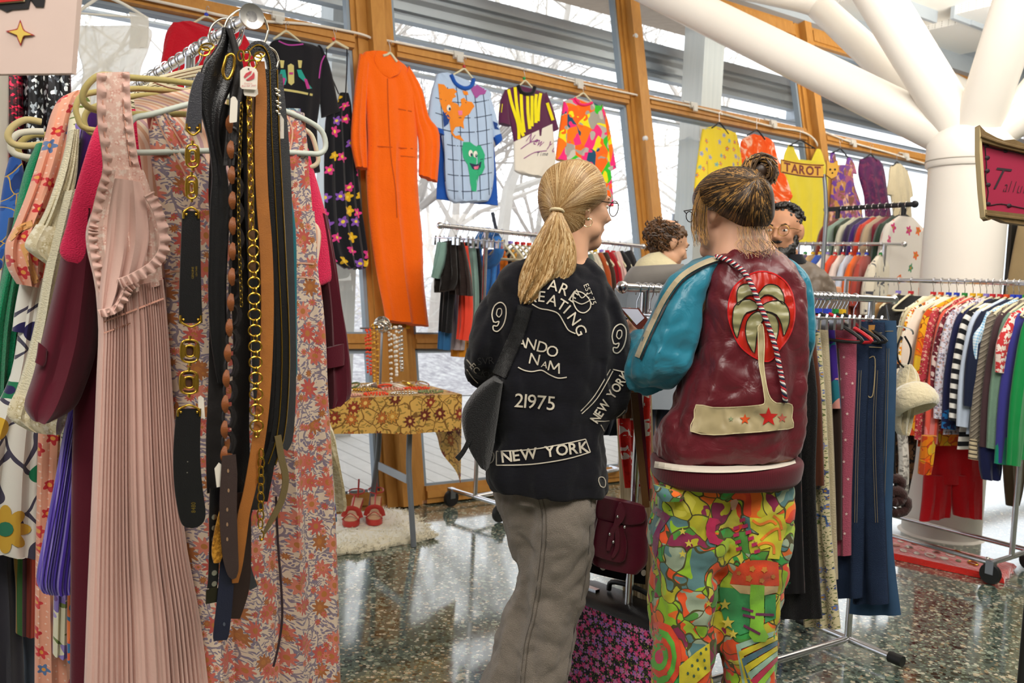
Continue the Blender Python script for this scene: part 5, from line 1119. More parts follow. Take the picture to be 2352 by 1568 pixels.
def glasses(P_, ax, s, parent, mat, rr=.022):
    m = M(); r, f, u = ax
    for k in (-1, 1):
        m.tube([P_(.033*k+rr*math.cos(i*.524), .104, -.006+rr*math.sin(i*.524)) for i in range(12)], .0013*s, 6, True)
        m.tube([P_((.033+rr)*k, .104, .002), P_(.07*k, .09, .004), P_(.08*k, .0, .0), P_(.078*k, -.02, -.014)], .0014*s, 6)
    m.tube([P_(-.011, .106, 0), P_(0, .112, .004), P_(.011, .106, 0)], .0013*s, 6); return m.build('glasses', mat, parent)
def strands(tree, paths, n, r, parent, mats, jit=3., off=.001, seed=1, name='hair_strands', lift=.0):
    """paths: list of polylines in pixels; each strand interpolates between two neighbouring ones, lying on the hair under it"""
    rs = random.Random(seed); ms = [M() for _ in mats]
    for i in range(n):
        k = rs.random()*(len(paths)-1); a = int(k); fr = k-a; pa, pb = paths[a], paths[min(a+1, len(paths)-1)]
        jx, jy = rs.gauss(0, jit), rs.gauss(0, jit); L = len(pa); pts = []
        q = [((1-fr)*p[0]+fr*q_[0]+jx*math.sin(3.14*min(1, (j+.4)/L)), (1-fr)*p[1]+fr*q_[1]+jy*math.sin(3.14*min(1, (j+.4)/L))) for j, (p, q_) in enumerate(zip(pa, pb))]
        for x, y in cat_rom(q, 5):
            h = onto(tree, x, y, off+lift*rs.random())
            if h is not None: pts.append(h)
            elif pts: break
        if len(pts) > 3 and all((pts[j]-pts[j+1]).length < .05 for j in range(len(pts)-1)):
            ms[i % len(mats)].tube(pts, [r*(.6+.4*math.sin(3.14*(j+1)/(len(pts)+1))) for j in range(len(pts))], 4)
    for m, mt in zip(ms, mats):
        if m.f: m.build(name, mt, parent, kind='stuff')
def HM(c): t = NT('hair', .42, 0, .5); v = t.uv(False); c0 = lin(c); t.col(t.mix(t.noise(v, 40.), tuple(x*.72 for x in c0[:3])+(1,), c0)); return t.m
def person(pl, px, label): return empty('person', V((pl.at(px, 784).x, pl.at(px, 784).y, 0)), label, 'person')
# ======== woman in the black lettered sweater ========
A = Dp(2.32); g1 = person(A, 1270, 'person with a blonde ponytail in a black lettered sweater and grey jeans, seen from behind'); g1['kind'] = 'person'
del g1['kind']
hc = A.off(-.015).at(1320, 464)
m = M(); ax1, P1 = head(m, hc, 62, 1.0, .05)
loft(m, A, [(1290, 490, 1362, 500, .05), (1288, 545, 1352, 555, .05), (1268, 590, 1350, 600, .06)], n=20)
loft(m, A, [(1215, 592, 1350, 596, .05), (1175, 620, 1380, 625, .08), (1150, 700, 1395, 700, .10), (1160, 900, 1380, 900, .1), (1165, 1050, 1365, 1050, .09), (1175, 1130, 1350, 1130, .08)], n=24)
loft(m, A, [(1240, 1100, 1370, 1100, .1), (1225, 1250, 1350, 1250, .08), (1215, 1400, 1310, 1400, .06), (1205, 1560, 1285, 1560, .055), (1205, 1770, 1275, 1770, .05)], n=20)
loft(m, A.off(-.06), [(1165, 1100, 1245, 1100, .07), (1190, 1250, 1235, 1250, .055), (1188, 1400, 1222, 1400, .045), (1145, 1560, 1185, 1560, .045), (1070, 1762, 1125, 1762, .042)], n=20)
for sx, sy, ex, ey, side in ((1190, 650, 1112, 830, -1), (1360, 655, 1395, 890, 1)):
    s_ = A.at(sx, sy); e_ = A.off(-.03).at(ex, ey); hnd = A.off(-.26).at(1290+40*side, ey-20)
    m.tube([s_, (s_+e_)/2, e_, (e_+hnd)/2, hnd], [.042, .04, .034, .03, .025], 10); hand(m, hnd, (hnd-e_), V((0, 0, 1)), V((-side, .3, 0)), 1., .6)
for fx, fy in ((1238, 1772), (1110, 1766)):
    q = GP.at(fx, fy+18); m.ball((q.x, q.y+.04, .04), (.04, .12, .035), 12, 8)
body = remesh(m, 'body', SK1, .007, 4, g1)
eyes(P1, ax1, 1., g1); glasses(P1, ax1, 1., g1, metal('#6a5a4c', .3, 'bronze'), .021)
m = M(); e_ = P1(.082, -.006, -.05); 
m.tube([e_+CR*(.012*math.cos(i*.785))+V((0, 0, -.008+.012*math.sin(i*.785))) for i in range(8)], .0011, 6, True); m.ball(e_-CF*.006, .005, 8, 6); m.ball(P1(.08, -.006, -.028)-CF*.004, .003, 8, 6)
m.build('earrings', metal('#d9c9a0', .15, 'ear_silver'), g1)
# sweater
KN = NT('black_knit', .95, 0, .12, .15); v = KN.uv(False); n1 = KN.noise(v, 6., 3); KN.col(KN.mix(n1, lin('#0c0c10'), lin('#1a1a21'))); wv = KN.n('TexWave', Vector=v, Scale=90., _bands_direction='Z'); KN.bump(KN.math('ADD', wv.outputs[0], KN.noise(v, 300.)), .0015, .4); KN = KN.m
m = M(); W1T = [(1232, 566, 1330, 578, .045), (1205, 584, 1356, 592, .07), (1165, 606, 1382, 612, .1), (1140, 640, 1398, 645, .125), (1130, 700, 1412, 700, .14), (1130, 800, 1412, 800, .135), (1135, 900, 1402, 900, .135), (1128, 1000, 1392, 1000, .135), (1112, 1055, 1394, 1055, .14), (1106, 1086, 1395, 1092, .145), (1112, 1104, 1394, 1114, .145), (1122, 1120, 1391, 1130, .14), (1134, 1125, 1386, 1134, .12)]
loft(m, A, W1T, fold=.010, nf=4, seed=3, n=48, foldgrow=False)
loft(m, A, [(1190, 590, 1270, 640, .07), (1150, 618, 1250, 690, .08), (1106, 682, 1235, 745, .085), (1080, 755, 1212, 795, .085), (1063, 818, 1192, 838, .085, -.01), (1068, 860, 1172, 876, .08, -.05), (1098, 882, 1150, 884, .055, -.1)], fold=.012, nf=3, seed=5, n=32)
loft(m, A, [(1320, 606, 1388, 612, .07), (1330, 660, 1413, 665, .085), (1325, 720, 1433, 722, .09), (1322, 790, 1447, 792, .09), (1322, 860, 1451, 860, .09, .0), (1328, 915, 1453, 912, .085, 0), (1340, 952, 1446, 950, .07, -.02), (1370, 970, 1425, 968, .04, -.05)], fold=.012, nf=3, seed=9, n=32)
for sx, ex, ey, side in ((0, 1115, 850, -1), (0, 1395, 915, 1)):
    e_ = A.off(-.04).at(ex, ey); hnd = A.off(-.24).at(1290+45*side, ey-20); m.tube([e_, (e_+hnd)/2, hnd], [.075, .062, .05], 14)
sw = remesh(m, 'sweater', KN, .0075, 4, g1, wrinkle=.03, wscale=6, label='black knitted sweater with cream lettering')
m = M(); loft(m, A, [(1250, 556, 1318, 562, .052), (1240, 574, 1330, 584, .06)], n=24); m.build('collar', KN, g1)
T1 = bvh(sw); YC = cloth('#cfc6b4', name='cream_yarn', uvs=False, weave=900); m = M()
k = dict(off=.004, bold=.004)
decal_text(m, T1, 'A', 1256, 664, 12, 25, **k); decal_text(m, T1, 'R', 1282, 672, 24, 26, **k); decal_text(m, T1, 'E', 1305, 688, 34, 24, **k)
for ch, x, y, an in (('R', 1214, 694, -2), ('E', 1236, 692, 6), ('A', 1254, 697, 18), ('T', 1276, 705, 32), ('I', 1293, 718, 42), ('N', 1302, 730, 54), ('G', 1318, 752, 66)): decal_text(m, T1, ch, x, y, an, 25, **k)
decal_text(m, T1, 'EST.75', 1340, 655, 67, 12, off=.004, bold=0, gap=.12); decal_line(m, T1, [(1320, 668), (1316, 690), (1326, 712), (1342, 718), (1356, 706), (1354, 688), (1338, 672), (1320, 668)], 2.6, off=.004); decal_line(m, T1, [(1318, 690), (1336, 698), (1354, 690)], 2.4, off=.004); decal_line(m, T1, [(1324, 664), (1336, 684), (1350, 672)], 2.4, off=.004)
for ch, x, y, an in (('A', 1184, 796, 6), ('N', 1206, 799, 12), ('D', 1232, 806, 14), ('O', 1253, 815, 14)): decal_text(m, T1, ch, x, y, an, 25, **k)
for ch, x, y, an, s_ in (('N', 1214, 834, 12, 25), ('A', 1242, 842, 16, 15), ('M', 1258, 847, 18, 26)): (decal_text(m, T1, ch, x, y, an, s_, **k) if s_ != 26 else [decal_line(m, T1, q_, 3.6, off=.004, k=1) for q_ in ([(1259, 850), (1264, 828)], [(1264, 828), (1272, 848)], [(1272, 848), (1284, 834)], [(1284, 834), (1284, 858)])])
decal_text(m, T1, '21975', 1181, 934, 5, 32, gap=.05, **k)
decal_text(m, T1, 'NEW YORK', 1153, 1062, -7, 25, off=.004, bold=.02, gap=.06, xs=1.0)
decal_line(m, T1, [(1140, 1036), (1220, 1032), (1300, 1018), (1345, 1008)], 2.6, off=.004); decal_line(m, T1, [(1345, 1008), (1356, 1038)], 2.6, off=.004); decal_line(m, T1, [(1356, 1038), (1300, 1054), (1220, 1066), (1140, 1068)], 2.6, off=.004); decal_line(m, T1, [(1140, 1068), (1140, 1036)], 2.6, off=.004)
decal_text(m, T1, 'VE', 1112, 1062, -42, 15, off=.004, bold=.02); decal_line(m, T1, [(1112, 1040), (1122, 1034), (1134, 1042), (1132, 1058), (1122, 1066)], 2.2, off=.004)
decal_line(m, T1, [(1222, 698), (1240, 708), (1262, 712), (1282, 720), (1296, 742), (1306, 758), (1322, 766)], 2.6, off=.004)
decal_line(m, T1, [(1190, 843), (1204, 850), (1222, 853), (1244, 850), (1262, 860), (1282, 868), (1302, 866)], 2.6, off=.004)
for dx, dy in ((0, 0), (276, 50)):
    decal_line(m, T1, [(1134+dx, 740+dy), (1130+dx, 722+dy), (1136+dx, 702+dy), (1150+dx, 694+dy), (1161+dx, 704+dy), (1162+dx, 724+dy), (1156+dx, 746+dy), (1144+dx, 760+dy), (1134+dx, 758+dy), (1133+dx, 748+dy), (1142+dx, 748+dy), (1146+dx, 738+dy), (1138+dx, 740+dy), (1134+dx, 738+dy)], 2.8, off=.004)
    decal_line(m, T1, [(1140+dx, 722+dy), (1143+dx, 710+dy), (1151+dx, 709+dy), (1152+dx, 720+dy), (1146+dx, 728+dy), (1140+dx, 722+dy)], 2.4, off=.004)
decal_text(m, T1, 'NEW YORK', 1372, 973, -56, 21, off=.004, bold=.02, gap=.04, xs=.8)
for w_ in (0, 6): decal_line(m, T1, [(1334+w_*.4, 944+w_), (1366+w_, 908+w_), (1402+w_, 848+w_*.6)], 2.2, off=.004)
decal_line(m, T1, [(1408, 848), (1442, 856)], 2.4, off=.004); decal_line(m, T1, [(1446, 862), (1448, 915), (1430, 948), (1400, 966), (1362, 966)], 2.2, off=.004)
decal_line(m, T1, [(1380, 975), (1388, 990), (1391, 1010)], 2.2, off=.004); decal_line(m, T1, [(1375, 1104), (1377, 1096), (1386, 1096), (1391, 1106), (1389, 1118), (1380, 1116), (1375, 1104)], 2.2, off=.004)
decal_line(m, T1, [(1062, 818), (1074, 828), (1082, 838)], 3, off=.004); decal_text(m, T1, 'EC', 1078, 842, 48, 14, off=.004, bold=.01); decal_line(m, T1, [(1072, 848), (1086, 868), (1098, 880)], 2.2, off=.004)
decal_line(m, T1, [(1118, 640), (1104, 662), (1092, 690)], 5, off=.004)
m.build('lettering', YC, sw); m = M(); decal_text(m, T1, 'SVR', 1098, 838, -4, 17, off=.004, bold=-.02); decal_text(m, T1, 'KYN', 1104, 862, 24, 15, off=.004, bold=-.02); m.build('lettering', cloth('#4a4848', name='grey_yarn', uvs=False), sw, label='faded grey knitted letters near the left cuff')
# jeans
GJ = cloth('#83796e', name='grey_denim', uvs=False, weave=1400, crease=.05, var=.08); m = M()
loft(m, A, [(1228, 1080, 1374, 1080, .10), (1222, 1130, 1376, 1132, .122), (1215, 1180, 1373, 1180, .13), (1212, 1260, 1364, 1260, .11), (1214, 1330, 1352, 1330, .095), (1200, 1400, 1335, 1400, .09), (1190, 1470, 1326, 1470, .09), (1186, 1530, 1312, 1530, .095), (1172, 1620, 1302, 1620, .1), (1158, 1774, 1298, 1774, .11)], fold=.004, nf=3, seed=21, n=36)
loft(m, A.off(-.05), [(1132, 1085, 1270, 1090, .10), (1134, 1140, 1268, 1140, .115), (1152, 1200, 1262, 1210, .1), (1170, 1260, 1252, 1265, .085), (1186, 1318, 1240, 1325, .075), (1166, 1370, 1245, 1375, .075), (1142, 1440, 1235, 1450, .08), (1122, 1510, 1222, 1520, .09), (1082, 1600, 1205, 1610, .1), (1020, 1766, 1185, 1772, .11)], fold=.005, nf=3, seed=22, n=36)
loft(m, A, [(1150, 1085, 1370, 1085, .10), (1160, 1150, 1368, 1150, .11)], n=24)
jn = remesh(m, 'jeans', GJ, .0075, 3, g1, wrinkle=.03, wscale=8)
T_ = bvh(jn); m = M(); sm = [(1241, 1128), (1254, 1191), (1248, 1293), (1231, 1409), (1214, 1477), (1203, 1580)]
decal_line(m, T_, sm, 2.2, off=.0025); decal_line(m, T_, [(x-9, y) for x, y in sm], 1.6, off=.0025); decal_line(m, T_, [(1360, 1130), (1350, 1300), (1322, 1440), (1300, 1570)], 1.6, off=.0025)
m.build('seam_stitching', cloth('#5f564c', name='seam', uvs=False), jn)
# hair
H1 = [HM('#b8905c'), HM('#cfa974'), HM('#96703f'), HM('#e2c595')]
m = M(); loft(m, A, [(1302, 369, 1340, 369, .04), (1272, 379, 1366, 382, .075), (1250, 398, 1382, 402, .09), (1238, 425, 1391, 428, .1), (1235, 452, 1394, 452, .1), (1238, 476, 1377, 470, .095), (1246, 502, 1354, 492, .08), (1260, 524, 1348, 522, .06), (1282, 545, 1330, 542, .04)], n=48, sq=.9)
cap = remesh(m, 'hair', H1[0], .006, 5, g1); Tc = bvh(cap); tx, ty = 1278, 486
outl = [(1240, 520), (1237, 480), (1235, 450), (1240, 420), (1252, 395), (1272, 379), (1302, 370), (1340, 370), (1366, 384), (1382, 402), (1391, 428), (1393, 452), (1386, 474), (1364, 497), (1348, 522), (1330, 540), (1300, 545)]
strands(Tc, [[(x, y), (x*.75+tx*.25, y*.75+ty*.25-8), (x*.4+tx*.6, y*.4+ty*.6-6), (tx, ty)] for x, y in outl], 560, .0016, g1, H1, 2.5, .0012, 2)
m = M(); loft(m, A.off(.10), [(1268, 484, 1290, 486, .012), (1255, 505, 1300, 508, .022), (1232, 545, 1318, 548, .03), (1210, 590, 1325, 590, .032), (1196, 625, 1316, 630, .03), (1190, 655, 1270, 662, .026), (1187, 682, 1232, 690, .02), (1190, 698, 1210, 702, .008)], n=36, fold=.006, nf=6)
pt = m.build('ponytail', H1[0], g1); Tp = bvh(pt)
strands(Tp, [[(1272, 486), (1236, 540), (1212, 590), (1196, 630), (1190, 660), (1188, 694)], [(1276, 488), (1256, 545), (1236, 595), (1222, 640), (1210, 670), (1202, 702)], [(1280, 490), (1275, 545), (1262, 595), (1250, 635), (1234, 668), (1216, 698)], [(1284, 490), (1296, 545), (1290, 595), (1276, 640), (1255, 668), (1226, 690)], [(1290, 490), (1314, 545), (1322, 590), (1310, 632), (1275, 660), (1240, 680)]], 330, .0018, g1, H1, 2.2, .0015, 3, 'ponytail_strands', .003)
m = M(); c = A.off(.105).at(1279, 484); m.tube([c+CR*(.016*math.cos(i*.628))+CF*(.012*math.sin(i*.628))+V((0, 0, .004*math.cos(i*.628+2))) for i in range(10)], .004, 8, True); m.build('hair_tie', plast('#d9c7a0', .6), g1)
# black shoulder bag
BB = cloth('#0f0f11', name='black_nylon', rough=.6, crease=.15)
g = root('shoulder_bag', A.off(.1), 1105, 1070, 'black nylon shoulder bag slung at the left hip of the blonde woman', 'bag')
m = M(); loft(m, A.off(.1), [(1132, 866, 1156, 876), (1098, 890, 1152, 902), (1064, 938, 1146, 945), (1064, 985, 1140, 985), (1080, 1030, 1132, 1035), (1104, 1064, 1124, 1068)], t=.07, fold=.008, nf=3, n=36); m.build('pouch', BB, g)
m = M(); decal_line(m, T1, [(1206, 704), (1190, 760), (1168, 812), (1146, 862)], 34, off=.006); decal_line(m, T1, [(1206, 704), (1190, 760), (1168, 812), (1146, 862)], 30, off=.009); m.build('strap', BB, g)
m = M(); strap(m, A.off(.16), [(1096, 960), (1082, 1000), (1066, 1034), (1050, 1054)], [.008, .012, .012, .014], .003); m.build('strap_end', BB, g)
# ======== woman in the satin palm jacket ========
B = Dp(2.2); g2 = person(B, 1660, 'person with a messy bun in a maroon satin palm-tree jacket and psychedelic trousers')
hc = B.off(-.02).at(1674, 482); m = M(); ax2, P2 = head(m, hc, -36, .98, .1)
loft(m, B, [(1650, 505, 1745, 515, .055), (1640, 550, 1765, 552, .06), (1630, 590, 1790, 590, .07)], n=20)
loft(m, B, [(1640, 590, 1790, 590, .06), (1615, 650, 1830, 650, .1), (1600, 800, 1830, 800, .11), (1560, 1000, 1820, 1000, .11), (1530, 1150, 1800, 1150, .1)], n=24)
loft(m, B, [(1660, 1100, 1800, 1100, .1), (1660, 1300, 1790, 1300, .085), (1665, 1450, 1770, 1450, .07), (1680, 1600, 1765, 1600, .055), (1685, 1845, 1760, 1845, .05)], n=20)
loft(m, B, [(1520, 1100, 1660, 1100, .1), (1510, 1300, 1630, 1300, .085), (1515, 1450, 1630, 1450, .07), (1525, 1600, 1615, 1600, .055), (1530, 1845, 1605, 1845, .05)], n=20)
s_ = B.at(1600, 640); e_ = B.off(-.03).at(1515, 840); hnd = B.off(-.2).at(1462, 772); m.tube([s_, (s_+e_)/2, e_, (e_+hnd)/2, hnd], [.055, .05, .04, .034, .025], 10); hand(m, hnd, (CR*-.3+V((0, .8, .1))), V((0, 0, 1)), V((.9, .1, .2)), .95, 1.1)
s_ = B.off(-.04).at(1812, 660); e_ = B.off(-.12).at(1822, 840); hnd = B.off(-.32).at(1640, 790); m.tube([s_, (s_+e_)/2, e_, (e_+hnd)/2, hnd], [.045, .042, .036, .032, .025], 10); hand(m, hnd, (CR*-1+V((0, .2, 0))), V((0, 0, 1)), V((0, -1, .2)), 1., .6)
for fx in (1722, 1568):
    q = GP.at(fx, 1860); m.ball((q.x-.01, q.y+.05, .04), (.042, .125, .035), 12, 8)
remesh(m, 'body', SK2, .007, 4, g2); eyes(P2, ax2, 1.02, g2); glasses(P2, ax2, 1.02, g2, plast('#2a2a2c', .3), .014)
SAT = NT('maroon_satin', .34, 0, .5, .1); v = SAT.uv(False); SAT.col(SAT.mix(SAT.noise(v, 5., 3), lin('#4c0e18'), lin('#6d1a26'))); SAT.bump(SAT.noise(v, 16., 3, .6, 1.2), .008, .5); SAT = SAT.m
TEA = NT('teal_satin_sleeve', .36, 0, .5, .1); v = TEA.uv(False); TEA.col(TEA.mix(TEA.noise(v, 5., 3), lin('#17687f'), lin('#3592ab'))); TEA.bump(TEA.noise(v, 14., 3, .6, 1.2), .008, .5); TEA = TEA.m
m = M(); loft(m, B, [(1662, 556, 1780, 558, .05), (1642, 572, 1796, 574, .075), (1618, 596, 1815, 598, .1), (1608, 640, 1840, 636, .12), (1600, 700, 1850, 694, .135), (1592, 780, 1851, 780, .14), (1570, 860, 1847, 860, .145), (1540, 930, 1840, 930, .15), (1506, 985, 1838, 985, .152), (1500, 1030, 1836, 1028, .148), (1506, 1054, 1826, 1050, .13)], fold=.007, nf=4, seed=31, n=56)
jk = remesh(m, 'jacket', SAT, .0075, 4, g2, wrinkle=.03, wscale=7, label='maroon satin bomber jacket back')
m = M(); loft(m, B, [(1622, 578, 1668, 590, .06), (1572, 604, 1640, 640, .085), (1532, 642, 1618, 700, .095), (1503, 694, 1604, 748, .1), (1476, 750, 1598, 796, .1), (1453, 806, 1590, 838, .1), (1447, 858, 1574, 872, .095, -.02), (1468, 896, 1548, 896, .07, -.05)], fold=.008, nf=3, seed=33, n=40)
e_ = B.off(-.04).at(1500, 855); hnd = B.off(-.19).at(1466, 782); m.tube([e_, (e_+hnd)/2, hnd], [.08, .062, .042], 14); s1 = remesh(m, 'sleeve', TEA, .0075, 4, g2, wrinkle=.03, wscale=7)
m = M(); loft(m, B.off(-.05), [(1780, 578, 1822, 604, .06), (1800, 630, 1848, 640, .09), (1805, 700, 1859, 706, .1), (1800, 780, 1860, 784, .1), (1800, 850, 1852, 852, .09, -.04), (1810, 880, 1840, 880, .06, -.08)], n=32, fold=.006)
e_ = B.off(-.12).at(1825, 840); hnd = B.off(-.3).at(1665, 792); m.tube([e_, (e_+hnd)/2, hnd], [.08, .062, .042], 14); s2 = remesh(m, 'sleeve', TEA, .0075, 4, g2, wrinkle=.012, wscale=8)
T2 = bvh(jk, s1, s2)
m = M(); decal_line(m, T2, [(1654, 590), (1606, 608), (1562, 637), (1528, 682), (1502, 732), (1477, 786), (1463, 820)], 12, off=.006); m.build('sleeve_stripe', cloth('#b9ab8c', name='cream_satin', rough=.5, uvs=False), s1)
m = M(); decal_line(m, T2, [(1656, 599), (1612, 616), (1570, 644), (1537, 688), (1511, 738), (1486, 792), (1471, 826)], 4, off=.0065); m.build('sleeve_stripe', BLK, s1, label='black stripe along the sleeve')
HB = stripes(['#55121d', '#4a0f19'], sc=220, name='rib_knit'); m = M(); loft(m, B, [(1506, 1048, 1830, 1046, .165), (1499, 1056, 1832, 1052, .172), (1499, 1072, 1830, 1068, .174), (1500, 1090, 1824, 1086, .172), (1512, 1100, 1814, 1096, .16)], n=56); hb = m.build('waistband', HB, g2)
Th = bvh(hb); m = M(); decal_line(m, Th, [(1503, 1066), (1560, 1074), (1640, 1078), (1720, 1075), (1790, 1066), (1826, 1056)], 15, off=.006, fall=None); m.build('white_stripe', cloth('#d9d0c0', name='white_rib', uvs=False), hb)
cv = lambda L: [(1552+x/2.94, 500+y/2.94) for x, y in L]
RS = NT('red_satin', .32, 0, .5); v = RS.uv(False); RS.col(lin('#b3200f')); wv = RS.n('TexWave', Vector=v, Scale=14., Distortion=4.); RS.bump(wv.outputs[0], .004, .6); RS = RS.m
OS = NT('olive_satin', .32, 0, .5); v = OS.uv(False); OS.col(OS.mix(OS.noise(v, 30.), lin('#7c7a50'), lin('#a09a70'))); wv = OS.n('TexWave', Vector=v, Scale=12., Distortion=5., _bands_direction='Z'); OS.bump(wv.outputs[0], .004, .6); OS = OS.m
GSN = NT('gold_satin', .35, 0, .5); v = GSN.uv(False); GSN.col(GSN.mix(GSN.noise(v, 20.), lin('#94845c'), lin('#c0b08a'))); wv = GSN.n('TexWave', Vector=v, Scale=10., Distortion=6.); GSN.bump(wv.outputs[0], .004, .5); GSN = GSN.m
el = cv([(470, 400), (530, 370), (600, 362), (680, 385), (750, 440), (790, 520), (805, 620), (795, 720), (760, 810), (700, 890), (650, 955), (600, 968), (520, 935), (440, 870), (385, 770), (355, 660), (362, 550), (400, 460)])
m = M(); decal_poly(m, T2, el, off=.004, step=8); m.build('sun_disc', RS, jk)
m = M(); decal_line(m, T2, el, 3.2, off=.0055, closed=True); m.build('embroidered_edge', cloth('#c4161a', name='red_thread', uvs=False), jk)
FR = [[(415, 585), (412, 520), (425, 470), (460, 448), (510, 452), (545, 500), (553, 560), (520, 524), (480, 530), (450, 555), (425, 585)], [(558, 515), (600, 462), (640, 448), (690, 460), (725, 510), (733, 585), (700, 560), (650, 525), (600, 522), (560, 555)], [(385, 660), (395, 600), (440, 560), (500, 550), (560, 590), (545, 620), (480, 640), (450, 690), (430, 760), (415, 810), (395, 770), (383, 710)], [(570, 600), (620, 570), (690, 558), (740, 580), (768, 640), (766, 710), (745, 770), (728, 795), (715, 720), (680, 655), (620, 632), (575, 625)], [(470, 760), (480, 700), (510, 655), (550, 632), (575, 640), (590, 690), (560, 740), (545, 820), (532, 915), (500, 870), (478, 820)], [(580, 640), (630, 640), (675, 665), (695, 720), (690, 790), (668, 850), (655, 800), (630, 740), (595, 690)]]
m = M(); m2 = M()
for f_ in FR: decal_poly(m, T2, cv(f_), off=.0065, step=8); decal_line(m2, T2, cv(f_), 2.2, off=.0075, closed=True, k=2)
m.build('palm_fronds', OS, jk); m2.build('frond_outline', cloth('#16130f', name='black_thread', uvs=False), jk)
TRK = cv([(555, 740), (575, 715), (592, 740), (600, 860), (594, 980), (605, 1080), (620, 1160), (640, 1215), (680, 1250), (740, 1250), (785, 1262), (790, 1300), (785, 1350), (795, 1415), (700, 1430), (560, 1445), (400, 1455), (260, 1465), (100, 1440), (125, 1350), (137, 1262), (250, 1280), (400, 1278), (560, 1265), (600, 1250), (597, 1190), (580, 1080), (562, 985), (558, 860)])
m = M(); decal_poly(m, T2, TRK, off=.008, step=8); m.build('trunk_and_island', GSN, jk); m = M(); decal_line(m, T2, TRK, 2, off=.009, closed=True, k=2); m.build('trunk_outline', cloth('#d9cba0', name='cream_thread', uvs=False), jk)
def star(cx_, cy_, R_, a0=-90, nn=5, q=.42): return [(cx_+(R_ if i % 2 == 0 else R_*q)*math.cos(math.radians(a0+i*180/nn)), cy_+(R_ if i % 2 == 0 else R_*q)*math.sin(math.radians(a0+i*180/nn))) for i in range(nn*2)]
for x, y, r_, c in ((627, 1345, 68, '#b81c14'), (468, 1360, 38, '#c24a1c'), (720, 1352, 34, '#b8421c'), (373, 1358, 20, '#8a9470')):
    m = M(); decal_poly(m, T2, cv(star(x, y, r_)), off=.0105, step=8); m.build('star_patch', cloth(c, name='star_thread', uvs=False), jk)
m = M(); decal_line(m, T2, [(1507, 903), (1517, 930), (1532, 956)], 5, off=.004); m.build('pocket_welt', GSN, jk)
# braided cord bag strap
ST = [(270, 262), (340, 280), (420, 330), (475, 385), (520, 470), (560, 570), (600, 660), (640, 770), (675, 880), (700, 1000), (720, 1100), (742, 1245)]
q = [onto(T2, x, y, .013) for x, y in cat_rom(cv(ST), 14)]; q = [p for p in q if p is not None]; q = [q[0]]+[(q[i-1]+q[i]*2+q[i+1])/4 for i in range(1, len(q)-1)]+[q[-1]]
gc = empty('cord_strap', q[-1], 'twisted navy, white and red cord strap lying across the maroon jacket', 'bag strap')
for k_, c in enumerate(('#1c2440', '#e0dcd4', '#b02430')):
    m = M(); pp = []
    fine = cr_pts(q, 3)
    for i, p in enumerate(fine): a_ = i*.42+k_*2.094; t_ = (fine[min(i+1, len(fine)-1)]-fine[max(i-1, 0)]).normalized(); s_ = t_.cross(CF).normalized(); pp.append(p+s_*math.cos(a_)*.0032+CF*math.sin(a_)*.0032)
    m.tube(pp, .0031, 6); m.build('cord_strand', plast(c, .8), gc)
# trousers
PSY = blotch(['#8fb830', '#e0562a', '#4f8a3c', '#c9c04a', '#e8702c', '#5a7f80', '#a8c23c', '#8a3050', '#d84a30', '#9aa890', '#3f9a4a', '#b8b030'], sc=19, dist=2.4, uvs=False, outline='#4f4a2a', name='psychedelic_print')
m = M(); loft(m, B, [(1640, 1080, 1822, 1080, .135), (1642, 1150, 1820, 1150, .135), (1646, 1230, 1818, 1230, .125), (1644, 1300, 1804, 1300, .115), (1642, 1370, 1790, 1370, .105), (1644, 1450, 1786, 1450, .1), (1655, 1530, 1784, 1530, .1), (1664, 1620, 1788, 1620, .1), (1670, 1848, 1795, 1848, .1)], fold=.005, nf=3, seed=41, n=36)
loft(m, B, [(1498, 1080, 1690, 1080, .135), (1492, 1180, 1676, 1180, .135), (1490, 1260, 1660, 1260, .125), (1490, 1330, 1644, 1330, .115), (1490, 1400, 1640, 1400, .11), (1494, 1480, 1640, 1480, .105), (1502, 1568, 1638, 1568, .105), (1508, 1660, 1634, 1660, .1), (1510, 1848, 1632, 1848, .1)], fold=.005, nf=3, seed=42, n=36)
tz = remesh(m, 'trousers', PSY, .0075, 3, g2, wrinkle=.035, wscale=7); T3 = bvh(tz)
def dp(name, col, polys, off=.004, lines=(), w=4, step=10):
    m = M()
    for p in polys: decal_poly(m, T3, p, off=off, step=step)
    for p in lines: decal_line(m, T3, p, w, off=off)
    if m.f: m.build(name, cloth(col, name='print_'+name, uvs=False, var=.05), tz)
dp('mushroom_cap', '#d84a28', [[(1676, 1340), (1684, 1314), (1702, 1294), (1728, 1286), (1758, 1286), (1788, 1292), (1790, 1345), (1750, 1346), (1710, 1344)]])
dp('mushroom_gills', '#c9ab7c', [[(1676, 1341), (1720, 1345), (1788, 1346), (1786, 1360), (1750, 1368), (1700, 1362)]], .005)
dp('mushroom_stem', '#7fb838', [[(1724, 1342), (1756, 1344), (1755, 1390), (1754, 1440), (1766, 1462), (1758, 1474), (1732, 1474), (1720, 1458), (1724, 1420), (1722, 1380)]], .006)
dp('mushroom_spots', '#c07a34', [star(1728, 1306, 8, 0, 5, .7), star(1756, 1308, 8, 20, 5, .7), star(1720, 1328, 9, 0, 5, .7), star(1750, 1333, 7, 0, 5, .7), star(1697, 1316, 6, 0, 5, .7), star(1776, 1324, 6, 0, 5, .7)], .006)
dp('yellow_flame', '#c9c034', [[(1722, 1188), (1748, 1190), (1772, 1178), (1800, 1184), (1808, 1210), (1796, 1250), (1790, 1284), (1764, 1282), (1770, 1256), (1748, 1262), (1732, 1240), (1744, 1226), (1724, 1212)]])
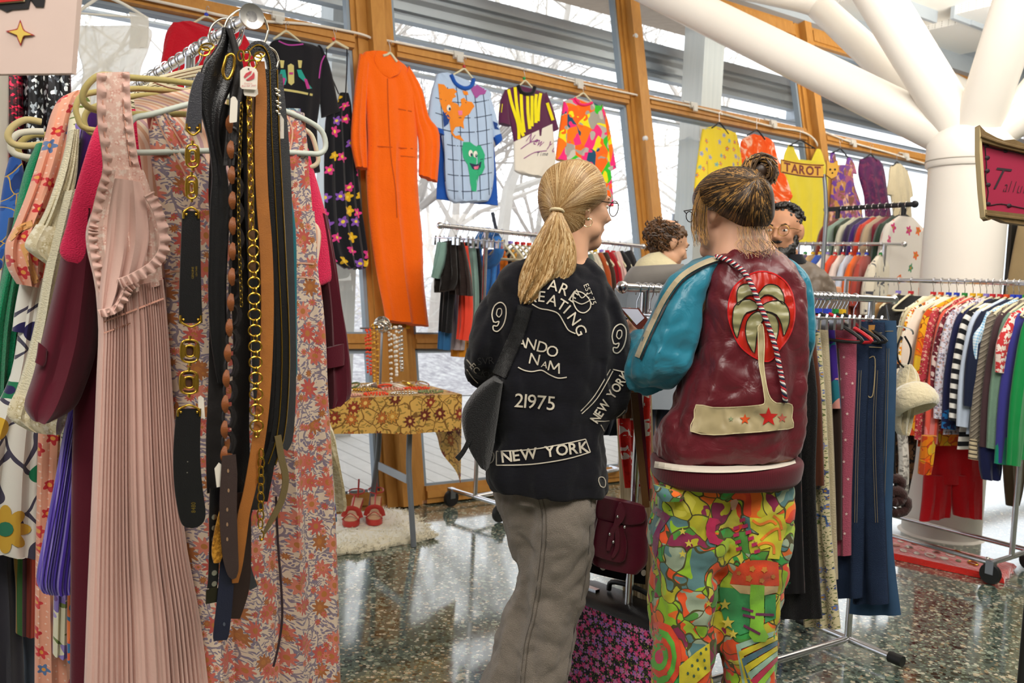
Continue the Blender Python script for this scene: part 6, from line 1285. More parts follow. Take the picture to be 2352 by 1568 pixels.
dp('orange_flame', '#e07a2a', [], .006, [[(1728, 1194), (1746, 1204), (1770, 1196), (1784, 1204)], [(1748, 1240), (1766, 1224), (1788, 1214), (1792, 1240)], [(1740, 1252), (1758, 1246), (1776, 1252), (1778, 1272)], [(1776, 1184), (1790, 1196), (1796, 1216)]], 6)
dp('purple_zigzag', '#7a2f58', [[(1500, 1160), (1530, 1178), (1540, 1186), (1516, 1220), (1510, 1262), (1502, 1310), (1496, 1290), (1500, 1230), (1518, 1190), (1498, 1176)]])
dp('pink_crescent', '#b02a50', [[(1630, 1188), (1650, 1192), (1656, 1200), (1644, 1206), (1642, 1224), (1650, 1236), (1662, 1240), (1650, 1252), (1630, 1246), (1622, 1228), (1622, 1206)]])
dp('pink_dashes', '#b02a55', [[(x, y), (x+13, y-4), (x+14, y+4), (x+1, y+8)] for x, y in ((1698, 1192), (1704, 1206), (1712, 1220), (1718, 1234), (1726, 1248), (1732, 1264), (1684, 1210), (1684, 1226), (1688, 1242), (1690, 1258))])
dp('green_panel', '#3a8a50', [[(1652, 1348), (1680, 1350), (1722, 1362), (1722, 1450), (1700, 1458), (1668, 1440), (1656, 1400)], [(1757, 1366), (1782, 1364), (1782, 1420), (1757, 1430)]], .0035)
dp('purple_sticks', '#6a2c50', [], .0075, [[(1704, 1396), (1730, 1404)], [(1706, 1412), (1734, 1418)], [(1736, 1410), (1778, 1412)], [(1708, 1436), (1746, 1456)]], 6)
dp('yellow_stars', '#c9b84a', [star(1665, 1388, 14), star(1672, 1430, 16), star(1684, 1456, 12), star(1568, 1220, 9), star(1582, 1248, 10), star(1568, 1272, 10), star(1628, 1386, 9)], .008)
for i, c in enumerate(('#8fae9a', '#c9b82c', '#4a6a78', '#c9b82c', '#8fae9a', '#b0304a', '#8ab83a')):
    s_ = i*11; dp('chevron', c, [[(1690+s_*.6, 1480+s_*1.5), (1786, 1446+s_*1.1), (1786, 1457+s_*1.1), (1702+s_*.6, 1490+s_*1.5), (1716+s_*.6, 1570), (1705+s_*.6, 1570)]], .0035+i*.0006)
for i, (c, r_) in enumerate((('#d8482a', 66), ('#5aa83c', 52), ('#d8482a', 38), ('#5aa83c', 26), ('#c94060', 13))):
    dp('arch', c, [[(1514+r_*.78*math.cos(a_), 1508+r_*1.25*math.sin(a_)) for a_ in [k_*.5236 for k_ in range(12)]]], .0035+i*.0008)
dp('polka_patch', '#c9b92e', [[(1560, 1530), (1600, 1496), (1630, 1476), (1632, 1540), (1600, 1568), (1560, 1572)]], .0045); dp('polka_dots', '#3a5a4a', [[(x+3*math.cos(k_), y+4*math.sin(k_)) for k_ in range(6)] for x, y in ((1610, 1500), (1622, 1490), (1602, 1516), (1618, 1516), (1590, 1528), (1604, 1536), (1620, 1534), (1580, 1546), (1594, 1552))], .006)
m = M(); loft(m, B.off(.125), [(1500, 1112, 1560, 1130, .01), (1504, 1128, 1572, 1142, .014), (1520, 1150, 1566, 1150, .01)], n=16); m.build('pocket_flap', PSY, g2)
# hair with bun
H2 = [HM('#3f2d20'), HM('#5e4832'), HM('#2a1f18'), HM('#b98a4c')]
m = M(); loft(m, B, [(1660, 386, 1716, 386, .04), (1634, 396, 1738, 396, .075), (1610, 416, 1756, 416, .1), (1596, 440, 1768, 440, .112), (1594, 466, 1772, 466, .112), (1612, 482, 1773, 488, .105), (1652, 500, 1770, 506, .09), (1672, 520, 1758, 524, .06), (1694, 534, 1738, 536, .03)], n=48, sq=.9)
cap = remesh(m, 'hair', H2[0], .006, 5, g2); Tc = bvh(cap); tx, ty = 1738, 408
ol = [(1735, 532), (1700, 530), (1672, 518), (1654, 498), (1630, 484), (1608, 482), (1595, 466), (1597, 440), (1610, 418), (1634, 398), (1660, 388), (1700, 387), (1740, 398), (1758, 418), (1768, 442), (1771, 470), (1770, 500), (1757, 522), (1735, 532)]
strands(Tc, [[(x, y), (x*.75+tx*.25, y*.75+ty*.25-5), (x*.4+tx*.6, y*.4+ty*.6-4), (tx, ty)] for x, y in ol], 620, .0017, g2, [H2[0], H2[1], H2[2], H2[1], H2[3]], 3.2, .0012, 5, 'hair_strands', .003)
m = M(); c = B.off(.03).at(1744, 394); m.ball(c, (.024, .024, .026), 14, 10); bn = m.build('bun', H2[0], g2); rs = random.Random(9); ms = [M(), M(), M()]
for i in range(210):
    a_ = rs.uniform(0, 6.28); b_ = rs.gauss(0, .6); R_ = .034+rs.uniform(-.004, .006); pts = []
    e1 = V((math.cos(a_), math.sin(a_)*.4, math.sin(a_)*.9)).normalized(); e2 = e1.cross(V((rs.gauss(0, .6), -1, rs.gauss(0, .6)))).normalized()
    for j in range(8): th = b_+j*.42; pts.append(c+(e1*math.cos(th)+e2*math.sin(th))*R_*(1+.04*j*rs.random()))
    ms[i % 3].tube(pts, .0018, 4)
for q_, mt in zip(ms, (H2[0], H2[1], H2[3])): q_.build('bun_strands', mt, g2, kind='stuff')
ms = [M(), M()]
def wisp(p, r=.0005): ms[rs.randint(0, 1)].tube(cr_pts([B.off(q_[2] if len(q_) > 2 else .05).at(q_[0], q_[1]) for q_ in p], 4), r, 3)
for i in range(70):   # fringe, nape and flyaways
    x = rs.uniform(1592, 1626); wisp([(x+14, 432, .04), (x, 470, .06), (x-4+rs.gauss(0, 2), 505+rs.uniform(0, 16), .05), (x+rs.gauss(0, 3), 530+rs.uniform(0, 40), .05)], .0006)
for i in range(60):
    x = rs.uniform(1690, 1765); wisp([(x, 520, .07), (x+rs.gauss(4, 5), 545, .075), (x+rs.gauss(12, 10), 562+rs.uniform(0, 12), .09), (x+rs.gauss(20, 14), 578+rs.uniform(0, 18), .1)], .0005)
for i in range(40):
    a_ = rs.uniform(-2.4, .6); x, y = 1744, 394; wisp([(x+18*math.cos(a_), y+18*math.sin(a_)), (x+34*math.cos(a_+.2), y+32*math.sin(a_+.2)), (x+46*math.cos(a_+.5), y+38*math.sin(a_+.5))], .0006)
ms[0].build('loose_strands', H2[3], g2, kind='stuff'); ms[1].build('loose_strands', H2[1], g2, kind='stuff')
# ======== girl in the grey hooded jacket ========
Cc = Dp(3.9); g3 = person(Cc, 1500, 'person with curly brown hair tied up, grey hooded jacket with cream lining, looking down')
hc = Cc.at(1536, 556); m = M(); ax3, P3 = head(m, hc, 72, .95, .35)
loft(m, Cc, [(1505, 570, 1552, 585, .05), (1500, 600, 1548, 610, .055), (1480, 640, 1550, 640, .08), (1450, 700, 1560, 700, .1), (1460, 820, 1560, 820, .1), (1455, 900, 1565, 900, .1)], n=24)
for x0 in (1462, 1516): loft(m, Cc, [(x0, 880, x0+50, 880, .08), (x0+4, 1050, x0+40, 1050, .06), (x0+8, 1290, x0+36, 1290, .045)], n=16)
for x0, sd in ((1455, -1), (1555, 1)):
    s_ = Cc.at(x0, 665); e_ = Cc.off(-.05).at(x0+8*sd, 780); hnd = Cc.off(-.2).at(1555, 770+10*sd); m.tube([s_, e_, hnd], [.05, .04, .025], 10); hand(m, hnd, hnd-e_, V((0, 0, 1)), V((0, -.3, -1)), .95, .6)
for x0 in (1484, 1538):
    q = GP.at(x0, 1310); m.ball((q.x+.04, q.y, .035), (.11, .04, .035), 10, 8)
remesh(m, 'body', SK1, .008, 3, g3); eyes(P3, ax3, .95, g3)
m = M(); loft(m, Cc, [(1505, 505, 1550, 508, .05), (1484, 520, 1570, 524, .08), (1476, 540, 1578, 542, .085), (1486, 558, 1560, 560, .075), (1490, 576, 1530, 580, .05), (1496, 586, 1514, 590, .03)], n=32); H3 = [HM('#5e4026'), HM('#7a5230'), HM('#3f2a18')]
hr = remesh(m, 'hair', H3[0], .008, 3, g3, wrinkle=.03, wscale=25); ms = [M(), M(), M()]
for i in range(150):
    x = rs.uniform(1478, 1560); y = rs.uniform(504, 575); h = onto(bvh(hr) if i == 0 else TT, x, y, .004) if i else None
    if i == 0: TT = bvh(hr); continue
    if h is None: continue
    pts = [h+V((.012*math.sin(j*1.1+i), -.004*j*.3, .006*math.cos(j*1.3+i)+j*.004-.01)) for j in range(7)]; ms[i % 3].tube(cr_pts(pts, 2), .0025, 4)
for q_, mt in zip(ms, H3): q_.build('curls', mt, g3, kind='stuff')
GH = cloth('#7d7873', name='grey_fleece', uvs=False); CL = cloth('#d9cda6', name='cream_sherpa', uvs=False, weave=200, crease=.1)
m = M(); loft(m, Cc.off(.02), [(1490, 582, 1515, 578, .05), (1468, 596, 1545, 600, .09), (1458, 612, 1560, 612, .11), (1455, 622, 1560, 620, .1)], n=32); m.build('hood_lining', CL, g3)
m = M(); loft(m, Cc.off(.03), [(1452, 612, 1568, 606, .1), (1438, 632, 1570, 618, .13), (1432, 655, 1555, 640, .13), (1440, 668, 1530, 655, .11)], n=32); m.build('hood', GH, g3)
m = M(); loft(m, Cc, [(1440, 640, 1560, 636, .12), (1432, 680, 1575, 680, .14), (1438, 800, 1575, 800, .14), (1436, 930, 1580, 930, .14)], n=36, fold=.006); m.build('jacket', cloth('#8d949c', name='grey_blue_cotton', uvs=False), g3)
for x0 in (1452, 1512):
    m = M(); loft(m, Cc, [(x0-8, 900, x0+60, 900, .1), (x0, 1050, x0+46, 1050, .08), (x0+2, 1295, x0+42, 1295, .07)], n=20); m.build('trouser_leg', cloth('#2b3040', name='dark_denim'), g3)
# ======== bearded man ========
D_ = Dp(4.05); g4 = person(D_, 1835, 'person with dark curly hair, full beard and round glasses in a brown leather jacket')
hc = D_.at(1797, 529); m = M(); ax4, P4 = head(m, hc, 212, 1.08, .02)
loft(m, D_, [(1785, 570, 1830, 575, .06), (1780, 610, 1835, 610, .065), (1760, 640, 1880, 640, .09), (1750, 700, 1900, 700, .11), (1760, 900, 1890, 900, .11)], n=24)
for x0 in (1765, 1835): loft(m, D_, [(x0, 870, x0+58, 870, .09), (x0+5, 1050, x0+46, 1050, .06), (x0+8, 1290, x0+40, 1290, .045)], n=16)
for x0, sd in ((1745, -1), (1905, 1)):
    s_ = D_.at(x0, 660); e_ = D_.off(.03).at(x0+4*sd, 790); hnd = D_.off(.2).at(1825+40*sd, 800); m.tube([s_, e_, hnd], [.055, .045, .028], 10); hand(m, hnd, hnd-e_, V((0, 0, 1)), V((0, .4, -1)), 1.05, .6)
for x0 in (1795, 1862):
    q = GP.at(x0, 1305); m.ball((q.x, q.y-.05, .04), (.045, .13, .04), 10, 8)
remesh(m, 'body', SK3, .007, 3, g4); eyes(P4, ax4, 1.08, g4, '#2a1a10'); glasses(P4, ax4, 1.08, g4, metal('#b08d4a', .3, 'brass'), .023)
HD = HM('#1c1815'); m = M(); B_ = lambda x, y, z, a, b, c_: m.ball(P4(x, y, z), (a*1.08, b*1.08, c_*1.08), 14, 10, ax4)
B_(0, -.022, .045, .08, .09, .068); B_(0, -.055, .0, .074, .06, .07)
hr = remesh(m, 'hair', HD, .007, 2, g4, wrinkle=.025, wscale=40); m = M()
for i in range(170):
    th = rs.uniform(0, 6.28); ph = rs.uniform(0, 1.5); n_ = V((math.sin(ph)*math.cos(th), math.sin(ph)*math.sin(th), math.cos(ph)))
    if n_.y > .55 and n_.z < .75: continue
    m.ball(P4(n_.x*.084, -.022+n_.y*.094, .042+n_.z*.074), rs.uniform(.007, .011), 6, 5)
m.build('curls', HD, g4, kind='stuff')
m = M(); B_(0, .066, -.108, .05, .042, .045); B_(0, .05, -.15, .046, .04, .045)
for k_ in (-1, 1): B_(.045*k_, .028, -.085, .026, .042, .042); B_(.056*k_, .005, -.05, .018, .02, .035); B_(.016*k_, .1, -.053, .02, .01, .009)
br_ = remesh(m, 'beard', HD, .006, 2, g4, wrinkle=.012, wscale=60)
LJ = leather('#6d5f52', .42, 'brown_leather'); m = M()
loft(m, D_, [(1775, 596, 1850, 596, .08), (1760, 615, 1885, 615, .11), (1745, 650, 1908, 650, .14), (1745, 720, 1912, 720, .14), (1750, 900, 1905, 900, .14)], n=36, fold=.008)
loft(m, D_.off(.02), [(1860, 610, 1890, 620, .07), (1875, 660, 1916, 660, .085), (1880, 740, 1922, 740, .08), (1880, 800, 1918, 800, .07)], n=24, fold=.006); loft(m, D_.off(.02), [(1745, 620, 1775, 610, .07), (1728, 680, 1770, 680, .08), (1726, 800, 1765, 800, .07)], n=24)
remesh(m, 'jacket', LJ, .009, 3, g4, wrinkle=.02, wscale=12)
m = M(); loft(m, D_.off(.0), [(1788, 586, 1838, 584, .085), (1776, 610, 1850, 604, .1)], n=24); m.build('shirt_collar', BLK, g4)
for x0 in (1760, 1828):
    m = M(); loft(m, D_, [(x0, 880, x0+70, 880, .11), (x0+4, 1050, x0+56, 1050, .085), (x0+6, 1295, x0+52, 1295, .075)], n=20); m.build('trouser_leg', cloth('#24242a', name='black_denim'), g4)

def shoes(g, spots, ax, mat, nm='shoe'):
    for (x, y) in spots:
        m = M(); m.ball((x, y, .046), (.048, .138, .046) if ax == 'y' else (.138, .048, .046), 14, 9); m.ball((x, y+(.05 if ax == 'y' else 0), .075), (.05, .06, .05), 12, 8); m.build(nm, mat, g)
LS = leather('#1c1a1a', .4)
for g_, pts, ys, ax_, mt in ((g1, (1238, 1110), (1790, 1784), 'y', LS), (g2, (1722, 1568), (1860, 1860), 'y', leather('#3a2018', .4)), (g4, (1795, 1862), (1305, 1305), 'y', LS), (g3, (1484, 1538), (1310, 1310), 'x', LS)):
    sp = []
    for x_, y_ in zip(pts, ys): q = GP.at(x_, y_); sp.append((q.x+(.04 if g_ is g3 else -.01 if g_ is g2 else 0), q.y+(.04 if g_ is g1 else .05 if g_ is g2 else -.05 if g_ is g4 else 0)))
    shoes(g_, sp, ax_, mt)
for x0, sd in ((1745, -1), (1905, 1)):
    e_ = D_.off(.03).at(x0+4*sd, 790); hnd = D_.off(.18).at(1825+42*sd, 800); m = M(); m.tube([D_.at(x0, 680), e_, hnd], [.085, .07, .055], 12); m.build('jacket_sleeve', LJ, g4)
for x0, sd in ((1455, -1), (1555, 1)):
    e_ = Cc.off(-.05).at(x0+8*sd, 780); hnd = Cc.off(-.18).at(1550, 772+10*sd); m = M(); m.tube([Cc.at(x0, 665), e_, hnd], [.085, .065, .05], 12); m.build('jacket_sleeve', cloth('#8d949c', name='grey_blue_cotton', uvs=False), g3)
# ---------------- other racks ----------------
class Lo:
    """local upright frame: x across (m), y up (m), n facing out"""
    def __init__(s, o, u, n): s.o, s.u, s.n = V(o), V(u), V(n)
    def at(s, x, y): return s.o+s.u*x+V((0, 0, 1))*y
    def off(s, k): return Lo(s.o+s.n*k, s.u, s.n)
def rack(name, label, o, d, L, z, posts, foot=.22, wheels=True, two=False, mat=CHROME, r=.0125, zb=.1):
    o = V((o[0], o[1], z)); d = V(d).normalized(); u = V((d.y, -d.x, 0)); g = empty(name, (o.x, o.y, 0), label, 'clothes rail')
    m = M(); m.tube([o, o+d*L], r, 16); m.build('rail', mat, g)
    m = M()
    for e_ in (o, o+d*L): m.ball(e_, r*1.5, 10, 6)
    m.build('end_caps', mat, g, kind='stuff')
    for p in posts:
        q = o+d*p; b = V((q.x, q.y, zb)); m = M(); m.tube([b, q], r, 12); m.build('post', mat, g)
        m = M(); m.tube([b-u*foot, b+u*foot], r, 10); m.build('foot_bar', mat, g)
        for sg in (-1, 1):
            e_ = b+u*foot*sg; m = M()
            if wheels:
                m.lathe((e_.x, e_.y, .05), [(.018, -.013), (.046, -.013), (.05, 0), (.046, .013), (.018, .013)], 18, (V((0, 0, 1)), d, u)); w_ = m.build('caster', BLACKP, g)
                f_ = M(); f_.box((e_.x, e_.y, .08), d*.018, u*.017, V((0, 0, .03))); f_.build('fork', STEEL, w_, smooth=False)
            else: m.tube([e_-u*.03*sg, e_+u*.02*sg], .02, 10); m.build('foot_cap', BLACKP, g)
    a, b = o+d*posts[0], o+d*posts[-1]
    for k_ in ((-1, 1) if two else (0,)):
        m = M(); m.tube([V((a.x, a.y, zb))+u*foot*k_, V((b.x, b.y, zb))+u*foot*k_], r, 12); m.build('base_bar', mat, g)
    return o, d, u
BEADS = [plast(c, .5) for c in ('#e8b81a', '#1f8a3c', '#2440c0', '#e0501c', '#c8202c', '#8f7fd0')]
HB_ = [0]
def hgr(o, d, u, s_, w_, mat, lbl, group, bead=True, drop=.075, rr=.0125, clip=False):
    h = M(); e_ = rhook(h, s_, 0, drop, o=o, d=d, u=u, rr=rr, r=.0017); b = M(); z = V((0, 0, 1)); k = w_/2
    if clip:
        b.tube([e_-u*k, e_+u*k], .003, 6); b.tube([e_+z*.01, e_], .004, 6)
        for sg in (-1, 1): b.box(e_+u*k*.8*sg-z*.018, u*.009, z*.02, d*.006); b.tube([e_+u*k*.8*sg+d*.008, e_+u*k*.8*sg+d*.012+z*.012], .005, 6)
        ob = b.build('clip_hanger', CHROME, label=lbl, cat='hanger', group=group)
    else:
        b.tube(cr_pts([e_, e_+u*k*.35-z*.022, e_+u*k-z*.075, e_+u*k*.9-z*.09, e_-z*.088, e_-u*k*.9-z*.09, e_-u*k-z*.075, e_-u*k*.35-z*.022, e_], 3), .006, 6, flat=d)
        ob = b.build('clothes_hanger', mat, label=lbl, cat='hanger', group=group)
    h.build('hook', CHROME, ob)
    if bead:
        q = M(); q.box(e_+z*.006, u*.010, d*.010, z*.008); HB_[0] += 1; q.build('size_bead', BEADS[(HB_[0]*5+HB_[0]//3) % 6], ob, smooth=False)
    return e_
def shirt(o, d, u, s_, w_, L, mat, label, cat, group, sl=.5, t=.02, uo=0., cuffm=None, hem=None, yaw=0., neck=True, drop=.08, sd=(-1, 1), hang=True, hlabel=None, hmat=None, cufl=.06, hemh=.08, rr=.0125, bead=True):
    """a shirt, jumper or jacket square on a hanger at distance s_ along rail"""
    if hang: hgr(o, d, u, s_, w_*.85, hmat or CREAMP, hlabel or ('hanger holding the '+label), 'hangers on the floor racks', bead, drop-.01, rr)
    c = o+d*s_-V((0, 0, drop))+u*uo; cy, sy = math.cos(yaw), math.sin(yaw); uu = u*cy+d*sy; nn = d*cy-u*sy; nn = nn if nn.dot(CP-c) > 0 else -nn; fr = Lo(c, uu, nn); h = w_/2
    g = empty(label_kind(cat), c-V((0, 0, L)), label, cat, group); ITM[0] += 1; sd_ = ITM[0]
    m = M(); loft(m, fr, [(-.075, .0, .075, 0, t*.5), (-h*.75, -.045, h*.75, -.045, t*.8), (-h*.98, -.085, h*.98, -.085, t), (-h*.93, -.22, h*.93, -.22, t*1.1), (-h*.9, -L*.6, h*.9, -L*.6, t*1.1), (-h*.95, -L, h*.95, -L, t)], fold=.007, nf=4, seed=sd_, n=28, k=3); m.build('body', mat, g)
    if hem: m = M(); loft(m, fr, [(-h*.96, -L+hemh, h*.96, -L+hemh, t*1.1), (-h*.97, -L-.004, h*.97, -L-.004, t*1.1)], n=28, fold=.0); m.build('hem', hem, g)
    if sl:
        for sg in sd:
            a = lambda x, y, x2, y2, tt: (min(x*sg, x2*sg), y if x*sg < x2*sg else y2, max(x*sg, x2*sg), y2 if x*sg < x2*sg else y, tt)
            m = M(); rows = [a(h*.7, -.10, h*.95, -.06, t*.8), a(h*.78, -.17, h*1.12, -.13, t*1.2), a(h*.85, -.09-sl*.55, h*1.25, -.07-sl*.55, t*1.25), a(h*.9, -.09-sl, h*1.22, -.08-sl, t)]
            loft(m, fr.off(.004), rows, fold=.006, nf=3, seed=sd_+7, n=22, k=3); so = m.build('sleeve', mat, g)
            if cuffm: m = M(); loft(m, fr.off(.004), [a(h*.895, -.09-sl+cufl, h*1.235, -.08-sl+cufl, t*1.1), a(h*.9, -.095-sl, h*1.23, -.085-sl, t*1.1)], n=22, k=2); m.build('cuff', cuffm, so)
    return g
def label_kind(cat): return cat.replace(' ', '_').replace('-', '_')
# ---- right rack ----
RO = (2.105-.59*.55, 4.53+.81*.55, 0); RD = V((.59, -.81, 0)).normalized()
ro, rd, ru = rack('clothes_rail', 'chrome wheeled rail packed with blouses and knitwear at the right edge', RO, RD, 1.36, 1.403, (.12, 1.1), .2, True, True)
K = lambda c, **k: cloth(c, name='knit', crease=.06, **k)
F1 = floral('#e6dcc2', ['#2c2a2a', '#8a7a5a'], sc=40, size=.3, dens=.6); F2 = floral('#eee2cc', ['#e58a12', '#2a2628', '#e8a820', '#c9531a'], sc=28, size=.46, centre='#2a2628', dens=.95)
F3 = blotch(['#e07c10', '#e8a41c', '#c9441a', '#e8601a', '#d9b028'], sc=22, outline='#8a3a14'); F4 = floral('#b83c48', ['#e8b0a0', '#8a1c2c'], sc=55, size=.36, dens=.9); F5 = floral('#d9d4de', ['#8a86a0', '#c9a8b4', '#5f6a8a'], sc=50, size=.42, dens=.95)
STR = stripes(['#ece8e0', '#15161c'], sc=22, rot=1.5708); GNG = stripes(['#7fb4d8', '#e4eef4'], sc=80, cross=True); CHV = stripes(['#5a5048', '#8a7f70', '#3f3832', '#9a9080'], sc=60, rot=.7, soft=True); HT = blotch(['#c9383a', '#efe2d8', '#c9383a', '#e8d6ca'], sc=60, dist=.4)
items = [  # s along rail, w, L, mat, label, cat, sleeve, extras
 (.43, .36, .62, cloth('#9a7444', name='boucle', weave=160, crease=.25), 'tan boucle jacket at the far end of the right rail', 'jacket', .3, {}),
 (.50, .36, .66, K('#1c1a1a'), 'black fur-collared jacket next to the tan boucle one', 'jacket', .5, {}),
 (.62, .40, .66, F1, 'cream blouse with fine dark sprigs near the far end of the right rail', 'blouse', .48, {}),
 (.66, .42, .70, cloth('#dccfa6', name='crochet', weave=120, crease=.25), 'cream crochet cardigan hanging on the right rail', 'cardigan', .5, {}),
 (0.7, .50, .62, F2, 'blouse with orange and black circle print on white', 'blouse', .5, {}),
 (0.74, .50, .60, cloth('#efe0d0', name='blouse'), 'plain cream short-sleeved blouse between two orange prints', 'blouse', .3, {}),
 (0.78, .50, .74, F3, 'vivid orange and yellow swirl-print blouse', 'blouse', .6, {}),
 (0.82, .50, .66, F4, 'dusky red speckled blouse behind the coral jumper', 'blouse', .62, {}),
 (0.855, .50, .62, cloth('#f0604c', name='coral_knit', crease=.04), 'coral long-sleeved jumper with pale pink cuffs', 'jumper', .62, dict(cuffm=cloth('#f08a86', name='pink_rib'), cufl=.12)),
 (0.885, .50, .62, blotch(['#5a1c28', '#7a2a38', '#e0c8c0'], sc=50), 'dark red print blouse right of the coral jumper', 'blouse', .4, {}),
 (0.915, .50, .66, F5, 'lilac and white speckled blouse right of the coral jumper', 'blouse', .5, {}),
 (0.95, .50, .62, cloth('#1e2148', name='navy_crepe'), 'navy blouse with orange embroidery and turquoise trim', 'blouse', .54, dict(cuffm=blotch(['#1e2148', '#1f6aa8', '#1e2148'], sc=40), cufl=.09)),
 (0.98, .50, .72, STR, 'black and white striped top on the right rail', 'top', .5, {}),
 (1.01, .50, .64, cloth('#c9d6ea', name='pale_blue'), 'pale blue shirt in front of the striped top', 'shirt', .52, {}),
 (1.035, .50, .60, cloth('#18203a', name='navy_knit'), 'plain dark navy jumper behind the gingham shirt', 'jumper', .42, {}),
 (1.065, .50, .56, GNG, 'light blue gingham short-sleeved shirt', 'shirt', .2, {}),
 (1.095, .50, .72, CHV, 'grey-brown chevron cardigan with patterned cuffs', 'cardigan', .66, dict(cuffm=stripes(['#d9c8a4', '#4a4038', '#c9b898'], sc=50, rot=1.57), cufl=.09)),
 (1.12, .50, .70, cloth('#4a3438', name='mauve_knit'), 'dark mauve jumper behind the sage jumper', 'jumper', .6, {}),
 (1.15, .50, .66, K('#7a9a84'), 'sage green jumper near the front of the right rail', 'jumper', .6, {}),
 (1.18, .50, .56, HT, 'red and cream houndstooth top', 'top', .25, {}),
 (1.21, .50, .70, cloth('#3c3a8c', name='violet_blue'), 'violet-blue jumper with emerald green cuffs', 'jumper', .66, dict(cuffm=cloth('#158a6c', name='emerald'), cufl=.12)),
 (1.25, .50, .72, cloth('#0f8a44', name='green_knit'), 'bright green jumper at the right picture edge', 'jumper', .66, {})]
for i, (s_, w_, L, mt, lb, ct, sl, ex) in enumerate(items):
    g = shirt(ro, rd, ru, s_, w_, L, mt, lb, ct, 'garments packed on the right rail', sl, t=.014, yaw=R.uniform(-.34, -.2), uo=R.uniform(-.015, .015), **ex)
DRG = [('#5c1020', 'dark wine skirt hanging low under the right rail', 2215, 1050, .9), ]
RP_ = Dp(4.42); RDD = cloth('#c40a18', name='scarlet_jersey', crease=.05)
g = root('shorts', RP_, 2180, 1190, 'scarlet red shorts hanging low in front of the white column foot', 'shorts')
lp(g, 'waist', RDD, [(2120, 860, 2250, 860), (2122, 1000, 2252, 1000), (2122, 1110, 2256, 1110)], pl=RP_, t=.03, fold=.01)
lp(g, 'leg', RDD, [(2122, 1090, 2184, 1090), (2118, 1150, 2184, 1150), (2112, 1196, 2182, 1184)], pl=RP_, t=.03, fold=.01); lp(g, 'leg', RDD, [(2184, 1090, 2256, 1090), (2186, 1150, 2255, 1150), (2190, 1182, 2254, 1192)], pl=RP_, t=.03, fold=.008)
for (nm, ct, lb, mt, rows, dp_) in (
 ('scarf', 'scarf', 'orange and rust print scarf trailing below the orange blouses', F3, [(2118, 1000, 2150, 1000), (2112, 1060, 2142, 1060), (2110, 1088, 2136, 1088)], 4.1),
 ('skirt', 'skirt', 'dark navy velvet skirt hem below the violet-blue jumper', cloth('#141a44', name='velvet'), [(2248, 1020, 2300, 1020), (2250, 1070, 2300, 1075), (2256, 1100, 2296, 1102)], 3.98),
 ('trousers', 'trousers', 'khaki brown trousers low at the right picture edge', cloth('#5f5440', name='khaki'), [(2300, 1000, 2352, 1000), (2306, 1100, 2352, 1100), (2312, 1160, 2340, 1160)], 4.5),
 ('skirt', 'skirt', 'black and brown lace skirt hem left of the orange scarf', blotch(['#1a1414', '#3a2a20', '#6a4a30'], sc=40), [(2040, 960, 2110, 960), (2044, 1060, 2100, 1060), (2050, 1100, 2090, 1110), (2060, 1130, 2084, 1135)], 4.3),
 ('skirt', 'skirt', 'grey and white lace skirt edge beside the furthest-right jeans', blotch(['#c9c4bc', '#8a8680', '#e4e0d8'], sc=40), [(2060, 960, 2080, 960), (2066, 1060, 2086, 1060), (2062, 1130, 2084, 1130), (2060, 1180, 2078, 1175)], 4.2),
 ('coat', 'coat', 'long beige suede coat hanging behind the ornate framed sign', cloth('#9c8560', name='beige_suede', crease=.1), [(2342, 500, 2420, 500), (2322, 600, 2440, 600), (2304, 720, 2450, 720), (2296, 900, 2450, 900), (2290, 1060, 2450, 1060)], 5.3)):
    pl_ = Dp(dp_); g = root(nm, pl_, rows[-1][0], rows[-1][1], lb, ct); lp(g, 'panel', mt, rows, pl=pl_, t=.025, fold=.008)
m = M(); m.box(Dp(5.4).at(2318, 640), (.02, 0, 0), (0, .02, 0), (0, 0, .35)); m.build('display_stand', BLACKP, label='black display stand post between the column and the beige coat', cat='stand', smooth=False)
# ---- jeans rack ----
JD = V((.83, .555, 0)).normalized(); jo, jd, ju = rack('clothes_rail', 'chrome rail with jeans and skirts behind the two women', (.705-.83*.48, 2.751-.555*.48, 0), JD, 1.31, 1.295, (.09, 1.18), .2, False, False, zb=.04)
JPL = lambda s_: Pl(jo+jd*s_, jd)
def jp(s_, nm, ct, lb, mt, rows, clipw=.26, **kw):
    pl_ = JPL(s_); g = root(nm, pl_, rows[-1][0], rows[-1][1], lb, ct, None); kw.setdefault('t', .02); kw.setdefault('fold', .007)
    o = lp(g, 'cloth', mt, rows, pl=pl_, **kw); hgr(jo, jd, ju, s_, clipw, CHROME, 'clip hanger gripping the '+lb, 'clip hangers on the jeans rail', False, .07, clip=True); return g, o
BK = cloth('#131214', name='black_wool', crease=.05); DEN = cloth('#26344e', name='denim', sheen=0, weave=1200, var=.3, crease=.05); DEN2 = cloth('#35506e', name='light_denim', sheen=0, weave=1200, var=.25); DEN3 = cloth('#22324e', name='dark_denim', weave=1200, var=.2)
jp(.70, 'skirt', 'skirt', 'black skirt with red flower border beside the psychedelic trousers', floral('#141214', ['#a8243a', '#c9808a', '#1f5a3c'], sc=22, dens=.25), [(1720, 745, 1830, 745), (1715, 1000, 1838, 1000), (1710, 1200, 1842, 1200), (1700, 1362, 1848, 1362)])
jp(.74, 'trousers', 'trousers', 'wide black trousers hanging between the satin jacket and the denim', BK, [(1740, 745, 1852, 740), (1738, 900, 1876, 900), (1738, 1100, 1872, 1100), (1730, 1300, 1880, 1300), (1730, 1420, 1888, 1420)], fold=.012)
jp(.78, 'skirt', 'skirt', 'rust brown suede skirt edge beside the black trousers', cloth('#5a2f1c', name='rust_suede'), [(1780, 740, 1866, 740), (1780, 900, 1884, 900), (1780, 1110, 1892, 1115)])
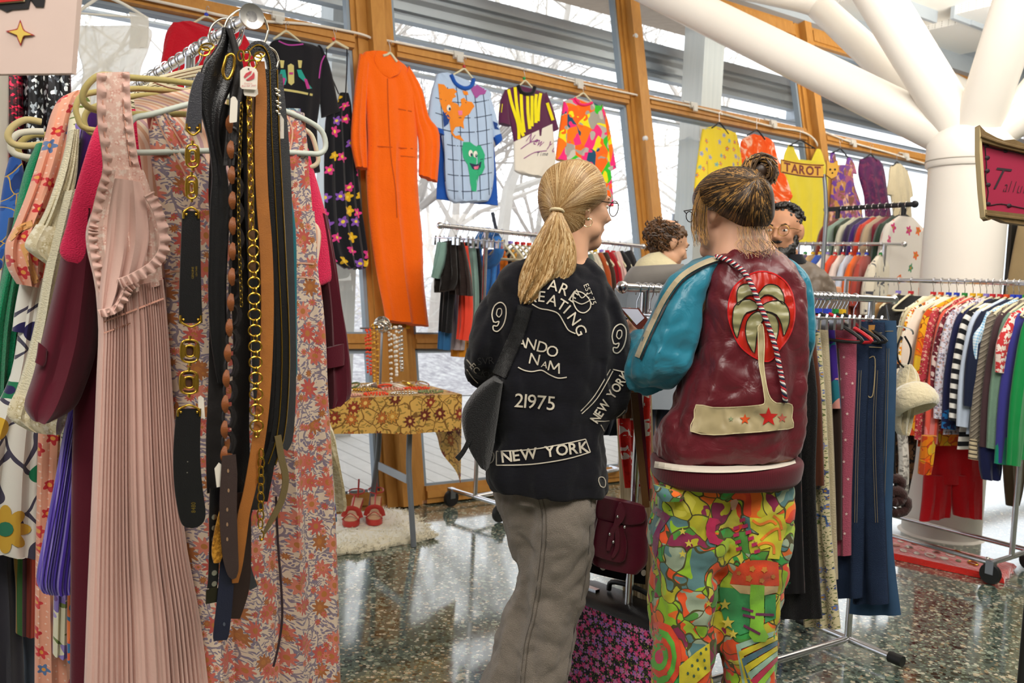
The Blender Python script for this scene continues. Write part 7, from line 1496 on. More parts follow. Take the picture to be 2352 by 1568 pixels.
BF = floral('#d6c9a2', ['#6a78a8', '#4a5684', '#8a8fb0'], leaf='#5c6a3a', sc=34, size=.36, dens=.6, leafamt=.25)
g, o = jp(.82, 'dress', 'dress', 'cream bias-cut dress sprigged with blue flowers, with a blue ribbon', BF, [(1800, 740, 1880, 735), (1800, 900, 1894, 900), (1810, 1100, 1904, 1100), (1835, 1180, 1906, 1180), (1840, 1300, 1916, 1300), (1848, 1436, 1930, 1444)], fold=.012)
T_ = bvh(o); m = M(); decal_line(m, T_, [(1868, 1180), (1884, 1184), (1898, 1186)], 4); decal_line(m, T_, [(1896, 1186), (1900, 1204)], 4); m.build('ribbon', cloth('#3a5a8a', name='ribbon', uvs=False), g)
jp(.86, 'trousers', 'trousers', 'pale beige cotton trousers hanging left of the pink ones', cloth('#c2b394', name='beige_cotton', crease=.06), [(1800, 725, 1900, 738), (1800, 850, 1906, 850), (1810, 1050, 1915, 1050), (1820, 1330, 1924, 1330)])
jp(.90, 'blouse', 'blouse', 'teal, purple and pink print blouse between beige and pink trousers', blotch(['#1f6a78', '#3a1f7a', '#3a1f7a', '#c98a80', '#1f6a78'], sc=14), [(1830, 742, 1916, 750), (1830, 850, 1924, 850), (1840, 938, 1930, 938)])
jp(.925, 'skirt', 'skirt', 'dark brown skirt hem below the teal and purple blouse', cloth('#2c1c14', name='dark_brown'), [(1840, 800, 1926, 800), (1842, 1000, 1932, 1000), (1842, 1240, 1932, 1240)])
PKS = cloth('#b0546a', name='pink_denim', crease=.04); g, o = jp(.955, 'trousers', 'trousers', 'dusky pink jeans printed with little white stars', PKS, [(1860, 742, 1966, 742), (1860, 850, 1966, 850), (1868, 1000, 1960, 1000), (1876, 1150, 1955, 1150), (1880, 1275, 1954, 1275)])
T_ = bvh(o); m = M()
for x, y in ((1938, 820), (1944, 858), (1936, 912), (1946, 950), (1934, 990), (1942, 1010), (1938, 1060), (1948, 1100), (1936, 1140), (1944, 1180), (1940, 1225), (1958, 880), (1930, 870)): decal_poly(m, T_, star(x, y, 4.2), step=4)
m.build('star_print', cloth('#e6c8c4', name='pale_star', uvs=False), g)
def jeans(s_, lb, mt, rows, belt_=None):
    g, o = jp(s_, 'jeans', 'jeans', lb, mt, rows, t=.026, fold=.008, nf=3); T_ = bvh(o); m = M(); a, b = rows[0], rows[1]
    decal_line(m, T_, [(a[0]+4, a[1]+26), (a[2]-4, a[3]+24)], 2.2, off=.003); n_ = [(r_[2]-16, r_[3]) for r_ in rows[1:-1]]; decal_line(m, T_, n_, 1.3, off=.003); decal_line(m, T_, [(x-5, y) for x, y in n_], 1.3, off=.003)
    m.build('stitching', cloth('#7d7460', name='jean_seam', uvs=False), g); return g, T_
jeans(.99, 'mid-blue jeans with bleached seam, right of the star-printed pink jeans', DEN, [(1890, 738, 1992, 738), (1892, 850, 1994, 850), (1898, 1000, 1988, 1000), (1902, 1200, 1984, 1200), (1906, 1372, 1980, 1372)])
g, T_ = jeans(1.03, 'dark blue jeans with tan leather waist patch and back pocket', DEN, [(1930, 742, 2030, 740), (1932, 850, 2032, 850), (1940, 1000, 2026, 1000), (1950, 1200, 2032, 1200), (1962, 1384, 2040, 1386)])
m = M(); decal_poly(m, T_, [(1991, 746), (2010, 746), (2004, 786), (1992, 784)], off=.004); m.build('leather_patch', leather('#b9823c', .6), g); m = M(); decal_line(m, T_, [(1996, 822), (2010, 824), (2006, 900), (1998, 912), (1992, 905)], 2, off=.004); decal_line(m, T_, [(1990, 796), (2026, 798)], 1.8, off=.004); m.build('pocket_stitching', cloth('#b9a57c', name='jean_thread', uvs=False), g)
jeans(1.08, 'pale blue washed jeans turning dark at the hem, furthest right on the rail', DEN2, [(1975, 736, 2056, 736), (1978, 800, 2058, 800), (1976, 1000, 2053, 1000), (1972, 1200, 2047, 1200), (1962, 1300, 2054, 1300), (1952, 1408, 2068, 1412)])
for i, (s_, c) in enumerate(((.88, '#1c1c1e'), (.93, '#c41c28'), (.97, '#1c1c1e'), (1.01, '#1c1c1e'))):
    hgr(jo, jd, ju, s_, .34, plast(c, .5), ['black plastic hanger on the jeans rail, furthest left of the four', 'red plastic hanger on the jeans rail', 'black plastic hanger on the jeans rail just right of the red one', 'black plastic hanger on the jeans rail, furthest right of the four'][i], 'plastic hangers on the jeans rail', True, .055)
# near end of the jeans rail
RB = blotch(['#d8281c', '#d8281c', '#e8e0d4', '#c8241c', '#d8281c'], sc=45, dist=1.4)
jp(.14, 'blouse', 'blouse', 'red and white bandana-print blouse between the two women', RB, [(1400, 735, 1480, 735), (1420, 860, 1490, 860), (1424, 1000, 1492, 1000), (1440, 1118, 1494, 1122)], clipw=.2)
jp(.17, 'skirt', 'skirt', 'beige corduroy skirt low between the two women', stripes(['#b39d78', '#c9b48e'], sc=120), [(1410, 800, 1490, 800), (1430, 1150, 1500, 1150), (1436, 1390, 1496, 1400)], clipw=.2)
jp(.21, 'jacket', 'jacket', 'navy and grey jacket low behind the satchel strap', cloth('#1c2634', name='navy_twill'), [(1400, 730, 1470, 730), (1395, 900, 1470, 900), (1392, 998, 1430, 1000)], clipw=.2)
jp(.11, 'skirt', 'skirt', 'brown suede skirt edge just right of the sweater sleeve', cloth('#5f3c1c', name='brown_suede'), [(1415, 735, 1450, 735), (1415, 860, 1460, 860), (1420, 960, 1465, 960)], clipw=.16)
for i, s_ in enumerate((.06, .09, .26, .30, .36, .44, .52, .58, .62, .66)):
    hgr(jo, jd, ju, s_, .24, CHROME, 'empty chrome clip hanger on the near half of the jeans rail', 'spare clip hangers', False, .075+.01*(i % 3), clip=True)
pl_ = Dp(2.58); g = root('skirt', pl_, 1420, 1335, 'black skirt with white polka dots under the burgundy satchel', 'skirt')
DOT = NT('polka_dot', .9, 0, .2); v = DOT.uv(); vo = DOT.n('TexVoronoi', Vector=v, Scale=24., _voronoi_dimensions='2D'); vo.inputs['Randomness'].default_value = .15; DOT.col(DOT.mix(DOT.math('LESS_THAN', vo.outputs[0], .2), lin('#141416'), lin('#d9d6d0'))); DOT = DOT.m
lp(g, 'cloth', DOT, [(1352, 1170, 1484, 1180), (1346, 1220, 1486, 1230), (1344, 1250, 1486, 1260), (1342, 1308, 1484, 1340)], pl=pl_, t=.02)
# satchel
SPl = Dp(2.44); BUR = leather('#5e1b2e', .3, 'burgundy_leather'); g = root('satchel', SPl, 1420, 1310, 'burgundy leather satchel with buckled flap hanging between the two women', 'bag')
lp(g, 'body', BUR, [(1374, 1142, 1478, 1164), (1366, 1160, 1485, 1182), (1360, 1240, 1486, 1250), (1356, 1280, 1483, 1288), (1362, 1290, 1462, 1311)], pl=SPl, t=.045, sq=.35, n=56)
lp(g, 'front_pocket', BUR, [(1372, 1190, 1432, 1205), (1364, 1230, 1440, 1245), (1360, 1268, 1436, 1282), (1372, 1276, 1424, 1290)], pl=SPl.off(.05), t=.014, sq=.4)
lp(g, 'flap', BUR, [(1374, 1139, 1480, 1162), (1368, 1168, 1484, 1184), (1369, 1186, 1476, 1200), (1374, 1190, 1452, 1205)], pl=SPl.off(.047), t=.008, sq=.4)
m = M(); strap(m, SPl.off(.074), [(1424, 1154), (1425, 1172), (1422, 1190), (1414, 1206), (1406, 1220), (1402, 1240), (1396, 1264)], [.006, .026, .024, .014, .014, .016, .008], .002); strap(m, SPl.off(.072), [(1416, 1210), (1418, 1236), (1416, 1260), (1406, 1280)], [.012, .012, .012, .008], .002); m.build('buckle_strap', BUR, g)
m = M()
for x, y in ((1418, 1186), (1400, 1226), (1434, 1210), (1408, 1244)): m.ball(SPl.off(.078).at(x, y), .0045, 8, 6)
m.build('rivets', CHROME, g, kind='stuff')
m = M(); strap(m, SPl.off(.0), [(1456, 900), (1462, 960), (1468, 1020), (1476, 1090), (1484, 1165)], .02, .002); m.build('shoulder_strap', leather('#6a4520', .5), g); m = M(); strap(m, SPl.off(-.01), [(1466, 880), (1474, 960), (1482, 1060), (1488, 1150)], .012, .002); m.build('shoulder_strap', BUR, g)
# floral suitcase
e1 = V((.70, -.71, 0)).normalized(); e2 = V((.71, .70, 0)).normalized(); c = V((.205, 2.64, 0)); FSC = floral('#1c1a20', ['#d0407a', '#c87aa8', '#9a6ab0', '#d0407a'], leaf='#8a8a3c', sc=46, size=.46, petals=5, centre='#e0608a', dens=.98, leafamt=.2)
g = empty('suitcase', c, 'small floral suitcase with black leather top and handle standing on the floor', 'suitcase')
m = M(); w_ = .36; m.box(c+e1*w_/2+e2*.08+V((0, 0, .165)), e1*w_/2, e2*.08, V((0, 0, .165))); m.build('shell', FSC, g, smooth=False)
m = M(); rows = []
for i in range(9):
    a_ = math.pi*i/8; rows.append([c+e1*(x)+e2*(.08-.086*math.cos(a_))+V((0, 0, .33+.032*math.sin(a_))) for x in (-.005, w_*.33, w_*.66, w_+.005)])
rows = [[r_[j] for r_ in rows] for j in range(4)]; m.grid(rows); m.build('top_panel', BLL, g)
m = M(); hz = .375
q = [c+e1*(.1)+e2*.08+V((0, 0, hz-.01)), c+e1*.11+e2*.08+V((0, 0, hz+.018)), c+e1*.18+e2*.08+V((0, 0, hz+.026)), c+e1*.25+e2*.08+V((0, 0, hz+.018)), c+e1*.26+e2*.08+V((0, 0, hz-.01))]; m.tube(cr_pts(q, 4), .008, 8); m.build('handle', BLACKP, g)
m = M()
for x in (.06, .30): m.box(c+e1*x+e2*.05+V((0, 0, .362)), e1*.02, e2*.01, V((0, 0, .005)))
m.build('latch', CHROME, g, smooth=False)
# clipboard
CPl = Dp(2.36); g = root('clipboard', CPl, 1440, 745, 'brown clipboard with white paper held by the woman in satin', 'clipboard')
m = M(); m.poly([CPl.at(1422, 706), CPl.at(1468, 708), CPl.at(1488, 736), CPl.at(1470, 760), CPl.at(1456, 748)], CPl.n*-.006); m.build('board', leather('#6a2a1c', .4), g, smooth=False)
m = M(); m.poly([CPl.off(.001).at(*p) for p in ((1428, 708), (1465, 710), (1480, 730), (1462, 746))], CPl.n*.001); m.build('paper', plast('#dcdcec', .8), g, smooth=False)
m = M(); m.poly([CPl.off(.002).at(*p) for p in ((1439, 724), (1441, 722), (1452, 736), (1450, 738))], CPl.n*.002); m.build('brass_edge', GOLD, g, smooth=False)
# ---- rail behind, by the windows ----
mo, md, mu = rack('clothes_rail', 'chrome wheeled rail by the window left of the blonde woman', (-.40, 4.55, 0), V((.707, .707, 0)), 1.75, 1.576, (.33, 1.62), .2)
MPL = lambda s_: Pl(mo+md*s_, md)
def mp_(s_, nm, ct, lb, mt, rows, clip=True, **kw):
    pl_ = MPL(s_); g = root(nm, pl_, rows[-1][0], rows[-1][1], lb, ct); kw.setdefault('t', .022); kw.setdefault('fold', .008); o = lp(g, 'cloth', mt, rows, pl=pl_, **kw)
    hgr(mo, md, mu, s_, .2, CREAMP, 'hanger carrying the '+lb, 'hangers on the rail by the window', not clip, .06, clip=clip); return g
LCK = cloth('#1c1614', name='black_lace', weave=140, crease=.3); SG = cloth('#8fb3a8', name='sage_silk', crease=.1)
mp_(.03, 'scarf', 'scarf', 'pale sage silk scarf at the left end of the window rail', SG, [(1008, 556, 1024, 556), (1000, 600, 1020, 600), (996, 636, 1008, 640)])
mp_(.06, 'shawl', 'shawl', 'black fringed lace shawl draped at the left end of the window rail', LCK, [(1018, 556, 1045, 552), (1010, 600, 1048, 600), (1000, 640, 1050, 640), (1000, 672, 1040, 665)], fold=.02, nf=8)
mp_(.12, 'shawl', 'shawl', 'dark brown lace shawl hanging beside the fringed black one', cloth('#2c1f1c', name='brown_lace', weave=140, crease=.3), [(1036, 552, 1062, 556), (1034, 620, 1076, 620), (1036, 675, 1082, 680)], fold=.015, nf=7)
mp_(.15, 'trousers', 'trousers', 'black velvet trousers below the lace shawls', BK, [(1020, 600, 1052, 600), (1014, 700, 1042, 700), (1012, 760, 1036, 765)])
mp_(.19, 'dress', 'dress', 'blue satin dress showing below the shawls', cloth('#2a6496', name='blue_satin', rough=.5), [(1020, 600, 1050, 600), (1014, 700, 1040, 700), (1008, 800, 1032, 804)])
mp_(.23, 'dress', 'dress', 'coral red dress beside the black lace shawls', cloth('#ef4a34', name='coral_crepe'), [(1055, 556, 1070, 556), (1058, 640, 1080, 640), (1056, 720, 1084, 720), (1052, 778, 1076, 782)])
mp_(.27, 'dress', 'dress', 'pale grey dress hem hanging below the coral dress', cloth('#c2b5b8', name='grey_satin', crease=.1), [(1040, 600, 1062, 600), (1036, 760, 1064, 760), (1034, 802, 1062, 804)], fold=.012)
mp_(.30, 'skirt', 'skirt', 'mustard skirt hem lowest on the window rail', cloth('#c9821c', name='mustard'), [(1040, 700, 1068, 700), (1038, 818, 1068, 820)])
mp_(.34, 'coat', 'coat', 'sage green coat right of the coral dress', SG, [(1076, 560, 1088, 552), (1078, 620, 1094, 620), (1078, 700, 1096, 700), (1076, 760, 1090, 760)])
mp_(.38, 'coat', 'coat', 'black coat between the sage coat and the blue scarf', BK, [(1086, 570, 1098, 570), (1088, 650, 1106, 650), (1088, 800, 1108, 800)])
BS = cloth('#3a78c0', name='blue_knit_scarf', weave=150, crease=.3); pl_ = MPL(.44); g = mp_(.45, 'scarf', 'scarf', 'bright blue knitted scarf looped round a hanger, left of the black sweater', BS, [(1098, 590, 1142, 585), (1100, 620, 1140, 615), (1104, 660, 1136, 655), (1106, 690, 1130, 690)], clip=False, fold=.015)
m = M(); pxtube(m, pl_, [(1112, 535), (1098, 560), (1096, 590), (1112, 610), (1134, 600), (1146, 575), (1140, 550), (1124, 535)], .03, 10, closed=True); m.build('loop', BS, g)
for i, (x0, c, lb) in enumerate(((1122, '#2a5aa8', 'blue and yellow patterned shirt shoulder'), (1140, '#e8781c', 'orange blouse shoulder'), (1150, '#1c1a1c', 'black blouse shoulder'), (1164, '#e8a42c', 'yellow-orange blouse shoulder'), (1178, '#c9c0b0', 'cream blouse shoulder'))):
    mp_(.52+.05*i, 'blouse', 'blouse', lb+' just left of the blonde ponytail', cloth(c, name='cotton'), [(x0, 576-i, x0+12, 572), (x0-14, 600, x0+24, 600), (x0-16, 760, x0+26, 760)], clip=False)
for i, (x0, x1, c, lb) in enumerate(((1330, 1356, '#7a6a88', 'violet and grey patterned jacket'), (1345, 1372, '#6a7468', 'green-grey patterned coat'), (1356, 1386, '#cfc4b0', 'cream wool jacket'), (1368, 1400, '#a84a1c', 'rust orange suede jacket'), (1380, 1410, '#3a2618', 'dark brown leather jacket'), (1392, 1425, '#a81420', 'crimson wool jacket'), (1408, 1436, '#dcb8b0', 'pale pink jacket'), (1416, 1452, '#1e1c1f', 'black leather jacket'), (1436, 1466, '#28262a', 'charcoal jacket'))):
    s_ = 1.08+.06*i; y0 = 590-1.2*i
    mp_(s_, 'jacket', 'jacket', lb+' in the row between the blonde woman and the girl', cloth(c, name='wool', crease=.08), [(x0, y0, x0+14, y0-6), (x0, y0+20, x1-4, y0+22), (x0, y0+60, x1+4, y0+60), (x0+2, 760, x1+8, 760)], clip=False)
# ---- rail 3 and 4 ----
o3 = V((2.51, 5.68, 0)); d3 = (V((1.98, 6.12, 0))-o3).normalized(); ao, ad, au = rack('clothes_rail', 'chrome rail with white end cap behind the bearded man', o3, d3, .78, 1.66, (.12, .7), .18)
cl3 = [('#e0d8c8', 'cream blouse with pink sprigs'), ('#6a4a8a', 'lilac blouse'), ('#c9a06a', 'tan cardigan'), ('#2450b0', 'royal blue knitted top'), ('#ece4da', 'off-white blouse'), ('#e84a1c', 'orange-red blouse'), ('#e8d2c8', 'pale pink blouse'), ('#c9d0e0', 'pale blue shirt'), ('#e8661c', 'orange patterned shirt'), ('#b0483c', 'brick red top')]
for i, (c, lb) in enumerate(cl3): shirt(ao, ad, au, .70-.052*i, .38, .5, cloth(c, name='cotton'), lb+' on the rail behind the bearded man', 'top', 'tops on the third rail', .25, t=.018, hmat=WHITEP if i % 2 else CREAMP)
shirt(ao, ad, au, .14, .42, .62, blotch(['#ded4c0', '#ded4c0', '#e4dccb', '#4a4a54', '#ded4c0'], sc=14, dist=2.5), 'cream kimono blouse with charcoal motif at the end of the third rail', 'blouse', 'tops on the third rail', .3, t=.03)
o4 = V((2.66, 5.9, 0)); d4 = (V((2.30, 6.5, 0))-o4).normalized(); bo, bd_, bu = rack('clothes_rail', 'black-painted rail with velvet and embroidered garments, highest at the back', o4, d4, .72, 1.945, (.08, .62), .16, mat=plast('#26282e', .5), r=.017)
cl4 = [('#e4dcd4', 'white jacket embroidered with pink flowers', .8), ('#1f3c2a', 'dark green floral dress', .85), ('#8a1c34', 'dark red knitted top', .5), ('#c9b090', 'tan tweed jacket', .6), ('#d83a1c', 'orange-red knitted jacket', .6), ('#3c1470', 'purple velvet jacket', .6), ('#33204a', 'plum velvet blazer', .62), ('#dcd8c0', 'cream and yellow folk blouse', .6), ('#26381c', 'moss green velvet skirt', .45), ('#8fa898', 'pale green blouse', .6), ('#7a2c20', 'russet velvet coat', .8)]
for i, (c, lb, L) in enumerate(cl4): shirt(bo, bd_, bu, .06+.052*i, .42, L, (floral(c, ['#d02a7a', '#e86a1c', '#3a8a5a'], sc=12, dens=.2, size=.4) if i == 0 else cloth(c, name='velvet', sheen=.6, crease=.1)), lb+' on the high black rail', 'jacket' if i in (0, 3, 4, 5, 6, 10) else 'top', 'garments on the black rail', .45 if L > .5 else 0, t=.02, hmat=BH if i < 4 else CREAMP, rr=.017, bead=False)
# cream hat hanging on a clip strap
FUR = cloth('#e0d2ae', name='mohair', weave=300, sheen=1., uvs=False, crease=.2); HP_ = Dp(3.05); g = root('mohair_hat', HP_, 2100, 960, 'fluffy cream mohair hat hanging right of the jeans', 'hat')
c = HP_.at(2100, 920); m = M(); tl_ = V((-.3, .55, 1)).normalized(); ax_ = (V((1, .1, .2)).normalized(), None, tl_); y_ = tl_.cross(ax_[0]).normalized(); x_ = y_.cross(tl_); m.lathe(c, [(.02, .062), (.04, .058), (.062, .042), (.076, .015), (.080, -.012), (.074, -.03), (.062, -.036), (.056, -.03), (.055, .0), (.03, .03), (.004, .035)], 32, (x_, y_, tl_)); o = m.build('crown', FUR, g)
lp(g, 'scarf', FUR, [(2076, 836, 2090, 836), (2060, 870, 2110, 870), (2052, 930, 2100, 930), (2052, 975, 2088, 985), (2062, 996, 2082, 998)], pl=HP_.off(-.04), t=.03, fold=.01)
m = M(); pxtube(m, HP_.off(-.03), [(2036, 700), (2046, 745), (2072, 750), (2094, 758), (2097, 768)], .003, 6); m.build('wire_arm', CHROME, g); m = M(); pxtube(m, HP_.off(-.03), [(2070, 772), (2060, 800), (2064, 830), (2078, 845)], .0035, 6); pxtube(m, HP_.off(-.03), [(2078, 772), (2092, 800), (2088, 830), (2080, 848)], .0035, 6); m.build('black_loop', BLACKP, g)
sc_ = cloth('#3a1a16', name='brown_satin', rough=.4, uvs=False, crease=.1); SCP = Dp(3.1)
for i, (x, y, r_) in enumerate(((2054, 1112, .028), (2062, 1160, .036), (2058, 1140, .026))):
    m = M(); c = SCP.off(.01*i).at(x, y); m.tube([c+CR*(r_*math.cos(k_*.449))+V((0, 0, r_*.8*math.sin(k_*.449)))+CF*(.006*math.sin(k_*3)) for k_ in range(14)], [.016+.003*(k_ % 2) for k_ in range(14)], 8, True)
    m.build('scrunchie', sc_, label=['small brown satin scrunchie, topmost of the bunch', 'largest brown satin scrunchie of the bunch', 'middle brown satin scrunchie of the bunch'][i]+' right of the jeans', cat='scrunchie', group='scrunchies')
m = M(); pxtube(m, SCP, [(2056, 990), (2054, 1050), (2056, 1098), (2060, 1150)], .004, 6); m.build('rope', BLACKP, label='dark cord from the hat scarf carrying the scrunchies', cat='cord')
# ---- signs ----
TP = Dp(5.0); g = root('tarot_sign', TP, 1890, 500, 'curved wooden sign reading TAROT with a cat face at its end', 'sign')
OCH = plast('#c9962c', .6); CRM_ = plast('#6a2a1c', .7); arc = lambda x, y: TP.at(1795+x, 396-y+x*.12-.0014*(x-50)**2+3.5)
m = M(); up = [arc(x, 31) for x in range(0, 104, 8)]; dn = [arc(x, 1) for x in range(0, 104, 8)]; m.poly(up+dn[::-1], TP.n*-.02); m.build('board', OCH, g, smooth=False)
TPf = TP.off(.002); arcf = lambda x, y: TPf.at(1795+x, 396-y+x*.12-.0014*(x-50)**2+3.5); m = M(); text_map(m, 'TAROT', lambda x, y: arcf(6+x, 6+y), 28, bold=.03, gap=.05, xs=.82); m.build('lettering', CRM_, g, smooth=False)
m = M(); m.tube([arcf(x, 29) for x in range(2, 102, 8)], .0025, 5); m.tube([arcf(x, 2) for x in range(2, 102, 8)], .0025, 5); m.build('border_line', CRM_, g)
m = M(); m.poly([TP.off(.004).at(*p) for p in ((1900, 384), (1899, 368), (1908, 374), (1916, 374), (1924, 368), (1926, 388), (1922, 404), (1910, 410), (1899, 402))], TP.n*-.02); m.build('cat_face', OCH, g, smooth=False)
m = M()
for x in (1907, 1918): m.ball(TP.off(.005).at(x, 389), .006, 8, 6)
m.ball(TP.off(.005).at(1912, 397), .005, 8, 6); m.build('cat_features', BLACKP, g, kind='stuff')
m = M(); pxtube(m, TP.off(-.03), [(1893, 400), (1896, 440), (1898, 492)], .012, 8, k=1); q = TP.off(-.03).at(1898, 492); m.tube([q, (q.x, q.y, .02)], .012, 8); m.lathe((q.x, q.y, 0), [(.01, .04), (.14, .02), (.15, 0), (.01, 0)], 20); m.build('pole', STEEL, g)
TS = Pl(Dp(2.1).at(2300, 400), az(8)); g = root('framed_sign', TS, 2300, 510, 'raspberry pink sign in an ornate bronze frame at the right edge', 'sign')
BRZ = wood('#8a6f45', '#4a3820', sc=(1, 1, 1), name='gilt_frame', rough=.5); m = M(); m.poly([TS.at(*p) for p in ((2253, 318), (2460, 362), (2460, 500), (2264, 484))], TS.n*-.01); m.build('panel', plast('#a22c48', .3, spec=.5), g, smooth=False)
for nm, pts in (('frame_top', [(2250, 287), (2264, 302), (2290, 316), (2306, 322), (2330, 320), (2352, 330), (2400, 326), (2470, 344), (2470, 372), (2400, 360), (2352, 350), (2300, 338), (2253, 324)]), ('frame_bottom', [(2262, 481), (2352, 492), (2470, 502), (2470, 530), (2400, 522), (2352, 516), (2310, 510), (2286, 500), (2270, 506), (2263, 498)]), ('frame_side', [(2250, 288), (2255, 322), (2260, 400), (2266, 482), (2270, 505), (2262, 498), (2256, 440), (2250, 350)])):
    m = M(); m.poly([TS.off(.014).at(*p) for p in pts], TS.n*-.03); m.build(nm, BRZ if nm != 'frame_side' else plast('#cfb987', .6), g, smooth=False)
m = M(); pxtube(m, TS.off(.016), [(2254, 312), (2300, 328), (2352, 341), (2460, 362)], .004, 6); pxtube(m, TS.off(.016), [(2264, 492), (2352, 503), (2460, 514)], .004, 6); m.build('frame_moulding', BRZ, g)
INK = plast('#2a1820', .6); m = M(); TSf = TS.off(.0015); text_map(m, 'T', lambda x, y: TSf.at(2280+x+y*.18, 434-y+x*.12), 74, bold=-.01, shear=.35, xs=.85); text_map(m, 'allulah', lambda x, y: TSf.at(2304+x, 440-y+x*.1), 40, bold=-.018, shear=.5, xs=.62, gap=.03); m.build('script_lettering', INK, g, smooth=False)
m = M(); pxtube(m, TSf, [(2258, 330), (2266, 336), (2300, 345), (2330, 349), (2400, 368)], .0012, 5); pxtube(m, TSf, [(2262, 332), (2266, 380), (2264, 410), (2270, 440), (2268, 470), (2300, 468), (2352, 478), (2420, 488)], .0012, 5)
for x, y in ((2266, 334), (2310, 346), (2268, 362), (2268, 392), (2270, 424), (2270, 468), (2318, 472)): m.ball(TSf.at(x, y), (.006, .002, .005), 8, 6)
m.build('vine_ornament', INK, g, kind='stuff')
q = TS.off(-.02).at(2440, 500); m = M(); m.tube([q, (q.x, q.y, .02)], .012, 8); m.lathe((q.x, q.y, 0), [(.01, .03), (.16, .02), (.17, 0), (.01, 0)], 20); m.build('stand', BLACKP, g)
# ---------------- jewellery table, rugs, shoes ----------------
FR_ = V((-.24, 4.25, 0)); ud = V((-.54, .84, 0)).normalized(); ld = V((-.84, -.54, 0)).normalized(); TL, TD, TZ = 1.2, .52, .735
PAI = floral('#cfa252', ['#8a3420', '#b0642c', '#6a2a1c', '#c08838'], leaf='#8f7438', stem='#7a5526', sc=12.5, size=.36, petals=9, centre='#d9b060', dens=.6, leafamt=.24, outline='#4a2a14', name='paisley_print')
g = empty('folding_table', FR_+ld*.5, 'folding table on grey metal legs under a paisley cloth', 'table'); z_ = V((0, 0, 1))
m = M(); m.box(FR_+ld*TL/2+ud*TD/2+z_*(TZ-.02), ld*TL/2, ud*TD/2, z_*.018); m.build('tabletop', plast('#8a8a88', .5), g, smooth=False)
GL = plast('#6f747a', .35)
for x in (.22, TL-.2):
    A_, B_2 = FR_+ld*x+ud*.10, FR_+ld*x+ud*(TD-.06); sp = .09
    for P0, sg in ((A_, -1), (B_2, 1)): m = M(); m.tube(cr_pts([P0+z_*.70, P0+z_*.42, P0+ud*sg*.02+z_*.3, P0+ud*sg*sp], 4), .014, 10); m.build('leg', GL, g)
    m = M(); m.box((A_+B_2)/2+z_*.31, (B_2-A_)*.47, ld*.004, z_*.02); m.build('crossbar', plast('#a8b0b8', .4), g, smooth=False)
    m = M(); c1_ = FR_+ld*(x+.28*(1 if x < .5 else -1))+ud*TD/2+z_*.69; m.tube([c1_, (A_+B_2)/2+z_*.56], .009, 6); m.build('brace', BLACKP, g)
tg = empty('tablecloth', FR_+z_*.3, 'ochre paisley cloth with red flowers draped over the jewellery table', 'tablecloth')
m = M(); m.box(FR_+ld*TL/2+ud*TD/2+z_*(TZ+.002), ld*(TL/2+.004), ud*(TD/2+.004), z_*.003); m.build('top_panel', PAI, tg, smooth=False)
def drape(p0, dr, L, outd, zf, name, n=40, k=8):
    m = M(); rows = []; uvs = []
    for j in range(k+1):
        r_, uv = [], []
        for i in range(n+1):
            x = L*i/n; dz = zf(i/n)*j/k; p = p0+dr*x+outd*(.008+.012*(j/k)*(1+math.sin(x*26)))-z_*dz; r_.append(p); uv.append((x, dz))
        rows.append(r_+[q-outd*.003 for q in r_[::-1]]); uvs.append(uv+uv[::-1]+[uv[0]])
    m.grid(rows, True, False, uvs); return m.build(name, PAI, tg)
drape(FR_+z_*TZ, ld, TL, -ud, lambda f: .165+.01*math.sin(f*9), 'front_drape'); drape(FR_+z_*TZ, ud, TD, -ld, lambda f: .44-.30*min(1, f*1.15), 'side_drape')
# stand of necklaces and jewellery on the cloth
NP = Pl(FR_+ud*.34, ud); T0 = TZ+.006
sp_ = NP.at(876, 800); sx_ = V((sp_.x, sp_.y, T0)); g = empty('necklace_stand', sx_, 'wire jewellery stand with a silver knot of bangles on top', 'jewellery stand')
zt_ = NP.at(876, 745).z; m = M(); m.lathe(sx_, [(.05, 0), (.05, .008), (.006, .012), (.006, zt_-T0+.02), (.001, zt_-T0+.03)], 16); m.tube([V((sx_.x, sx_.y, zt_-.02))-WT*.12, V((sx_.x, sx_.y, zt_-.02))+WT*.12], .004, 6); m.build('stand', STEEL, g)
m = M(); rs = random.Random(3)
for i in range(9):
    a_ = V((rs.gauss(0, 1), rs.gauss(0, 1), rs.gauss(0, 1))).normalized(); b_ = a_.cross(V((.3, .5, 1))).normalized(); c_ = V((sx_.x, sx_.y, zt_)); m.tube([c_+(a_*math.cos(k_*.628)+b_*math.sin(k_*.628))*.04 for k_ in range(10)], .004, 6, True)
m.build('bangles', metal('#c9c4ba', .2), g, kind='stuff')
def beads(label, pts, r_, mat, step, px=True, pl=None, name='bead_necklace', group='necklaces on the stand'):
    m = M(); q = cr_pts([pl.at(*p) for p in pts] if px else pts, 10); acc = 0; last = q[0]; m.ball(q[0], r_, 7, 5)
    for p in q[1:]:
        acc += (p-last).length; last = p
        if acc >= step: acc = 0; m.ball(p, r_*rs.uniform(.8, 1.1), 7, 5)
    return m.build(name, mat, label=label, cat='necklace', group=group)
AMB = plast('#d9a01c', .2, spec=.7); ORB = plast('#e8481c', .4); PRL = plast('#e6dfd2', .2, spec=.7); PNK = plast('#d9a090', .3); GRN = plast('#7a8a5a', .3); SLV = metal('#cfccc4', .2)
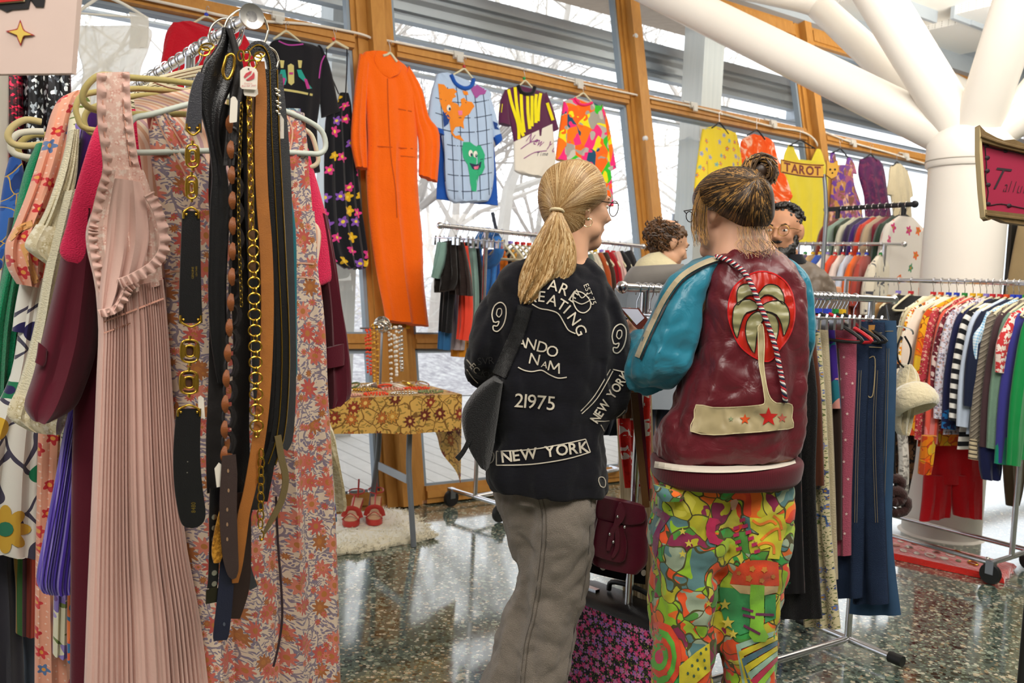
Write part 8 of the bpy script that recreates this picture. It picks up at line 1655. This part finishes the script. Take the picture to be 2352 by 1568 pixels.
for i, (x, y0, y1, mt, r_, lb) in enumerate(((842, 758, 846, ORB, .006, 'coral red bead necklace, leftmost on the stand'), (849, 756, 850, ORB, .006, 'coral red bead necklace, second from the left on the stand'), (857, 748, 868, AMB, .007, 'yellow amber bead necklace hanging beside the coral ones'), (865, 750, 872, AMB, .006, 'deep amber bead necklace in the middle of the stand'), (896, 750, 876, PRL, .0075, 'long white pearl necklace on the right of the stand'), (908, 752, 850, PRL, .009, 'chunky pearl and silver necklace'), (920, 750, 842, SLV, .009, 'silver ball necklace furthest right on the stand'))):
    p0 = NP.at(x, y0); p1 = NP.at(x+1, y1); p1.z = max(p1.z, T0+.012); beads(lb, [p0+ud*.01, p0-ud*.012-z_*.02, p1-ud*.012, p1-ud*.006, p0+ud*.012-z_*.03], r_, mt, r_*1.75, px=False)
cols = (PRL, PNK, ORB, SLV, GRN, AMB, PRL, GOLD, PNK, ORB, SLV, AMB, PRL, SLV)
wh = ('front left corner', 'front edge left of centre', 'front edge centre', 'front edge right of centre', 'front right corner', 'middle left', 'middle', 'middle right', 'back left', 'back centre left', 'back centre', 'back right', 'far right edge', 'centre behind the coral string')
nm_ = ('pearl', 'pink', 'coral', 'silver', 'green', 'amber', 'pearl', 'gold', 'pink', 'coral', 'silver', 'amber', 'pearl', 'silver')
for i in range(14):
    fx = .08+.9*((i % 5)/4.6); fy = .07+.14*(i//5); c_ = FR_+ld*(TL*(.02+.62*(1-fx)))+ud*(fy+rs.uniform(-.02, .02))+z_*(T0+.006)
    pts = [c_+ld*(.07*math.cos(k_*.8)*rs.uniform(.6, 1.2))+ud*(.035*math.sin(k_*.8)*rs.uniform(.6, 1.2)) for k_ in range(8)]
    beads(nm_[i]+' bead string laid on the paisley cloth, '+wh[i], pts+[pts[0]], .006, cols[i], .0125, px=False, group='bead strings laid on the table')
for i in range(8):
    c_ = FR_+ld*(.06+.075*i+rs.uniform(-.01, .01))+ud*(.26+rs.uniform(-.06, .08))+z_*(T0+.014); m = M(); m.tube([c_+ld*.034*math.cos(k_*.524)+ud*.034*math.sin(k_*.524)+z_*.012*math.sin(k_*.524+i) for k_ in range(12)], .0045, 7, True)
    m.build('bangle', (SLV, GOLD, PRL, ORB, SLV, plast('#5a6a3c', .3), GOLD, SLV)[i], label='metal or plastic bangle lying among the beads on the jewellery table', cat='bangle', group='bangles on the table')
m = M(); m.box(W(-.12, 1.02, .09), WT*.07, WS*.012, WN*.03); m.build('yellow_tray', plast('#e0b41c', .5), label='small yellow tray on the window rail behind the necklaces', cat='tray', smooth=False)
# sheepskin
rs = random.Random(8); SHP_ = cloth('#e9dfc4', name='sheepskin', weave=200, sheen=1., uvs=False, crease=.2)
cr_ = [V((-.36, 4.28, 0)), V((-.42, 4.46, 0)), V((-.60, 4.74, 0)), V((-1.0, 4.50, 0)), V((-1.35, 4.2, 0)), V((-1.15, 3.82, 0)), V((-.80, 3.93, 0)), V((-.58, 4.08, 0))]; cc_ = sum(cr_, V((0, 0, 0)))/len(cr_); bnd = cr_pts(cr_+[cr_[0]], 6)[:-1]
bnd = [p+(p-cc_).normalized()*rs.uniform(-.012, .02) for p in bnd]; m = M(); rows = [[V((p.x, p.y, .002)) for p in bnd]]
for k_, z1 in ((1., .012), (.97, .026), (.85, .034), (.6, .036), (.3, .036), (.02, .036)): rows.append([cc_+(p-cc_)*k_+z_*(z1+(rs.uniform(-.004, .004) if k_ < .95 else 0)) for p in bnd])
m.grid(rows); rg = m.build('sheepskin_rug', SHP_, label='fluffy cream sheepskin rug under the red sandals', cat='rug')
m = M()
for i in range(3200):
    p = bnd[rs.randrange(len(bnd))]; k_ = math.sqrt(rs.random()) if i % 3 else 1.; q = cc_+(p-cc_)*k_+V((rs.gauss(0, .01), rs.gauss(0, .01), .028 if k_ < .97 else .012)); d_ = V((rs.gauss(0, .6), rs.gauss(0, .6), .5))+(p-cc_).normalized()*(.5 if k_ > .9 else 0); d_.normalize()
    m.tube([q, q+d_*.014, q+d_*.026+V((0, 0, -.006))], [.0022, .0016, .0004], 3)
m.build('wool_tufts', SHP_, rg, kind='stuff')
# sandals
RL = leather('#c23a34', .35, 'red_leather'); INS = leather('#d9b088', .6, 'tan_insole')
def sandal(c, yaw, label):
    f = V((math.sin(yaw), -math.cos(yaw), 0)); r_ = V((f.y, -f.x, 0)); g = empty('sandal', c, label, 'sandal', 'pair of red sandals'); P_ = lambda x, y, z: c+r_*x+f*y+z_*z
    out = [(-.03, -.10), (-.026, -.02), (-.04, .05), (-.042, .09), (-.025, .125), (0, .135), (.025, .125), (.042, .09), (.04, .05), (.026, -.02), (.03, -.10)]
    hz = lambda y: .028 if y > .03 else .028+(.03-y)*.48
    m = M(); rows = [[P_(x, y, 0 if y > -.0 else hz(y)-.02) for x, y in out], [P_(x, y, hz(y)) for x, y in out]]; m.grid(rows); so = m.build('platform_sole', RL, g)
    m = M(); m.poly([P_(x*.9, y*.97, hz(y)+.001) for x, y in out], z_*.003); m.build('insole', INS, g)
    m = M(); m.lathe(P_(0, -.08, 0), [(.016, 0), (.018, .02), (.026, .068)], 12); m.build('heel', RL, g)
    m = M(); m.tube(cr_pts([P_(-.043, .05, .03), P_(-.03, .065, .07), P_(0, .07, .082), P_(.03, .065, .07), P_(.043, .05, .03)], 4), .014, 8, r2=.25); m.tube(cr_pts([P_(-.042, .09, .028), P_(0, .10, .062), P_(.042, .09, .028)], 4), .008, 8, r2=.3); m.build('toe_strap', RL, g)
    m = M(); m.tube(cr_pts([P_(0, .06, .08), P_(0, .02, .11), P_(0, -.01, .13)], 4), .005, 6); m.tube(cr_pts([P_(0, -.005, .13), P_(.035, -.03, .135), P_(.036, -.08, .14), P_(0, -.105, .14), P_(-.036, -.08, .14), P_(-.035, -.03, .135), P_(0, -.005, .13)], 3), .004, 6); m.tube([P_(0, -.1, .085), P_(0, -.108, .14), P_(0, -.115, .19)], .005, 6); m.build('ankle_strap', RL, g)
    m = M(); m.ball(P_(.034, -.02, .136), .007, 8, 6); m.build('buckle', CHROME, g)
s1_, s2_ = GP.at(812, 1212), GP.at(860, 1208); s1_.z = s2_.z = .04
sandal(s1_, .0, 'left-hand red leather platform sandal on the sheepskin'); sandal(s2_, .12, 'right-hand red leather platform sandal on the sheepskin')
# red rug with brooches
RR_ = cloth('#d8200f', name='red_plush', sheen=1., uvs=False, crease=.3, weave=200); rc_ = [V((2.02, 4.72, 0)), V((1.86, 4.36, 0)), V((2.34, 3.985, 0)), V((2.52, 4.20, 0))]; m = M(); rows = []
for k_, z1 in ((1, .002), (1, .02), (.97, .032), (.5, .034), (.02, .034)):
    c_ = sum(rc_, V((0, 0, 0)))/4; rr_ = []
    for i in range(4):
        for j in range(8): p = rc_[i].lerp(rc_[(i+1) % 4], j/8); rr_.append(c_+(p-c_)*k_+z_*z1+(V((rs.gauss(0, .004), rs.gauss(0, .004), 0)) if k_ == 1 else V((0, 0, 0))))
    rows.append(rr_)
m.grid(rows); m.build('red_plush_mat', RR_, label='scarlet plush mat spread under the right rail', cat='mat')
for i in range(26):
    a_, b_ = .07+.86*((i*7 % 26)/26), .12+.76*((i*11 % 26)/26); p = (rc_[1].lerp(rc_[2], a_)).lerp(rc_[0].lerp(rc_[3], a_), b_)+z_*.036; mt = (PRL, SLV, PNK, GOLD, plast('#8a8a70', .3), PRL)[i % 6]; r_ = rs.uniform(.012, .022)
    m = M(); m.lathe(p, [(r_, 0), (r_, .004), (r_*.6, .008), (.001, .009)], 12, (V((1, 0, 0)), V((0, 1, 0)), z_)) if i % 3 else [m.tube([p+V((r_*math.cos(k_*.785), r_*math.sin(k_*.785)*1.5, .004)) for k_ in range(8)], .004, 6, True)]
    m.build('brooch', mt, label='small pale brooch or bangle laid out on the scarlet mat', cat='brooch', group='brooches on the scarlet mat')
m = M(); m.poly([WPL.off(.0).at(*p) for p in ((1127, 488), (1134, 487), (1144, 533), (1137, 535))], WN*.004); m.build('sticker', plast('#20283a', .6), label='dark strip sticker on the window glass above the window rail scarves', cat='sticker', smooth=False)
